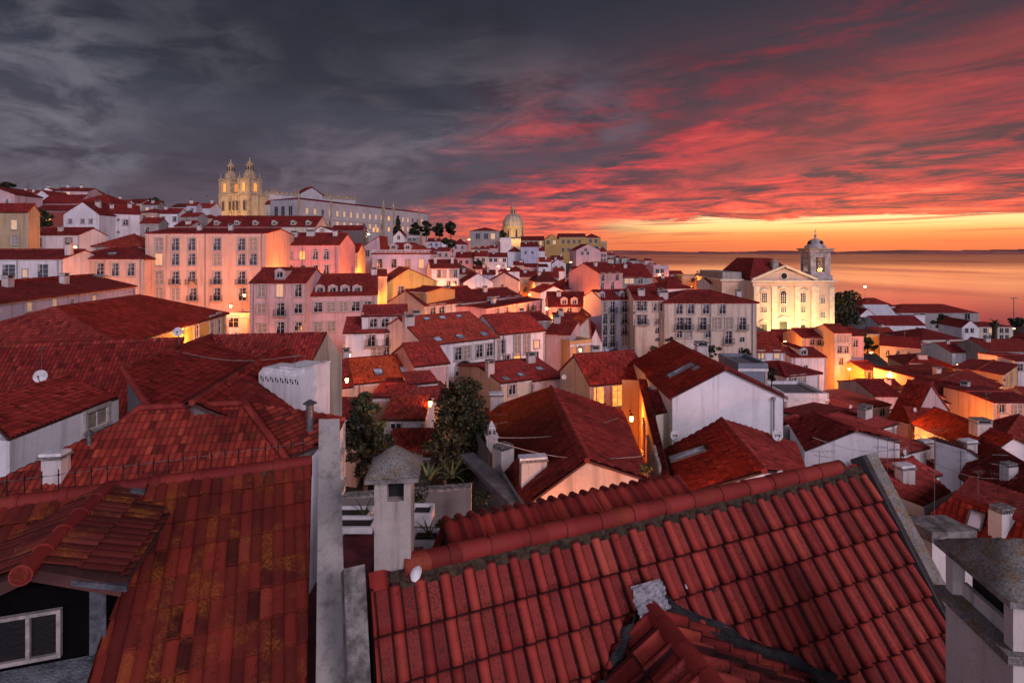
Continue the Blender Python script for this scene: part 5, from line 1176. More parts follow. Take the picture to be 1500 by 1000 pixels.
# lower roof just behind the foreground ridge
Z2 = 65.92; L0, L1 = atz(648, 768, Z2), atz(990, 701, Z2); uu = (L1 - L0).normalized(); dd = V((uu.y, -uu.x, -.55)).normalized()
O = V((L0.x, L0.y, 56)); lh = thing('house', "lower roof of round tiles with upturned ridge ends behind the foreground ridge", 'house', O)
rb = MB(); tile_field(rb, [L0, L1, L1 + dd*2.4, L0 + dd*2.4], uu, clay('red', True), 'wave', .20, .38, 10, O, .035, .012)
bd = V((-uu.y, uu.x, -1.1)).normalized(); sheet(rb, [L0, L1, L1 + bd*2, L0 + bd*2], uu, clay('red'), O); rb.build('roof', lh)
cb = MB(); n = int((L1 - L0).length / .20)
for i in range(n): 
    p = L0 + uu*(i*.20 + .1) - O + V((0, 0, .06)); cb.tube(p - V((dd.x, dd.y, 0))*.22 + V((0,0,-.10)), p + V((dd.x, dd.y, -.4))*.10, .075, M_RIDGE, 10, .062)
cb.obox(L0 - O - V((dd.x, dd.y, 0))*.12 - V((0,0,.08)), L1 - L0, V((dd.x, dd.y, -.4))*.26, V((0,0,.10)), M_MORTAR)
hp = atz(868, 724, Z2); ridge_caps(cb, hp, hp + V((.35, -1.1, -.55)), O, .09, .5); cb.build('ridge', lh)
mb = MB(); mb.obox(V((0,0,0)) + uu*.1, uu*((L1-L0).length - .2), V((-uu.y, uu.x, 0))*1.2, V((0, 0, Z2 - 56 - 1.6)), wall('grey')); mb.build('wall', lh)

# ================================================================== foreground house with the mossy roof
Q1 = at(457, 676, 7.2); zq = Q1.z; Q0 = atz(-70, 750, zq); ul = (Q1 - Q0).normalized(); dl = V((.325, -.95, -.62)).normalized()
nl_ = ul.cross(dl).normalized(); nl_ = -nl_ if nl_.z < 0 else nl_
O = V((Q1.x, Q1.y, 56)); ml = thing('house', "foreground house with a mossy flat-tiled roof and dormer at lower left", 'house', O)
rb = MB(); Ll = 4.4
uD = 2.05 + (Q1 - Q0).length - 5.62; Qm = Q0 + ul*((V((-4.66, 6.3, zq)) - Q0).dot(ul) + .40)
SLL = tile_field(rb, [Qm, Q1, Q1 + dl*Ll, Qm + dl*Ll], ul, M_FL, 'flat', .23, .31, 24, O, .045, .012, lap=.016)
tile_field(rb, [Q0, Qm, Qm + dl*1.25, Q0 + dl*1.25], ul, M_FL, 'flat', .23, .31, 24, O, .045, .012, lap=.016)
sheet(rb, [Q0, Q1, Q1 + V((-.39, .92, -.62))*2.2, Q0 + V((-.39, .92, -.62))*2.2], ul, clay('rust'), O)
mr = rb.build('roof', ml)
cb = MB(); L = .44; n = int((Q1 - Q0).length / L)
for i in range(n):
    p = Q1 - ul*(L*(i+1)) - O; q = Q1 - ul*(L*i) - O; cb.tube(p, q, .095, M_RIDGE, 14, .085); cb.tube(p - ul*.02, p + ul*.05, .108, M_RIDGE, 14, .104)
cb.obox(Q0 - O - nl_*.02 + dl*.05, Q1 - Q0, dl*.10, nl_*.06, M_MORTAR); cb.build('ridge', ml)
mb = MB(); P_ = V((-2.74, 7.75, 67.62)); O2 = V((P_.x, P_.y, 58)); dw = V((.325, -.95, -.62))
pts = [P_ - O2, P_ + dw*4.6 - O2]; wd_ = V((.285, .02, 0))
mb.add([V((0,0,0)), V((pts[1].x, pts[1].y, 0)), pts[1], pts[0]] + [p + wd_ for p in (V((0,0,0)), V((pts[1].x, pts[1].y, 0)), pts[1], pts[0])], [(0,1,2,3),(7,6,5,4),(3,2,6,7),(0,3,7,4),(1,5,6,2)], plaster('party_wall_render', (.44, .41, .38), .9, 4.0))
tag(mb.build('party_wall', None, O2), "tall pale weathered party wall rising between the two foreground roofs", 'wall'); GROUND.append((P_.x, P_.y, 56))
# dormer
zr = 67.25; Db, Df = V((-4.66, 6.3, zr)), V((-4.17, 4.73, zr)); fw = (Df - Db).normalized(); sd = V((-fw.y, fw.x, 0)); sd = sd if sd.x > 0 else -sd
rb = MB(); HWd = .70; dz_ = V((0, 0, -.27))
mdt = tiles('clay_mossy_dormer', (.085, .013, .011), (.17, .025, .020), False, 1.0, (.30, .10, .013), speck=1.0, p=.115, row=.34, lines=0)
for sg in (1, -1):
    E1 = Df + sd*HWd*sg + dz_; E0 = Db + sd*HWd*sg + dz_ + fw*.18
    tile_field(rb, [Db, Df, E1, E0], fw, mdt, 'flat', .23, .34, 24, O, .035, .01)
dm = rb.build('dormer', ml)
mb = MB(); L = .36; n = 5
for i in range(n):
    p = Db + fw*(L*i - .02) - O + V((0,0,.03)); q = Db + fw*(L*(i+1)) - O + V((0,0,.03)); mb.tube(p, q, .070, M_RIDGE, 14, .078); mb.tube(q - fw*.04, q, .086, M_RIDGE, 14, .088)
mb.build('ridge', dm)
mb = MB(); fr0 = Df - fw*.28; zb_ = 66.0
BLK = plain('black_timber', (.004, .0035, .004), .95); BLK.node_tree.nodes['Principled BSDF'].inputs['Specular IOR Level'].default_value = .05
zt = zr - .30
wl_, wr_ = -.78, .0
mb.obox(fr0 + sd*(-.8) - O + V((0,0,zb_-zr)), sd*1.26, -fw*1.2, V((0,0,zt - zb_)), BLK)
mb.add([fr0 + sd*(-.68) + V((0,0,-.28)) - O, fr0 + sd*.68 + V((0,0,-.28)) - O, fr0 + V((0,0,-.06)) - O], [(0,1,2)], BLK)
mb.obox(fr0 + fw*.02 + sd*.34 + V((0,0,zb_-zr)) - O, sd*.13, fw*.02, V((0,0,zt - zb_ - .05)), plain('zinc_cheek', (.10, .11, .13), .6, .2, .4, 6)); 
mb.obox(fr0 + fw*.04 + sd*(-.85) + V((0,0,zb_-zr+.14)) - O, sd*1.30, fw*.35 + V((0,0,-.16)), V((0,0,.12)), plain('zinc_apron', (.13, .145, .165), .55, .2, .4, 5, .02))
mb.obox(Df - fw*.03 + sd*.30 + V((0,0,-.19)) - O, sd*.42 + V((0,0,-.13)), fw*.05, V((0,0,.05)), plain('zinc_cheek', (.10, .11, .13), .6, .2, .4, 6))
mb.build('cheek', dm)
b = MB(); wx0, wx1, wz0, wz1 = -.80, .13, zb_ + .345, zb_ + .345 + .37; base_ = fr0 + fw*.03 - O
def wb(x0, x1, z0, z1, t, m): b.obox(base_ + sd*x0 + V((0,0,z0 - zr)), sd*(x1-x0), fw*t, V((0,0,z1-z0)), m)
fm = plain('cream_sash', (.33, .30, .28), .6, 0, .25, 10)
wb(wx0, wx1, wz0 - .035, wz0, .045, fm); wb(wx0, wx1, wz1, wz1 + .03, .045, fm); wb(wx1 - .032, wx1, wz0, wz1, .045, fm); wb(wx0, wx0 + .032, wz0, wz1, .06, fm); wb(-.13, -.10, wz0, wz1, .045, fm)
wo = b.build('window', dm); b = MB(); wb(wx0 + .04, wx1 - .045, wz0, wz1, .012, plain('dormer_glass', (.004, .004, .005), .5)); b.build('pane', wo)
mb = MB(); p = Db + sd*.25 + fw*.0 - O + V((0,0,-.05)); mb.obox(p, sd*.62 + V((0,0,-.14)), fw*.10 + V((0,0,-.0)), V((0,0,.05)), plain('zinc_apron', (.13, .145, .165), .55)); mb.build('flashing', dm)
# spiked wire along the mossy ridge
wf = thing('wire_fence', "row of thin dark spikes with a wire along the mossy ridge at lower left", 'fence', V((Q0.x, Q0.y + .6, zq - .7)))
W0 = wf.location.copy(); me = None
off = V((-.20, .55, 0))
for i in range(22):
    p = Q0 + ul*((Q1 - Q0).length * (i + .3) / 22) + off
    if me is None:
        b = MB(); b.tube((0, 0, -.4), (0, 0, .13), .007, M_IRON, 5); b.tube((-.015, 0, .06), (.015, 0, .06), .009, M_IRON, 4); o = b.build('post', wf, p - W0); me = o.data
    else: inst('post', me, wf, p - W0)
b = MB(); prev = None
for i in range(23):
    p = Q0 + ul*((Q1 - Q0).length * i / 22) + off - W0 + V((0, 0, .06 + .01*(i % 2)))
    if prev is not None: b.tube(prev, p, .004, M_STEEL, 4, cap=False)
    prev = p
b.build('wire', wf)
# chimneys and pipes on the dark roofs
chim_on(gH, gH['sl'][0], 82, 700, .72, .55, .85, .1, 'slab')
def pipe(g, sl, px, py, r, h):
    q = ray_plane(px, py, sl[0], sl[1]) - g['O']; mb = MB(); mb.tube((0,0,-.4), (0,0,h), r, M_STEEL, 10); mb.lathe([(r*1.9, h + .04), (r*.2, h + .22)], (0,0,0), M_STEEL, 10); mb.build('vent_pipe', g['roof'], q)
pipe(gH, gH['sl'][1], 454, 632, .17, 1.25); pipe(gH, gH['sl'][0], 131, 652, .10, .45)
# big right-edge chimney
Cc = V((4.24, 4.62, 0)); ev = V((.12, .87, 0)); er = V((.80, -.10, 0)); zl, zcap = 66.62, 67.02
O = V((Cc.x, Cc.y, 60)); t = thing('chimney', "massive pale chimney with a lichen-covered hipped cap at the lower right corner", 'chimney', O)
cr = plaster('big_chimney_render', (.68, .62, .57), .9, 4.0); mb = MB(); up = V((0, 0, 1))
mb.obox(V((0,0,0)), er, ev, up*(zl - 60 - .08), cr)
for p, ex, ey in ((V((0,0,0)), er*.14, ev*.12), (ev*.88, er*.14, ev*.12), (er*.86, er*.14, ev*.12), (er*.86 + ev*.88, er*.14, ev*.12)): mb.obox(p + up*(zl - 60), ex, ey, up*(zcap - zl), cr)
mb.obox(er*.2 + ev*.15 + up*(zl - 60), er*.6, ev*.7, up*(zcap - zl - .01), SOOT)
mb.obox(er*.10 + ev*.12 + up*(zl - 60), er*.06, ev*.76, up*.13, cr)
mb.build('shaft', t); mb = MB(); mb.obox(-er*.10 - ev*.07 + up*(zl - 60 - .08), er*1.2, ev*1.14, up*.075, M_LICH); mb.build('ledge', t)
mb = MB(); vs = []; nn = 12
for j in range(nn + 1):
    for i in range(nn + 1):
        x, y = i/nn, j/nn; hgt = .05 + .85 * min(min(x, 1-x)*.9, min(y, 1-y)*.62)**.9 + R.uniform(-.010, .010)
        vs.append(-er*.09 - ev*.08 + er*1.18*x + ev*1.16*y + up*(zcap - 60 + hgt))
mb.add(vs, [(j*(nn+1)+i, j*(nn+1)+i+1, (j+1)*(nn+1)+i+1, (j+1)*(nn+1)+i) for j in range(nn) for i in range(nn)], M_LICH, smooth=True)
mb.obox(-er*.09 - ev*.08 + up*(zcap - 60), er*1.18, ev*1.16, up*.052, M_CONC); mb.build('cap', t)
mb = MB(); q = at(1365, 795, 8.2); mb.obox(V((0,0,0)), V((.72, .05, 0)), V((-.1, .5, 0)), V((0,0,.16)), M_CONC); mb.obox(V((.02,.02,-1.6)), V((.68, .05, 0)), V((-.1, .45, 0)), V((0,0,1.59)), cr)
tag(mb.build('chimney', None, q), "low flat-slabbed chimney stub just behind the mossy verge", 'chimney')

# terrace with planters between the foreground roofs
zt = 64.6; O = V((-1.9, 9.2, 56)); tr = thing('terrace', "red-floored roof terrace with white planters behind the lichen-capped chimney", 'terrace', O)
mb = MB(); mb.box((-1.3, -3.4, 0), (2.6, 1.5, zt - 56), plain('red_terrace', (.15, .028, .035), .8, 0, .3, 3)); mb.build('floor', tr)
def planter(x, y, w, d, z0, h, rz=0):
    b = MB(); T = Matrix.Translation((x, y, z0)) @ Matrix.Rotation(rz, 4, 'Z'); t_ = .05
    b.box((0, 0, 0), (w, t_, h), M_WHITE, T); b.box((0, d - t_, 0), (w, d, h), M_WHITE, T); b.box((0, t_, 0), (t_, d - t_, h), M_WHITE, T); b.box((w - t_, t_, 0), (w, d - t_, h), M_WHITE, T); b.box((t_, t_, .01), (w - t_, d - t_, h - .06), plain('soil', (.03, .02, .015), .95), T)
    return b
for (px0, px1, py, Y, h, lb) in ((488, 540, 756, 10.6, .20, "long white planter beside the pale party wall"), (601, 642, 792, 9.6, .26, "white planter box right of the lichen-capped chimney"), (600, 632, 752, 10.7, .24, "small white planter at the back of the red terrace"), (484, 545, 772, 10.0, .12, "low white trough in the red terrace's left corner")):
    q = at(px0, py, Y); q1 = at(px1, py, Y); b = planter(0, 0, q1.x - q.x, .45, 0, h); tag(b.build('planter', None, V((q.x, q.y, q.z - h))), lb, 'planter', 'white planters on the roof terrace')
mb = MB(); p, q = at(500, 731, 17), at(690, 716, 19); mb.obox(V((0,0,-4)), q - p, V((0,.3,0)), V((0,0,4)), plaster('garden_wall_render', (.16, .15, .145), 1.0, 2.0)); mb.obox(V((0,-.04,0)), q - p, V((0,.38,0)), V((0,0,.08)), M_CONC)
tag(mb.build('garden_wall', None, p), "stained grey garden wall below the dark trees", 'wall')
GROUND.append((p.x, p.y, p.z - 3)); GROUND.append((-2, 24, 59.5)); GROUND.append((-5, 30, 58)); GROUND.append((1, 30, 58))
# ================================================================== trees and plants
LEAF = plain('leaf_dark', (.022, .030, .012), .65, 0, .5, .8, 0); LEAF2 = plain('leaf_olive', (.075, .080, .022), .65, 0, .5, .8, 0); LEAF3 = plain('leaf_rusty', (.075, .042, .016), .7, 0, .4, .8, 0)
BARK = plain('bark', (.07, .05, .035), .9, 0, .3, 6, .03)
def leaves(mb, c, rx, rz, n, s, rnd, mats):
    for _ in range(n):
        while True:
            p = V((rnd.uniform(-1, 1), rnd.uniform(-1, 1), rnd.uniform(-1, 1)))
            if .2 < p.length < 1: break
        p = V((p.x*rx, p.y*rx, p.z*rz)) + c
        a = V((rnd.gauss(0, 1), rnd.gauss(0, 1), rnd.gauss(0, .6))).normalized(); b = a.orthogonal().normalized()
        b = (b*math.cos(rnd.uniform(0, 6.3)) + a.cross(b)*math.sin(rnd.uniform(0, 6.3))).normalized(); L = s*rnd.uniform(.6, 1.3); w = L*.36
        mb.add([p - a*L*.5, p + b*w, p + a*L*.5, p - b*w], [(0, 1, 2, 3)], rnd.choice(mats))
def tree(label, base, h, rx, n_clump, per, s, mats, seed, name='tree', cat='tree', trunk=.35, shape='round', group=None):
    rnd = random.Random(seed); t = thing(name, label, cat, base, group)
    mb = MB(); th = h*trunk; pts = [V((0, 0, -1)), V((rx*.06, 0, th*.5)), V((-rx*.04, rx*.05, th))]; r = h*.028 + .05
    for i in range(2): mb.tube(pts[i], pts[i+1], r*(1 - .3*i), BARK, 8, r*(.7 - .2*i))
    cl = []
    for i in range(n_clump):
        if shape == 'cone':
            f = i / n_clump; a = rnd.uniform(0, 6.28); rr = rx*(1-f)*rnd.uniform(.2, .8); c = V((rr*math.cos(a), rr*math.sin(a), th*.4 + (h - th*.4)*f)); cr = rx*(1.0 - f)*.45 + .25*rx*.3
        else:
            a = rnd.uniform(0, 6.28); lob = .72 + .34*math.sin(2*a + seed) + .18*math.sin(5*a + seed*2); rr = rx*math.sqrt(rnd.random())*lob; zz = rnd.uniform(th*.7, h*.97); k = math.sin(math.pi*min(1, max(0.10, (zz - th*.45)/(h*1.02 - th*.45))))**.7; c = V((rr*k*math.cos(a), rr*k*math.sin(a), zz)); cr = rx*rnd.uniform(.13, .34)
        cl.append((c, cr))
        if i < 9 and shape != 'cone': mb.tube(pts[2], c, r*.35, BARK, 5, r*.1)
    if shape == 'cone': mb.tube(pts[2], (0, 0, h*.9), r*.5, BARK, 6, .03)
    mb.build('trunk', t); mb = MB()
    for c, cr in cl:
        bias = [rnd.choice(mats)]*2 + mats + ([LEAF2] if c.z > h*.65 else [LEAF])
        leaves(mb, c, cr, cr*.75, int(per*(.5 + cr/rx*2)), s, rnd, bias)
    mb.build('crown', t); return t
def tree_at(label, px, pyb, pyt, Y, rpx, *a, **k):
    b = at(px, pyb, Y); h = (pyb - pyt) / F * Y; tree(label, b, h, rpx / F * Y, *a, **k); GROUND.append((b.x, b.y, b.z))
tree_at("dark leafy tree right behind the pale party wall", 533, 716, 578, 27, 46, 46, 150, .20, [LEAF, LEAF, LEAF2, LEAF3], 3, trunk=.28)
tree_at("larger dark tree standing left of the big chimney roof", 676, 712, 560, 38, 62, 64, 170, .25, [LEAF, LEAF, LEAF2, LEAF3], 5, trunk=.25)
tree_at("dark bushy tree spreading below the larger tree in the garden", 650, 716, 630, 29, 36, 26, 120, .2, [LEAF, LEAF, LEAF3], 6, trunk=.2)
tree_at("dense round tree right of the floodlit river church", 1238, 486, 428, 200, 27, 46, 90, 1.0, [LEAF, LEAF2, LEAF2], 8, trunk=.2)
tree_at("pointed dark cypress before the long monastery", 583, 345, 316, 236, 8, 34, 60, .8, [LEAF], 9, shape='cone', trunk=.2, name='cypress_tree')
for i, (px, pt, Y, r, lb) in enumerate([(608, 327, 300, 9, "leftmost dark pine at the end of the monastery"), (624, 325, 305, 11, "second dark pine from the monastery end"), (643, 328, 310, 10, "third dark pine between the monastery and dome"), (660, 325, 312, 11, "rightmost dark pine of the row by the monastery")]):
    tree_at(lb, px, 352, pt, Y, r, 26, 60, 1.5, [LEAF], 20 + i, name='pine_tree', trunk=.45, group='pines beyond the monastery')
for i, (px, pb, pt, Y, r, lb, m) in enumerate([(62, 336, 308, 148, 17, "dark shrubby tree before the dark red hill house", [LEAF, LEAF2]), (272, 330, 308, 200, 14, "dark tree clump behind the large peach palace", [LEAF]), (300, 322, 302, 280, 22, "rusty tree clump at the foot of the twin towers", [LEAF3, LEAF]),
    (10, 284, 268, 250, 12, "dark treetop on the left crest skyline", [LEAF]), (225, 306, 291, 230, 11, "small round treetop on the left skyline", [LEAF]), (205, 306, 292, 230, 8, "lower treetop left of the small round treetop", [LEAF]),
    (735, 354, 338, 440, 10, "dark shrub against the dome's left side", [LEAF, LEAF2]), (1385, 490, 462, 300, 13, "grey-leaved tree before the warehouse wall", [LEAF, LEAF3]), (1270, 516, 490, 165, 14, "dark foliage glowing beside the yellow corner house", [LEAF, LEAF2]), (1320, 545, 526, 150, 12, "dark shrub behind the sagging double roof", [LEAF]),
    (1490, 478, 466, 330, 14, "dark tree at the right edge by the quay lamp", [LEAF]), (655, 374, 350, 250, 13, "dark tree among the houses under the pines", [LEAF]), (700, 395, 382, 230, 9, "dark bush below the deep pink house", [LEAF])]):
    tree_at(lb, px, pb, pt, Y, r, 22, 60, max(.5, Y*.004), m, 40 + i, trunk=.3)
for i, (px, pb, pt, Y, r, lb) in enumerate([(960, 526, 508, 92, 16, "bush on the ledge below the stained cream wing"), (905, 524, 510, 96, 18, "bushes at the foot of the pale blue tower"), (1092, 530, 512, 90, 12, "dry bush below the long cream building's corner"), (1130, 560, 540, 64, 10, "dark ivy bush beside the blue-grey shed"), (1040, 524, 506, 90, 14, "dusty shrub in the yard of the cream building"), (985, 512, 494, 97, 10, "rusty creeper on the long cream building")]):
    tree_at(lb, px, pb, pt, Y, r, 14, 60, .35, [LEAF, LEAF3] if i != 5 else [LEAF3], 60 + i, name='bush', cat='bush', trunk=.15)
# palm near the quay
b = at(1457, 500, 245); t = thing('palm_tree', "dark shaggy palm in front of the cream office block", 'palm', b); h = (500 - 466)/F*245
mb = MB(); mb.tube((0, 0, -3), (0, 0, h*.55), .9, BARK, 10, 1.0); mb.tube((0, 0, h*.55), (0, 0, h*.8), 1.0, plain('dead_fronds', (.07, .055, .03), .9), 10, 1.9); mb.build('trunk', t)
mb = MB(); rnd = random.Random(2)
for i in range(46):
    a = rnd.uniform(0, 6.28); el = rnd.uniform(-.3, 1.2); L = rnd.uniform(2.4, 3.4); p = V((0, 0, h*.78)); d = V((math.cos(a)*math.cos(el), math.sin(a)*math.cos(el), math.sin(el))); s_ = V((-math.sin(a), math.cos(a), 0))
    for k in range(5):
        q = p + d*(L/5); d = (d + V((0, 0, -.28))).normalized(); w = .34*(1 - k/6); mb.add([p - s_*w, p + s_*w, q + s_*w*.8, q - s_*w*.8], [(0, 1, 2, 3)], LEAF); p = q
mb.build('crown', t)
# agave-like plants and garden greenery
def spiky(label, px, py, Y, n, L, seed, m=LEAF2):
    b = at(px, py, Y); rnd = random.Random(seed); mb = MB()
    for i in range(n):
        a = 6.28*i/n + rnd.uniform(-.3, .3); el = rnd.uniform(.25, 1.2); p = V((0, 0, 0)); d = V((math.cos(a)*math.cos(el), math.sin(a)*math.cos(el), math.sin(el))); s_ = V((-math.sin(a), math.cos(a), 0)); l = L*rnd.uniform(.6, 1.1)
        for k in range(5):
            q = p + d*(l/5); d = (d + V((0, 0, -.22))).normalized(); w = L*.05*(1 - k/5.2); w2 = L*.05*(1 - (k+1)/5.2); mb.add([p - s_*w, p + s_*w, q + s_*w2, q - s_*w2], [(0, 1, 2, 3)], m); p = q
    tag(mb.build('plant', None, b), label, 'plant'); return b
AG = plain('agave_green', (.12, .15, .06), .6, 0, .3)
spiky("tall spiky agave above the grey garden wall", 662, 700, 21, 16, 1.3, 1, AG); spiky("spreading pale-leaved agave left of the tall spiky one", 628, 704, 20, 14, 1.5, 2, AG); spiky("small potted agave in the white planter right of the chimney", 628, 785, 9.75, 14, .42, 3); spiky("trailing plant in the long white planter by the party wall", 533, 755, 10.7, 14, .45, 4)
for i, (px, py, Y, r, lb) in enumerate([(606, 735, 15.5, 22, "low dark garden shrub hugging the garden wall"), (655, 775, 11.2, 16, "weedy dark shrub beside the round-tiled lower roof"), (590, 690, 24, 26, "dark hedge in the garden behind the lichen-capped chimney"), (705, 735, 17, 14, "ivy clump at the corner of the big chimney roof"), (540, 765, 10.9, 8, "tuft of leaves at the chimney's left side"), (948, 690, 25.5, 10, "tuft of weeds on the edge of the hip-ridged roof")]):
    b = at(px, py, Y); rnd = random.Random(80 + i); t = thing('shrub', lb, 'shrub', b); mb = MB(); rr = r/F*Y
    for k in range(9): leaves(mb, V((rnd.uniform(-rr, rr)*.7, rnd.uniform(-rr, rr)*.5, rnd.uniform(0, rr)*.7)), rr*.5, rr*.4, 60, max(.07, Y*.006), rnd, [LEAF, LEAF2, LEAF3])
    mb.build('foliage', t); mb = MB()
    for k in range(4): mb.tube((0, 0, -.3), (rnd.uniform(-rr, rr)*.5, rnd.uniform(-rr, rr)*.4, rr*.7), .015 + rr*.02, BARK, 5, .008)
    mb.build('stem', t)

# ================================================================== lamps
def lamp(label, px, py, Y, energy, kind='wall', colr=(1.0, .235, .034), post=5.0, glowr=.16, rad_=.22):
    p = at(px, py, Y); glowr = max(glowr, Y*.0022); energy *= (3.3 if Y > 90 else 2.1) if kind != 'cool' else 1; t = thing('street_lamp', label, 'street lamp', p, 'street lamps of the old quarter')
    mb = MB(); mb.lathe([(0.02, -.30), (.10, -.26), (glowr, .0), (glowr*.8, .16), (.02, .2)], (0, 0, 0), M_COOL if kind == 'cool' else M_SODIUM, 10); mb.build('lantern', t)
    mb = MB(); mb.lathe([(glowr*1.3, .17), (glowr*.9, .27), (.05, .38), (.0, .42)], (0, 0, 0), M_IRON, 8); mb.build('cap', t)
    mb = MB()
    if kind == 'wall': mb.tube((0, 0, .36), (0, .5, .52), .03, M_IRON, 6); mb.tube((0, .5, .52), (0, 1.0, .2), .03, M_IRON, 6); mb.build('bracket', t)
    else: mb.tube((0, .0, -post), (0, 0, -.26), .09, M_IRON, 8, .05); mb.build('pole', t)
    L = bpy.data.lights.new('lamp_light', 'POINT'); L.energy = energy; L.color = colr; L.shadow_soft_size = rad_
    lo = bpy.data.objects.new('lamp_light', L); col.objects.link(lo); lo.parent = t; lo.location = (0, -.45, -.1)
for a in [
 ("sodium wall lamp in the narrow street beside the pink arched house", 516, 390, 147, 2200), ("bright sodium lamp at the corner of the yellow gable house", 551, 426, 121, 2600),
 ("white-hot lamp glaring below the long monastery", 540, 343, 225, 2500, 'cool', (1, .75, .45)), ("sodium lamp at the end wall of the white shuttered house", 676, 420, 146, 3000),
 ("amber lamp glimmering under the grey mansion near the dome", 687, 351, 372, 9000), ("sodium lamp flooding the street bend below the peach gable", 776, 431, 178, 3600),
 ("sodium lamp at the corner of the two-dormer pink house", 801, 452, 114, 2200), ("glaring sodium lamp on a post by the tall narrow cream house", 1244, 540, 128, 3800, 'post'),
 ("sodium lamp washing the yellow corner house on the right slope", 1276, 516, 172, 3800), ("tall white quay lamp with a starry glow over the river", 1267, 420, 330, 1500, 'cool', (1, .8, .55), 14.0, .45),
 ("amber lamp on the quay right of the palm", 1485, 481, 300, 2500, 'post', (1, .5, .15), 6.0, .35), ("lamp hidden in the orange side street at the right edge", 1478, 575, 100, 2200),
 ("lamp in the sheer alley below the narrow-windowed orange wall", 925, 690, 31, 420), ("second alley lamp further up toward the arched windows", 925, 612, 45, 600),
 ("lamp lighting the bare orange gable from the lane below", 872, 758, 21.5, 1300, "wall", (1.0, .34, .13)), ("lamp below the orange-roofed house's peach wall", 556, 590, 51, 300), ("lamp against the lamplit outhouse behind the taller tree", 630, 590, 46, 60),
 ("lamp under the two glowing arched windows", 888, 600, 51.5, 330), ("lamp in the orange yard under the cream gable", 850, 512, 79, 700), ("lamp in the lane before the peach palace, at its left half", 262, 452, 98, 1000), ("lamp in the lane before the peach palace, at its right half", 338, 448, 98, 1150),
 ("lamp between the peach palace and the pink attic house", 358, 432, 100, 700), ("lamp behind the attic-balcony house lighting the arched pink house", 430, 408, 112, 900), ("lamp beyond the dormered pink house by the arched windows", 480, 405, 112, 900),
 ("lamp in the yard beside the broad dark hipped roof", 292, 500, 52, 700), ("lamp in front of the single-storey peach building", 170, 428, 96, 1100), ("lamp low before the pink-white attic house", 400, 496, 88, 900), ("lamp low before the dormered pink-white house", 515, 500, 90, 800),
 ("lamp in the lane by the large peeling wall", 1400, 622, 79, 1200), ("lamp under the iron balconies on the orange street front", 1436, 618, 86, 1300), ("lamp beside the glowing yellow-walled hipped house", 1424, 668, 54, 700), ("lamp at the glowing orange lane house", 1350, 646, 57, 400),
 ("lamp by the small orange-lit shed cheek at lower right", 1322, 716, 32, 90), ("lamp at the peach house on the right edge", 1480, 612, 73, 700), ("lamp in the balcony terrace lane", 752, 474, 102, 1000), ("lamp between the balcony terrace and the pink house with dormers", 796, 462, 112, 900),
 ("lamp low in the street under the peach terraced house by the church", 1206, 548, 132, 1400), ("lamp behind the rust-roofed house below the church", 1150, 500, 140, 900), ("lamp by the rosy block near the river", 966, 402, 272, 5000), ("lamp before the orange flat-topped house", 1012, 420, 222, 5000),
 ("lamp under the deep pink house left of the dome", 706, 388, 258, 3000), ("lamp at the small red house above the lane", 752, 408, 200, 2200), ("lamp by the dark red hip roof left of the pink gable", 836, 436, 150, 1200), ("lamp by the low peach gable over the street", 715, 432, 160, 1400),
 ("lamp in the upper lane right of the grey mansion", 745, 394, 232, 3000), ("lamp deep in the quarter left of the pink gable", 870, 398, 200, 2200),
 ("lamp in the lane behind the white shuttered house", 668, 404, 205, 2200), ("lamp on the lane above the cream wide-roofed house", 700, 424, 160, 1500), ("lamp under the low pale terrace below the dome", 730, 390, 262, 3000), ("lamp in the stair street left of the bulky hip roof", 818, 420, 168, 1800),
 ("lamp between the pale blue tower and the pink lane", 862, 442, 130, 1500), ("lamp at the lamplit end of the balcony terrace", 700, 472, 100, 1000), ("lamp over the square under the pale stepped gable", 836, 384, 285, 3500), ("lamp in the alley right of the sagging double roof", 1404, 534, 130, 1500),
 ("lamp beside the small pink house on the right slope", 1396, 522, 182, 2200), ("lamp under the dark roofs right of the yellow corner", 1300, 548, 122, 1400), ("lamp in the lane below the low dark red corner roof", 1270, 566, 112, 1400), ("lamp in the yard of the white annexe", 1220, 600, 58, 260), ("lamp in the court right of the annexe roofs", 1300, 628, 58, 420),
 ("lamp in the gap below the right-edge white gable", 1442, 690, 44, 300), ("lamp low between the white cottage and the pale cottage", 652, 568, 54, 160), ("lamp at the left end of the glowing orange roof", 508, 556, 51, 420), ("lamp in the steep street beside the slim pink house", 1272, 562, 124, 1500), ("lamp beneath the stained cream wing", 905, 520, 92, 500), ("lamp before the white roof-storey house", 512, 520, 76, 450), ("lamp on the lane behind the white blank gable", 940, 545, 56, 350),
 ("lamp beyond the tan house on the left hill", 110, 362, 120, 500), ("lamp in the side lane of the tall white gable house", 212, 352, 128, 900), ("lamp behind the very long dormered range", 480, 350, 190, 1200), ("lamp at the foot of the balustraded lavender house", 546, 398, 152, 1500), ("lamp at the foot of the ochre wall by the cream house", 607, 462, 100, 700)]:
    lamp(*a)
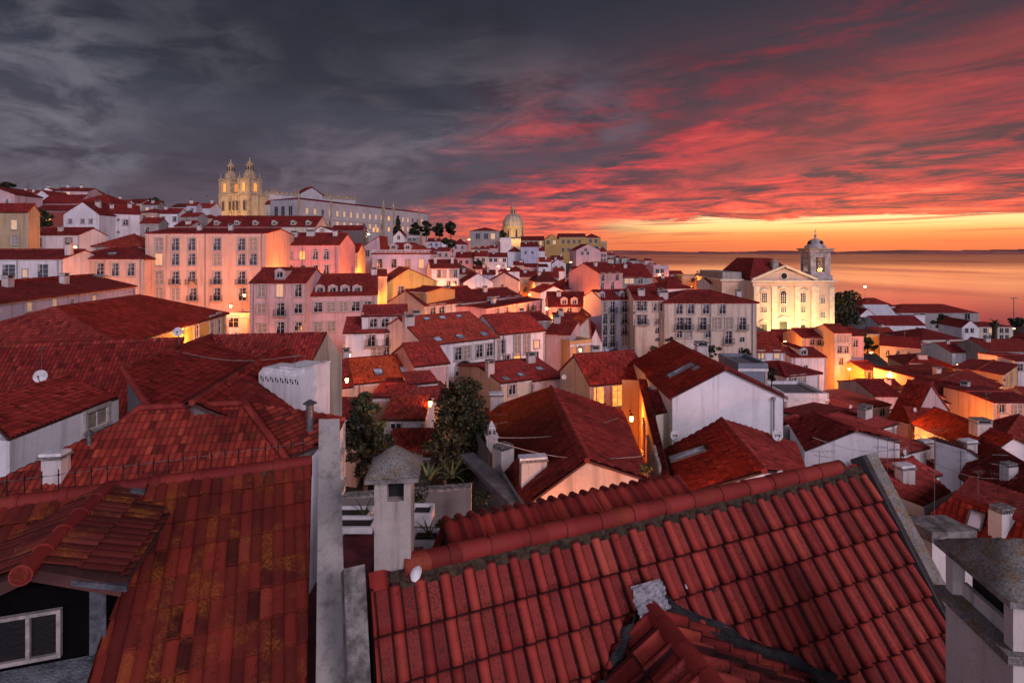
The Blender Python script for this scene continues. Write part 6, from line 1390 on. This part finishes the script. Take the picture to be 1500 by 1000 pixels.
# mast on the quay
b = at(1485, 462, 300); t = thing('light_mast', "tall unlit lighting mast on the quay near the right edge", 'light mast', b); mb = MB(); h = (462 - 437)/F*300
mb.tube((0, 0, -3), (0, 0, h), .22, M_STEEL, 8, .14); mb.build('pole', t); mb = MB(); mb.box((-1.6, -.3, h - .1), (1.6, .3, h + .35), M_STEEL); mb.build('lamp_head', t)
def flood(label, p, aim, energy, colr, ang=80, rs=.4):
    t = thing('floodlight', label, 'floodlight', p); d = (aim - p).normalized(); mb = MB(); q = d.to_track_quat('-Z', 'Y').to_matrix().to_4x4()
    mb.box((-.35, -.25, -.02), (.35, .25, .35), M_STEEL, q); mb.build('housing', t); mb = MB(); mb.box((-.3, -.2, -.05), (.3, .2, -.025), glow('flood_lens', (1, .8, .45), 3), q); mb.build('lens', t)
    L = bpy.data.lights.new('flood_beam', 'SPOT'); L.energy = energy; L.color = colr; L.spot_size = rad(ang); L.spot_blend = .8; L.shadow_soft_size = rs
    lo = bpy.data.objects.new('flood_beam', L); col.objects.link(lo); lo.parent = t; lo.rotation_euler = d.to_track_quat('-Z', 'Y').to_euler(); lo.location = d*.2
P0, X, Z = CHURCH; wy = (1.0, .58, .21); wo_ = (1.0, .50, .20)
W3 = lambda x, y, z: V((P0.x + x, P0.y + y, P0.z + z))
flood("floodlight aimed at the river church's middle doorway", W3(X(1150), -10, 5.5), W3(X(1150), 0, 12), 21000, wy, 110)
flood("floodlight aimed at the river church's left bay", W3(X(1118), -9, 5.5), W3(X(1118), 0, 12), 12000, wo_, 110); flood("floodlight aimed at the river church's tower bay", W3(X(1207), -7, 5.5), W3(X(1207), 0, 13), 11000, wy, 100)
flood("floodlight raised toward the river church's pediment", W3(X(1149), -22, 8), W3(X(1149), 0, 20), 16000, wo_, 70)
flood("floodlight on the river church's side wing", W3(-14, -6, 6), W3(-2, 12, 15), 9000, (1, .42, .14), 100)
lamp("amber lamp inside the river church's open belfry", 1203, 394, 194.3, 420, 'post', (1, .45, .08), .8, .3)
S = sv.matrix_world if False else None
svm = Matrix.Translation(sv.location) @ Matrix.Rotation(sv.rotation_euler.z, 4, 'Z')
for lb, f_, t_, en, cc in (("floodlight before the left tower of the hilltop church", (3, -16, 9), (4, 0, 18), 8000, (1, .50, .15)), ("floodlight before the middle of the hilltop church front", (W*.0 + 11, -16, 9), (11, 0, 17), 6500, (1, .52, .16)), ("floodlight before the right tower of the hilltop church", (20, -16, 9), (19, 0, 18), 7500, (1, .48, .14)),
    ("floodlight on the flank of the hilltop church's right tower", (38, 4, 10), (23, 7, 22), 6000, (1, .5, .2)), ("floodlight raised at the hilltop church's spires", (14, -20, 22), (18, 4, 40), 9000, (1, .5, .2))):
    flood(lb, svm @ V(f_), svm @ V(t_), en, cc, 95)
B_ = mo['B']; em, am = mo['e'], mo['a']
for i, u in enumerate((15, 45, 72, 100)): flood("cool floodlight washing the monastery wall, %s from the church" % ORD[i], B_(u, -26, -16), B_(u, 0, -8), 1300, (1, .88, .80), 120)
for lb, dx, en in (("floodlight at the front of the great dome", -4, 16000), ("floodlight on the right flank of the great dome", 14, 12000)): flood(lb, pa.location + V((dx, -34, 8)), pa.location + V((dx*.3, -6, 27)), en*2.3, (1, .55, .20), 85)

# ================================================================== aerials and dishes
def aerial(label, px, pyt, pyb, Y, booms=2, seed=0, wdt=1.0):
    b = at(px, pyb, Y); h = (pyb - pyt)/F*Y; t = thing('tv_aerial', label, 'aerial', b, 'rooftop aerials'); r = max(.012, Y*.00022); rnd = random.Random(seed)
    mb = MB(); mb.tube((0, 0, -.5), (0, 0, h), r, M_STEEL if seed % 2 else M_IRON, 6); mb.build('mast', t)
    for k in range(booms):
        mb = MB(); z = h*(.97 - .22*k); a = rnd.uniform(-.6, .6); d = V((math.cos(a), math.sin(a), rnd.uniform(-.08, .12))); s_ = V((-d.y, d.x, 0)); L = wdt*rnd.uniform(.5, .95)
        mb.tube(V((0, 0, z)) - d*L*.35, V((0, 0, z)) + d*L*.65, r*.7, M_STEEL, 5)
        for i in range(7):
            c = V((0, 0, z)) + d*L*(-.33 + i*.16); w = L*(.22 - .012*i); up_ = V((0, 0, 1)) if rnd.random() < .3 else V((0, 0, 0)); mb.tube(c - s_*w - up_*w*.6, c + s_*w + up_*w*.6, r*.5, M_STEEL, 4)
        mb.build('antenna', t)
for i, a in enumerate([
 ("thin aerial with a long boom on the dark roof at far left", 61, 509, 548, 34, 1), ("slim mast aerial on the dark valley roof", 346, 486, 540, 33, 1), ("leaning aerial beside the stained stone gable", 432, 520, 596, 29.8, 2),
 ("tall multi-boom aerial on the big chimney roof", 730, 592, 652, 33, 3), ("second aerial on the big chimney roof beside the back chimney", 716, 622, 668, 31, 2), ("tall aerial against the white gable wall, leftmost of its trio", 1286, 638, 704, 29, 2), ("tall aerial against the white gable wall, middle of its trio", 1300, 640, 706, 29.3, 2), ("tall aerial against the white gable wall, rightmost of its trio", 1310, 644, 702, 29.6, 2),
 ("branching orange-tipped aerial in front of the white gable wall", 1200, 660, 690, 22, 2), ("bare mast aerial rising from the red slope on the right", 1335, 622, 700, 34, 1), ("tall dark aerial beside the crumbling parapet", 1369, 626, 738, 25, 2), ("dark aerial right of the crumbling parapet", 1407, 660, 715, 26, 2), ("thin aerial near the square skylight roof's ridge", 1433, 690, 730, 25, 1),
 ("aerial with crowded booms at the right edge", 1462, 664, 728, 27, 3), ("aerial on the lamp-street red roofs by the annexe", 1214, 570, 604, 62, 2), ("aerial above the flat annexe with an air conditioner", 1191, 566, 590, 60, 3), ("aerial on the five-skylight house front", 712, 520, 552, 70, 2), ("aerial on the orange-roofed house", 555, 540, 580, 56, 1),
 ("aerial near the satellite dish on the weathered roof", 1058, 492, 520, 60, 1), ("tallest aerial on the left crest skyline", 63, 266, 283, 185, 2, 0, 2.6), ("spread aerial right of the tallest on the left crest", 87, 267, 280, 200, 2, 0, 2.6), ("small aerial pair on the left crest roof", 41, 268, 282, 200, 2, 0, 2.6), ("aerial on the red roof beside the alley", 1445, 575, 606, 70, 2)]):
    a = list(a) + [0, 1.0][len(a) - 6:] if len(a) < 8 else list(a); a[6] = i + 3; aerial(*a)
for i, (nk, p, Yh) in enumerate(TOPS):
    if Yh > 215 or i % 4 == 3: continue
    px, py = proj(p); aerial("thin rooftop aerial on the " + nk, px, py - min(16, 1500/Yh), py + 1, p.y, 1 + i % 2, 100 + i, .9)
def dish(label, px, py, Y, rpx, ry=0.0, text=None, mast=.5):
    p = at(px, py, Y); r = rpx/F*Y; t = thing('satellite_dish', label, 'satellite dish', p, 'satellite dishes')
    T = Matrix.Rotation(ry, 4, 'Z') @ Matrix.Rotation(rad(76), 4, 'X')
    mb = MB(); pr = [(r*k/6, .22*r*(k/6)**2) for k in range(7)]; mb.lathe(pr + [(r*1.02, .23*r), (r*.98, .20*r)], (0, 0, 0), M_WHITE, 20, T=T); mb.build('reflector', t)
    mb = MB(); mb.tube(T @ V((0, -r*.9, .2*r)), T @ V((0, -r*.2, r*.85)), r*.03 + .006, M_STEEL, 5); q = T @ V((0, -r*.1, r*.9)); mb.box(q - V((.04, .04, .05)), q + V((.04, .04, .05)), M_STEEL); mb.build('feed_arm', t)
    mb = MB(); mb.tube((0, .05, -r*.2), (0, .1, -r - mast), .02 + r*.03, M_STEEL, 6); mb.build('mount', t)
    if text:
        cu = bpy.data.curves.new('lettering', 'FONT'); cu.body = text; cu.size = r*.75; cu.align_x = 'CENTER'; cu.align_y = 'CENTER'; cu.extrude = .004
        to = bpy.data.objects.new('lettering', cu); col.objects.link(to); dg = bpy.context.evaluated_depsgraph_get(); me = bpy.data.meshes.new_from_object(to.evaluated_get(dg)); bpy.data.objects.remove(to)
        me.materials.clear(); me.materials.append(M_IRON); lo = bpy.data.objects.new('lettering', me); col.objects.link(lo); lo.parent = t; lo.matrix_local = T @ Matrix.Translation((0, 0, .24*r + .01))
dish("small white satellite dish with dark lettering just behind the foreground ridge", 1143, 697, 15, 8, .15, 'meo', .4); dish("white lettered dish low on the left of the blank gable wall", 988, 637, 36, 7, .2, 'zon', .3); dish("white lettered dish low on the right of the blank gable wall", 1138, 637, 36, 8, .1, 'zon', .3)
dish("large pale dish standing over the white blank gable's roof", 1018, 505, 52, 6.5, -.4, None, 1.5); dish("mesh-like dish on a pole on the far-left dark roof", 60, 551, 33, 9, .3, None, .8); dish("grey dish beside the broad dark hipped roof's lamp", 261, 486, 38, 6.5, .3, None, .8)
dish("small white dish at the lower right red slope", 1325, 662, 33, 4, .4, None, .6); dish("white dish by the gutter of the alley's red slope", 1390, 650, 45, 3.5, .4, None, .6); dish("small dish on the orange lane house", 1340, 600, 60, 3, .2, None, .5); dish("dish on the low white house behind the big chimney roof", 826, 552, 58, 3.5, .2, None, .5)
dish("tiny dish on the red slope beside the brown-roofed shed", 1246, 596, 64, 3, .3, None, .5)
for lb, k, px, py, w_, h_, kd in [("long red roof with a grey ridge in the right middle distance", 0, 1356, 668, .9, 1.1, 'slab'), ("long red roof with a grey ridge in the right middle distance", 0, 1410, 684, 1.1, .9, 'vents'), ("steep dark roof descending to a small white gable on the right", 0, 1418, 668, .9, 1.0, 'slab'),
    ("wide red roof with a small square skylight at lower right", 0, 1468, 775, .8, .8, 'vents'), ("red roof with a crumbling parapet behind the mossy verge", 0, 1325, 706, .8, .8, 'slab'), ("low tiled slope along the right edge above the wide red roof", 0, 1478, 700, .8, .8, 'vents'),
    ("hip-ridged house", 0, 0, 0, 0, 0, '')]:
    if lb in FREES: chim_on(FREES[lb], FREES[lb]['sl'][k], px, py, w_, w_*.7, h_, .2, kd)
gq = FREES["wide red roof with a small square skylight at lower right"]; M, q = on_slope(gq['roof'], gq['O'], gq['sl'][0], 1431, 763); inst('skylight', skylight_mesh(.6, .8), gq['roof'], None, M=M)
# cables strung over the big chimney roof
for i, (a, b_, lb) in enumerate([((712, 640, 27.5), (905, 612, 37), "upper thin cable sagging across the big chimney roof"), ((712, 642, 27.2), (940, 668, 28), "lower thin cable sagging across the big chimney roof"), ((250, 512, 34), (440, 520, 33), "pale cable looping over the dark valley roof"), ((612, 508, 68), (728, 500, 74), "cable sagging along the front of the five-skylight house"), ((1190, 640, 30), (1330, 655, 33), "cable strung from the white aerial gable to the red slope"), ((1350, 668, 33), (1490, 700, 30), "cable crossing the lower right roofs toward the edge"), ((366, 446, 92), (548, 442, 96), "cable running along the pink-white facades"), ((980, 462, 98), (1104, 466, 98), "cable along the long weathered cream facade")]):
    p, q = at(*a), at(*b_); mb = MB(); prev = None
    for k in range(13):
        f = k/12; c = p.lerp(q, f) - V((0, 0, .5*math.sin(math.pi*f))) - p
        if prev is not None: mb.tube(prev, c, .018, plain('pale_cable', (.30, .27, .26), .6), 4, cap=False)
        prev = c
    tag(mb.build('cable', None, p), lb, 'cable')

# ================================================================== terrain, river, far shore
import numpy as np
for (px, Y, z) in [(0, 300, 80), (150, 320, 82), (300, 400, 80), (450, 420, 78), (600, 460, 72), (700, 520, 66), (760, 560, 60), (830, 480, 52), (-200, 250, 85), (-200, 150, 70), (-100, 60, 56), (-150, 100, 60), (900, 600, 18), (950, 560, 4), (1000, 520, -3), (1060, 480, -4), (1000, 430, 14), (1060, 330, 16), (1100, 300, 18), (1150, 420, -4), (1250, 420, -4), (1350, 440, -4), (1450, 500, -3), (1550, 560, -3), (1300, 375, 6), (1420, 380, 5), (1500, 420, 4), (1600, 420, 4), (1700, 300, 12), (1700, 150, 25), (1650, 60, 42), (1500, 30, 48), (1200, 20, 50), (750, 12, 54), (300, 20, 54), (-300, 20, 54), (1900, 20, 46)]:
    p = at(px, 400, Y); GROUND.append((p.x, p.y, z)); GROUND.append((p.x + 6, p.y + 8, z)); GROUND.append((p.x - 6, p.y + 4, z))
for x in (-60, -25, 0, 25, 60):
    for y in (-40, -10, 4): GROUND.append((x, y, 54))
gp = np.array(GROUND)
xs = np.concatenate([np.arange(-420, 460, 5.0)]); ys = np.concatenate([np.arange(-60, 640, 5.0)])
XX, YY = np.meshgrid(xs, ys); Zg = np.zeros_like(XX)
for j in range(XX.shape[0]):
    d2 = (XX[j][:, None] - gp[None, :, 0])**2 + (YY[j][:, None] - gp[None, :, 1])**2 + 6.0
    w = 1 / d2**1.8; Zg[j] = (w * gp[None, :, 2]).sum(1) / w.sum(1)
Zg = np.where(YY > 520, np.minimum(Zg, np.where(XX > 110, -4, Zg)), Zg)
edge = np.clip((XX - 300) / 140, 0, 1); 
mb = MB(); nx = len(xs); ny = len(ys)
EARTH = plain('hillside_earth', (.05, .035, .028), .95, 0, .4, .15, .05)
vs = [V((XX[j, i], YY[j, i], Zg[j, i])) for j in range(ny) for i in range(nx)]
mb.add(vs, [(j*nx+i, j*nx+i+1, (j+1)*nx+i+1, (j+1)*nx+i) for j in range(ny-1) for i in range(nx-1)], EARTH, smooth=True)
o = mb.build('ground'); o['kind'] = 'structure'
mb = MB(); mb.add([V((-9000, 500, -8)), V((-420, 500, 60)), V((-420, 640, 62)), V((40, 640, 40)), V((-2000, 9000, -8)), V((-9000, 9000, -8))], [(0, 1, 2, 3, 4, 5)], EARTH)
o = mb.build('terrain'); o['kind'] = 'structure'
# river
m = bpy.data.materials.new('river_water'); nt, N, L, P = nodes_of(m); g = G(nt)
geo = g.n('ShaderNodeNewGeometry').outputs['Position']
P.inputs['Base Color'].default_value = (.42, .12, .13, 1); P.inputs['Roughness'].default_value = .16; P.inputs['IOR'].default_value = 1.33
band = g.noise(g.mapped(geo, (.0016, .0007, 0)), 1.0, 5, .6)
L.new(g.ss(band, .34, .70, .09, .17), P.inputs['Roughness'])
L.new(g.bump(g.noise(g.mapped(geo, (.06, .05, .05)), 1.0, 4, .6), .5, .11), P.inputs['Normal'])
sp_ = g.n('ShaderNodeSeparateXYZ'); L.new(geo, sp_.inputs[0]); yy_ = sp_.outputs[1]
P.inputs['Metallic'].default_value = .65; P.inputs['Base Color'].default_value = (1.0, .60, .56, 1); P.inputs['Specular Tint'].default_value = (1, .66, .62, 1)
df = g.n('ShaderNodeBsdfDiffuse'); df.inputs['Color'].default_value = (.22, .070, .085, 1)
mx = g.n('ShaderNodeMixShader'); ruff = g.m('ADD', g.m('MULTIPLY', g.ss(yy_, 1900, 3600), .66), g.m('ADD', g.m('MULTIPLY', g.ss(yy_, 760, 500), .22), g.m('MULTIPLY', g.ss(band, .50, .68), .14)), clamp=True)
L.new(ruff, mx.inputs[0]); L.new(P.outputs[0], mx.inputs[1]); L.new(df.outputs[0], mx.inputs[2]); L.new(mx.outputs[0], N['Material Output'].inputs['Surface'])
mb = MB(); mb.add([V((-3000, 250, 0)), V((16000, -6000, 0)), V((30000, 14800, 0)), V((-30000, 14800, 0))], [(0, 1, 2, 3)], m)
o = mb.build('river'); o['kind'] = 'structure'
# quay strip on the near bank
mb = MB(); q = [at(1405, 470, 420), at(1600, 486, 420), at(1600, 470, 480), at(1405, 461, 480)]
for p in q: p.z = 2.2
mb.prism(q, V((0, 0, -4)), plain('quay_concrete', (.16, .13, .12), .9, 0, .3, .05)); o = mb.build('quay'); o['kind'] = 'structure'
# far shore: a low uneven ridge line fourteen kilometres off
mb = MB(); rnd = random.Random(4); n = 420; HILL = plain('far_shore_haze', (.30, .10, .085), 1.0, 0, .2, .001, 0); top = []
for i in range(n + 1):
    x = -16000 + 44000*i/n; h = 48 + 26*math.sin(i*.05) + 14*math.sin(i*.17 + 1) + rnd.uniform(-5, 8) + (26 if rnd.random() < .04 else 0)
    top += [V((x, 14000 + 300*math.sin(i*.08), -2)), V((x, 14100 + 300*math.sin(i*.08), max(20, h))), V((x, 16500, max(40, h + 25)))]
mb.add(top, [(3*i + k, 3*i + 3 + k, 3*i + 4 + k, 3*i + 1 + k) for i in range(n) for k in (0, 1)], HILL)
o = mb.build('hills'); o['kind'] = 'structure'
mb = MB()

# ================================================================== sky, sun, camera
SUN_AZ, SUN_EL = rad(33.5), rad(2.0)
world = bpy.data.worlds.new('World'); scene.world = world; world.use_nodes = True; nt = world.node_tree; g = G(nt)
bg = nt.nodes['Background']; out = nt.nodes['World Output']
D_ = g.n('ShaderNodeTexCoord').outputs['Generated']; s = g.n('ShaderNodeSeparateXYZ'); nt.links.new(D_, s.inputs[0]); dx, dy, dz = s.outputs
hl = g.m('SQRT', g.m('ADD', g.m('ADD', g.m('MULTIPLY', dx, dx), g.m('MULTIPLY', dy, dy)), 1e-5))
cs = g.m('DIVIDE', g.m('ADD', g.m('MULTIPLY', dx, math.sin(SUN_AZ)), g.m('MULTIPLY', dy, math.cos(SUN_AZ))), hl)     # 1 toward the glow
el = g.m('MAXIMUM', dz, 0.0)
inv = g.m('DIVIDE', 1.0, g.m('ADD', el, .060))
AX = rad(-62); ax_, ay_ = math.sin(AX), math.cos(AX)       # the cloud streets run toward the far left of the horizon
al = g.m('MULTIPLY', g.m('ADD', g.m('MULTIPLY', dx, ax_), g.m('MULTIPLY', dy, ay_)), inv)
pe = g.m('MULTIPLY', g.m('ADD', g.m('MULTIPLY', dx, ay_), g.m('MULTIPLY', dy, -ax_)), inv)
cl = g.vec(g.m('MULTIPLY', al, .80), pe, 0.0)
n1 = g.noise(g.vec(al, pe, 4.0), .42, 4, .5, .4)           # big soft masses
n2 = g.noise(cl, 1.5, 10, .68, .8)                        # broken streets
n3 = g.noise(g.vec(al, pe, 9.0), .80, 5, .55, .6)
flat = g.noise(g.vec(g.m('MULTIPLY', g.m('ARCTAN2', dx, dy), 8.0), g.m('MULTIPLY', g.m('SUBTRACT', el, g.m('MULTIPLY', dx, .03)), 58.0), 2.0), 1.0, 9, .68, .9)
warp = g.m('ADD', g.m('MULTIPLY', g.m('SUBTRACT', n1, .5), .34), g.m('MULTIPLY', g.m('SUBTRACT', n3, .5), .16))
gl = g.ss(g.m('ADD', g.m('ADD', cs, warp), g.m('MULTIPLY', el, -.80)), .62, .84)
base = g.ramp(el, [(0, (.150, .080, .115)), (.06, (.115, .080, .112)), (.14, (.088, .074, .105)), (.26, (.046, .048, .072)), (.42, (.025, .027, .043)), (1, (.02, .021, .03))])
base = g.mix(g.m('MULTIPLY', g.ss(n3, .46, .66), .55), base, g.ramp(el, [(0, (.07, .05, .075)), (.25, (.026, .026, .038)), (.5, (.013, .014, .022))]))
base = g.mix(g.m('MULTIPLY', g.m('MULTIPLY', g.ss(n1, .50, .66), g.ss(n2, .40, .66)), g.ss(el, .50, .16, 0, .62)), base, (.19, .17, .20))
warm = g.m('MULTIPLY', g.ss(g.m('ADD', cs, g.m('MULTIPLY', warp, .8)), .78, 1.0), g.ss(el, .46, .18)); base = g.mix(g.m('MULTIPLY', warm, .62), base, (.118, .040, .052))
redc = g.ramp(el, [(0, (.95, .17, .07)), (.05, (1.0, .125, .085)), (.11, (.95, .068, .078)), (.18, (.66, .045, .062)), (.28, (.20, .030, .048)), (.42, (.10, .022, .036)), (1, (.05, .015, .03))])
hi = g.ramp(el, [(0, (1.1, .36, .11)), (.06, (1.1, .27, .14)), (.13, (1.05, .14, .115)), (.22, (.66, .080, .080)), (.38, (.20, .045, .05)), (1, (.08, .02, .03))])
BX = rad(-18); pe2 = g.m('MULTIPLY', g.m('SUBTRACT', g.m('MULTIPLY', dx, math.cos(BX)), g.m('MULTIPLY', dy, math.sin(BX))), inv); al2 = g.m('MULTIPLY', g.m('ADD', g.m('MULTIPLY', dx, math.sin(BX)), g.m('MULTIPLY', dy, math.cos(BX))), inv)
fan = g.noise(g.vec(g.m('MULTIPLY', pe2, .95), g.m('MULTIPLY', al2, .16), 13.0), 1.0, 4, .55, .5)      # broad masses fanning up to the right
mixn = g.m('ADD', g.m('MULTIPLY', n2, .62), g.m('MULTIPLY', flat, .38))
dens = g.m('ADD', g.ss(mixn, .41, .57), g.ss(el, .0, .10, .30, 0), clamp=True)
mass = g.m('MAXIMUM', g.ss(fan, .38, .58, .20, 1.0), g.ss(el, .16, .07)); gl = g.m('MULTIPLY', gl, mass)
lit = g.m('MULTIPLY', gl, g.m('MULTIPLY', dens, g.ss(el, .12, .36, 1.0, .55)))
c = g.mix(lit, base, redc)
c = g.mix(g.m('MULTIPLY', g.m('MULTIPLY', gl, g.ss(mixn, .52, .64)), g.ss(el, .14, .36, .85, .30)), c, hi)
c = g.mix(g.m('MULTIPLY', g.m('MULTIPLY', gl, g.ss(mixn, .46, .37)), g.ss(el, .03, .10, 0, .70)), c, g.ramp(el, [(0, (.16, .06, .10)), (.15, (.075, .036, .066)), (.4, (.025, .018, .03))]))
# clear band over the horizon
clear = g.ramp(el, [(0, (.86, .20, .085)), (.016, (.97, .25, .090)), (.030, (1.05, .37, .125)), (.040, (1.2, .74, .27)), (.058, (1.3, .92, .46)), (.085, (.95, .40, .24))])
g2 = g.ss(g.m('ADD', cs, g.m('MULTIPLY', warp, .25)), .875, .975)
bandh = g.m('ADD', g.m('ADD', el, g.m('MULTIPLY', g.m('SUBTRACT', flat, .5), .060)), g.m('MULTIPLY', g.m('SUBTRACT', n1, .5), .03))
g3 = g.m('MULTIPLY', g.ss(bandh, .060, .050), g2)
c = g.mix(g3, c, clear)
low = g.m('MULTIPLY', g.ss(el, .026, .010), g.ss(cs, .78, .92)); c = g.mix(low, c, g.ramp(el, [(0, (.80, .175, .080)), (.02, (.93, .235, .088)), (.04, (.98, .33, .12))]))
th_n = g.noise(g.vec(g.m('MULTIPLY', g.m('ARCTAN2', dx, dy), 3.2), g.m('MULTIPLY', g.m('SUBTRACT', el, g.m('MULTIPLY', dx, .02)), 150.0), 5.0), 1.0, 5, .55, .5)
c = g.mix(g.m('MULTIPLY', g.m('MULTIPLY', g.ss(th_n, .56, .64), g.ss(el, .070, .05)), .70), c, (.64, .13, .085))
dirv = lambda px, py: V((px - 750, F, HZ - py)).normalized()
def ddot(d):
    return g.m('ADD', g.m('ADD', g.m('MULTIPLY', dx, d.x), g.m('MULTIPLY', dy, d.y)), g.m('MULTIPLY', dz, d.z))
lump = g.noise(g.vec(g.m('MULTIPLY', g.m('ARCTAN2', dx, dy), 11.0), g.m('MULTIPLY', g.m('SUBTRACT', el, g.m('MULTIPLY', dx, .05)), 26.0), 21.0), 1.0, 7, .60, .5)
for (px, py, wd, amt, cc) in ((40, 140, 10, .62, (.19, .18, .22)), (95, 180, 7, .42, (.18, .165, .205)), (480, 246, 7, .55, (.21, .165, .205)), (560, 238, 6, .40, (.20, .155, .185)), (880, 170, 6.5, .55, (.12, .12, .165)), (250, 95, 8, .3, (.12, .12, .145))):
    wob = g.m('ADD', ddot(dirv(px, py)), g.m('MULTIPLY', g.m('SUBTRACT', n3, .5), .022))
    f = g.m('MULTIPLY', g.ss(wob, math.cos(rad(wd)), math.cos(rad(wd*.12))), g.ss(lump, .36, .66))
    c = g.mix(g.m('MULTIPLY', f, amt), c, cc)
pn = dirv(930, 280).cross(dirv(1520, 60)).normalized()       # the warm beam that climbs to the upper right
bm = g.m('ABSOLUTE', g.m('ADD', ddot(pn), g.m('MULTIPLY', g.m('SUBTRACT', n3, .5), .10)))
c = g.mix(g.m('MULTIPLY', g.m('MULTIPLY', g.ss(bm, .075, .0), g.ss(dx, .10, .45)), g.ss(n2, .36, .62, .25, .75)), c, g.ramp(el, [(0, (.8, .12, .09)), (.15, (.55, .075, .075)), (.30, (.20, .045, .050)), (1, (.1, .03, .04))]))
pk = g.m('ABSOLUTE', g.m('ADD', ddot(dirv(960, 150).cross(dirv(1500, -60)).normalized()), g.m('MULTIPLY', g.m('SUBTRACT', n3, .5), .12)))
c = g.mix(g.m('MULTIPLY', g.m('MULTIPLY', g.ss(pk, .06, .0), g.ss(dx, .05, .3)), g.ss(mixn, .46, .60, 0, .6)), c, (.24, .026, .045))
# added fill: sky brightened beyond real dusk behind the camera to light the facades
back = g.m('MULTIPLY', g.ss(dy, -.05, -.85), g.ss(dz, 1.0, .1))
c = g.mix(back, c, (1.10, .98, 1.30))
nt.links.new(c, bg.inputs['Color']); bg.inputs['Strength'].default_value = 1.0
sky = g.n('ShaderNodeTexSky'); sky.sky_type = 'NISHITA'; sky.sun_disc = False; sky.sun_elevation = SUN_EL; sky.sun_rotation = SUN_AZ
bg2 = g.n('ShaderNodeBackground'); nt.links.new(sky.outputs[0], bg2.inputs['Color']); bg2.inputs['Strength'].default_value = .004
ad = g.n('ShaderNodeAddShader'); nt.links.new(bg.outputs[0], ad.inputs[0]); nt.links.new(bg2.outputs[0], ad.inputs[1]); nt.links.new(ad.outputs[0], out.inputs['Surface'])
sl_ = bpy.data.lights.new('rear_key', 'SUN'); sl_.energy = 1.25; sl_.angle = rad(16); sl_.color = (1.0, .80, .93); so = bpy.data.objects.new('rear_key', sl_); col.objects.link(so)  # added soft key lamp from behind the camera; the dusk glow lies ahead
d = V((-.55, .70, -.46)).normalized(); so.rotation_euler = d.to_track_quat('-Z', 'Y').to_euler(); so.location = (60, -90, 140)
cam = bpy.data.cameras.new('camera'); co = bpy.data.objects.new('camera', cam); col.objects.link(co); co.location = (0, 0, ZC); co.rotation_euler = (rad(90), 0, 0)
cam.sensor_width = 36; cam.lens = 36*F/1500; cam.shift_y = -(500 - HZ)/1500; cam.clip_start = .1; cam.clip_end = 60000; scene.camera = co
scene.view_settings.view_transform = 'Standard'; scene.view_settings.look = 'None'; scene.view_settings.exposure = 0; scene.view_settings.gamma = 1
scene.cycles.use_denoising = True; scene.cycles.max_bounces = 5; scene.cycles.diffuse_bounces = 3; scene.cycles.glossy_bounces = 3
print('fillers', NF, 'objects', len(bpy.data.objects))
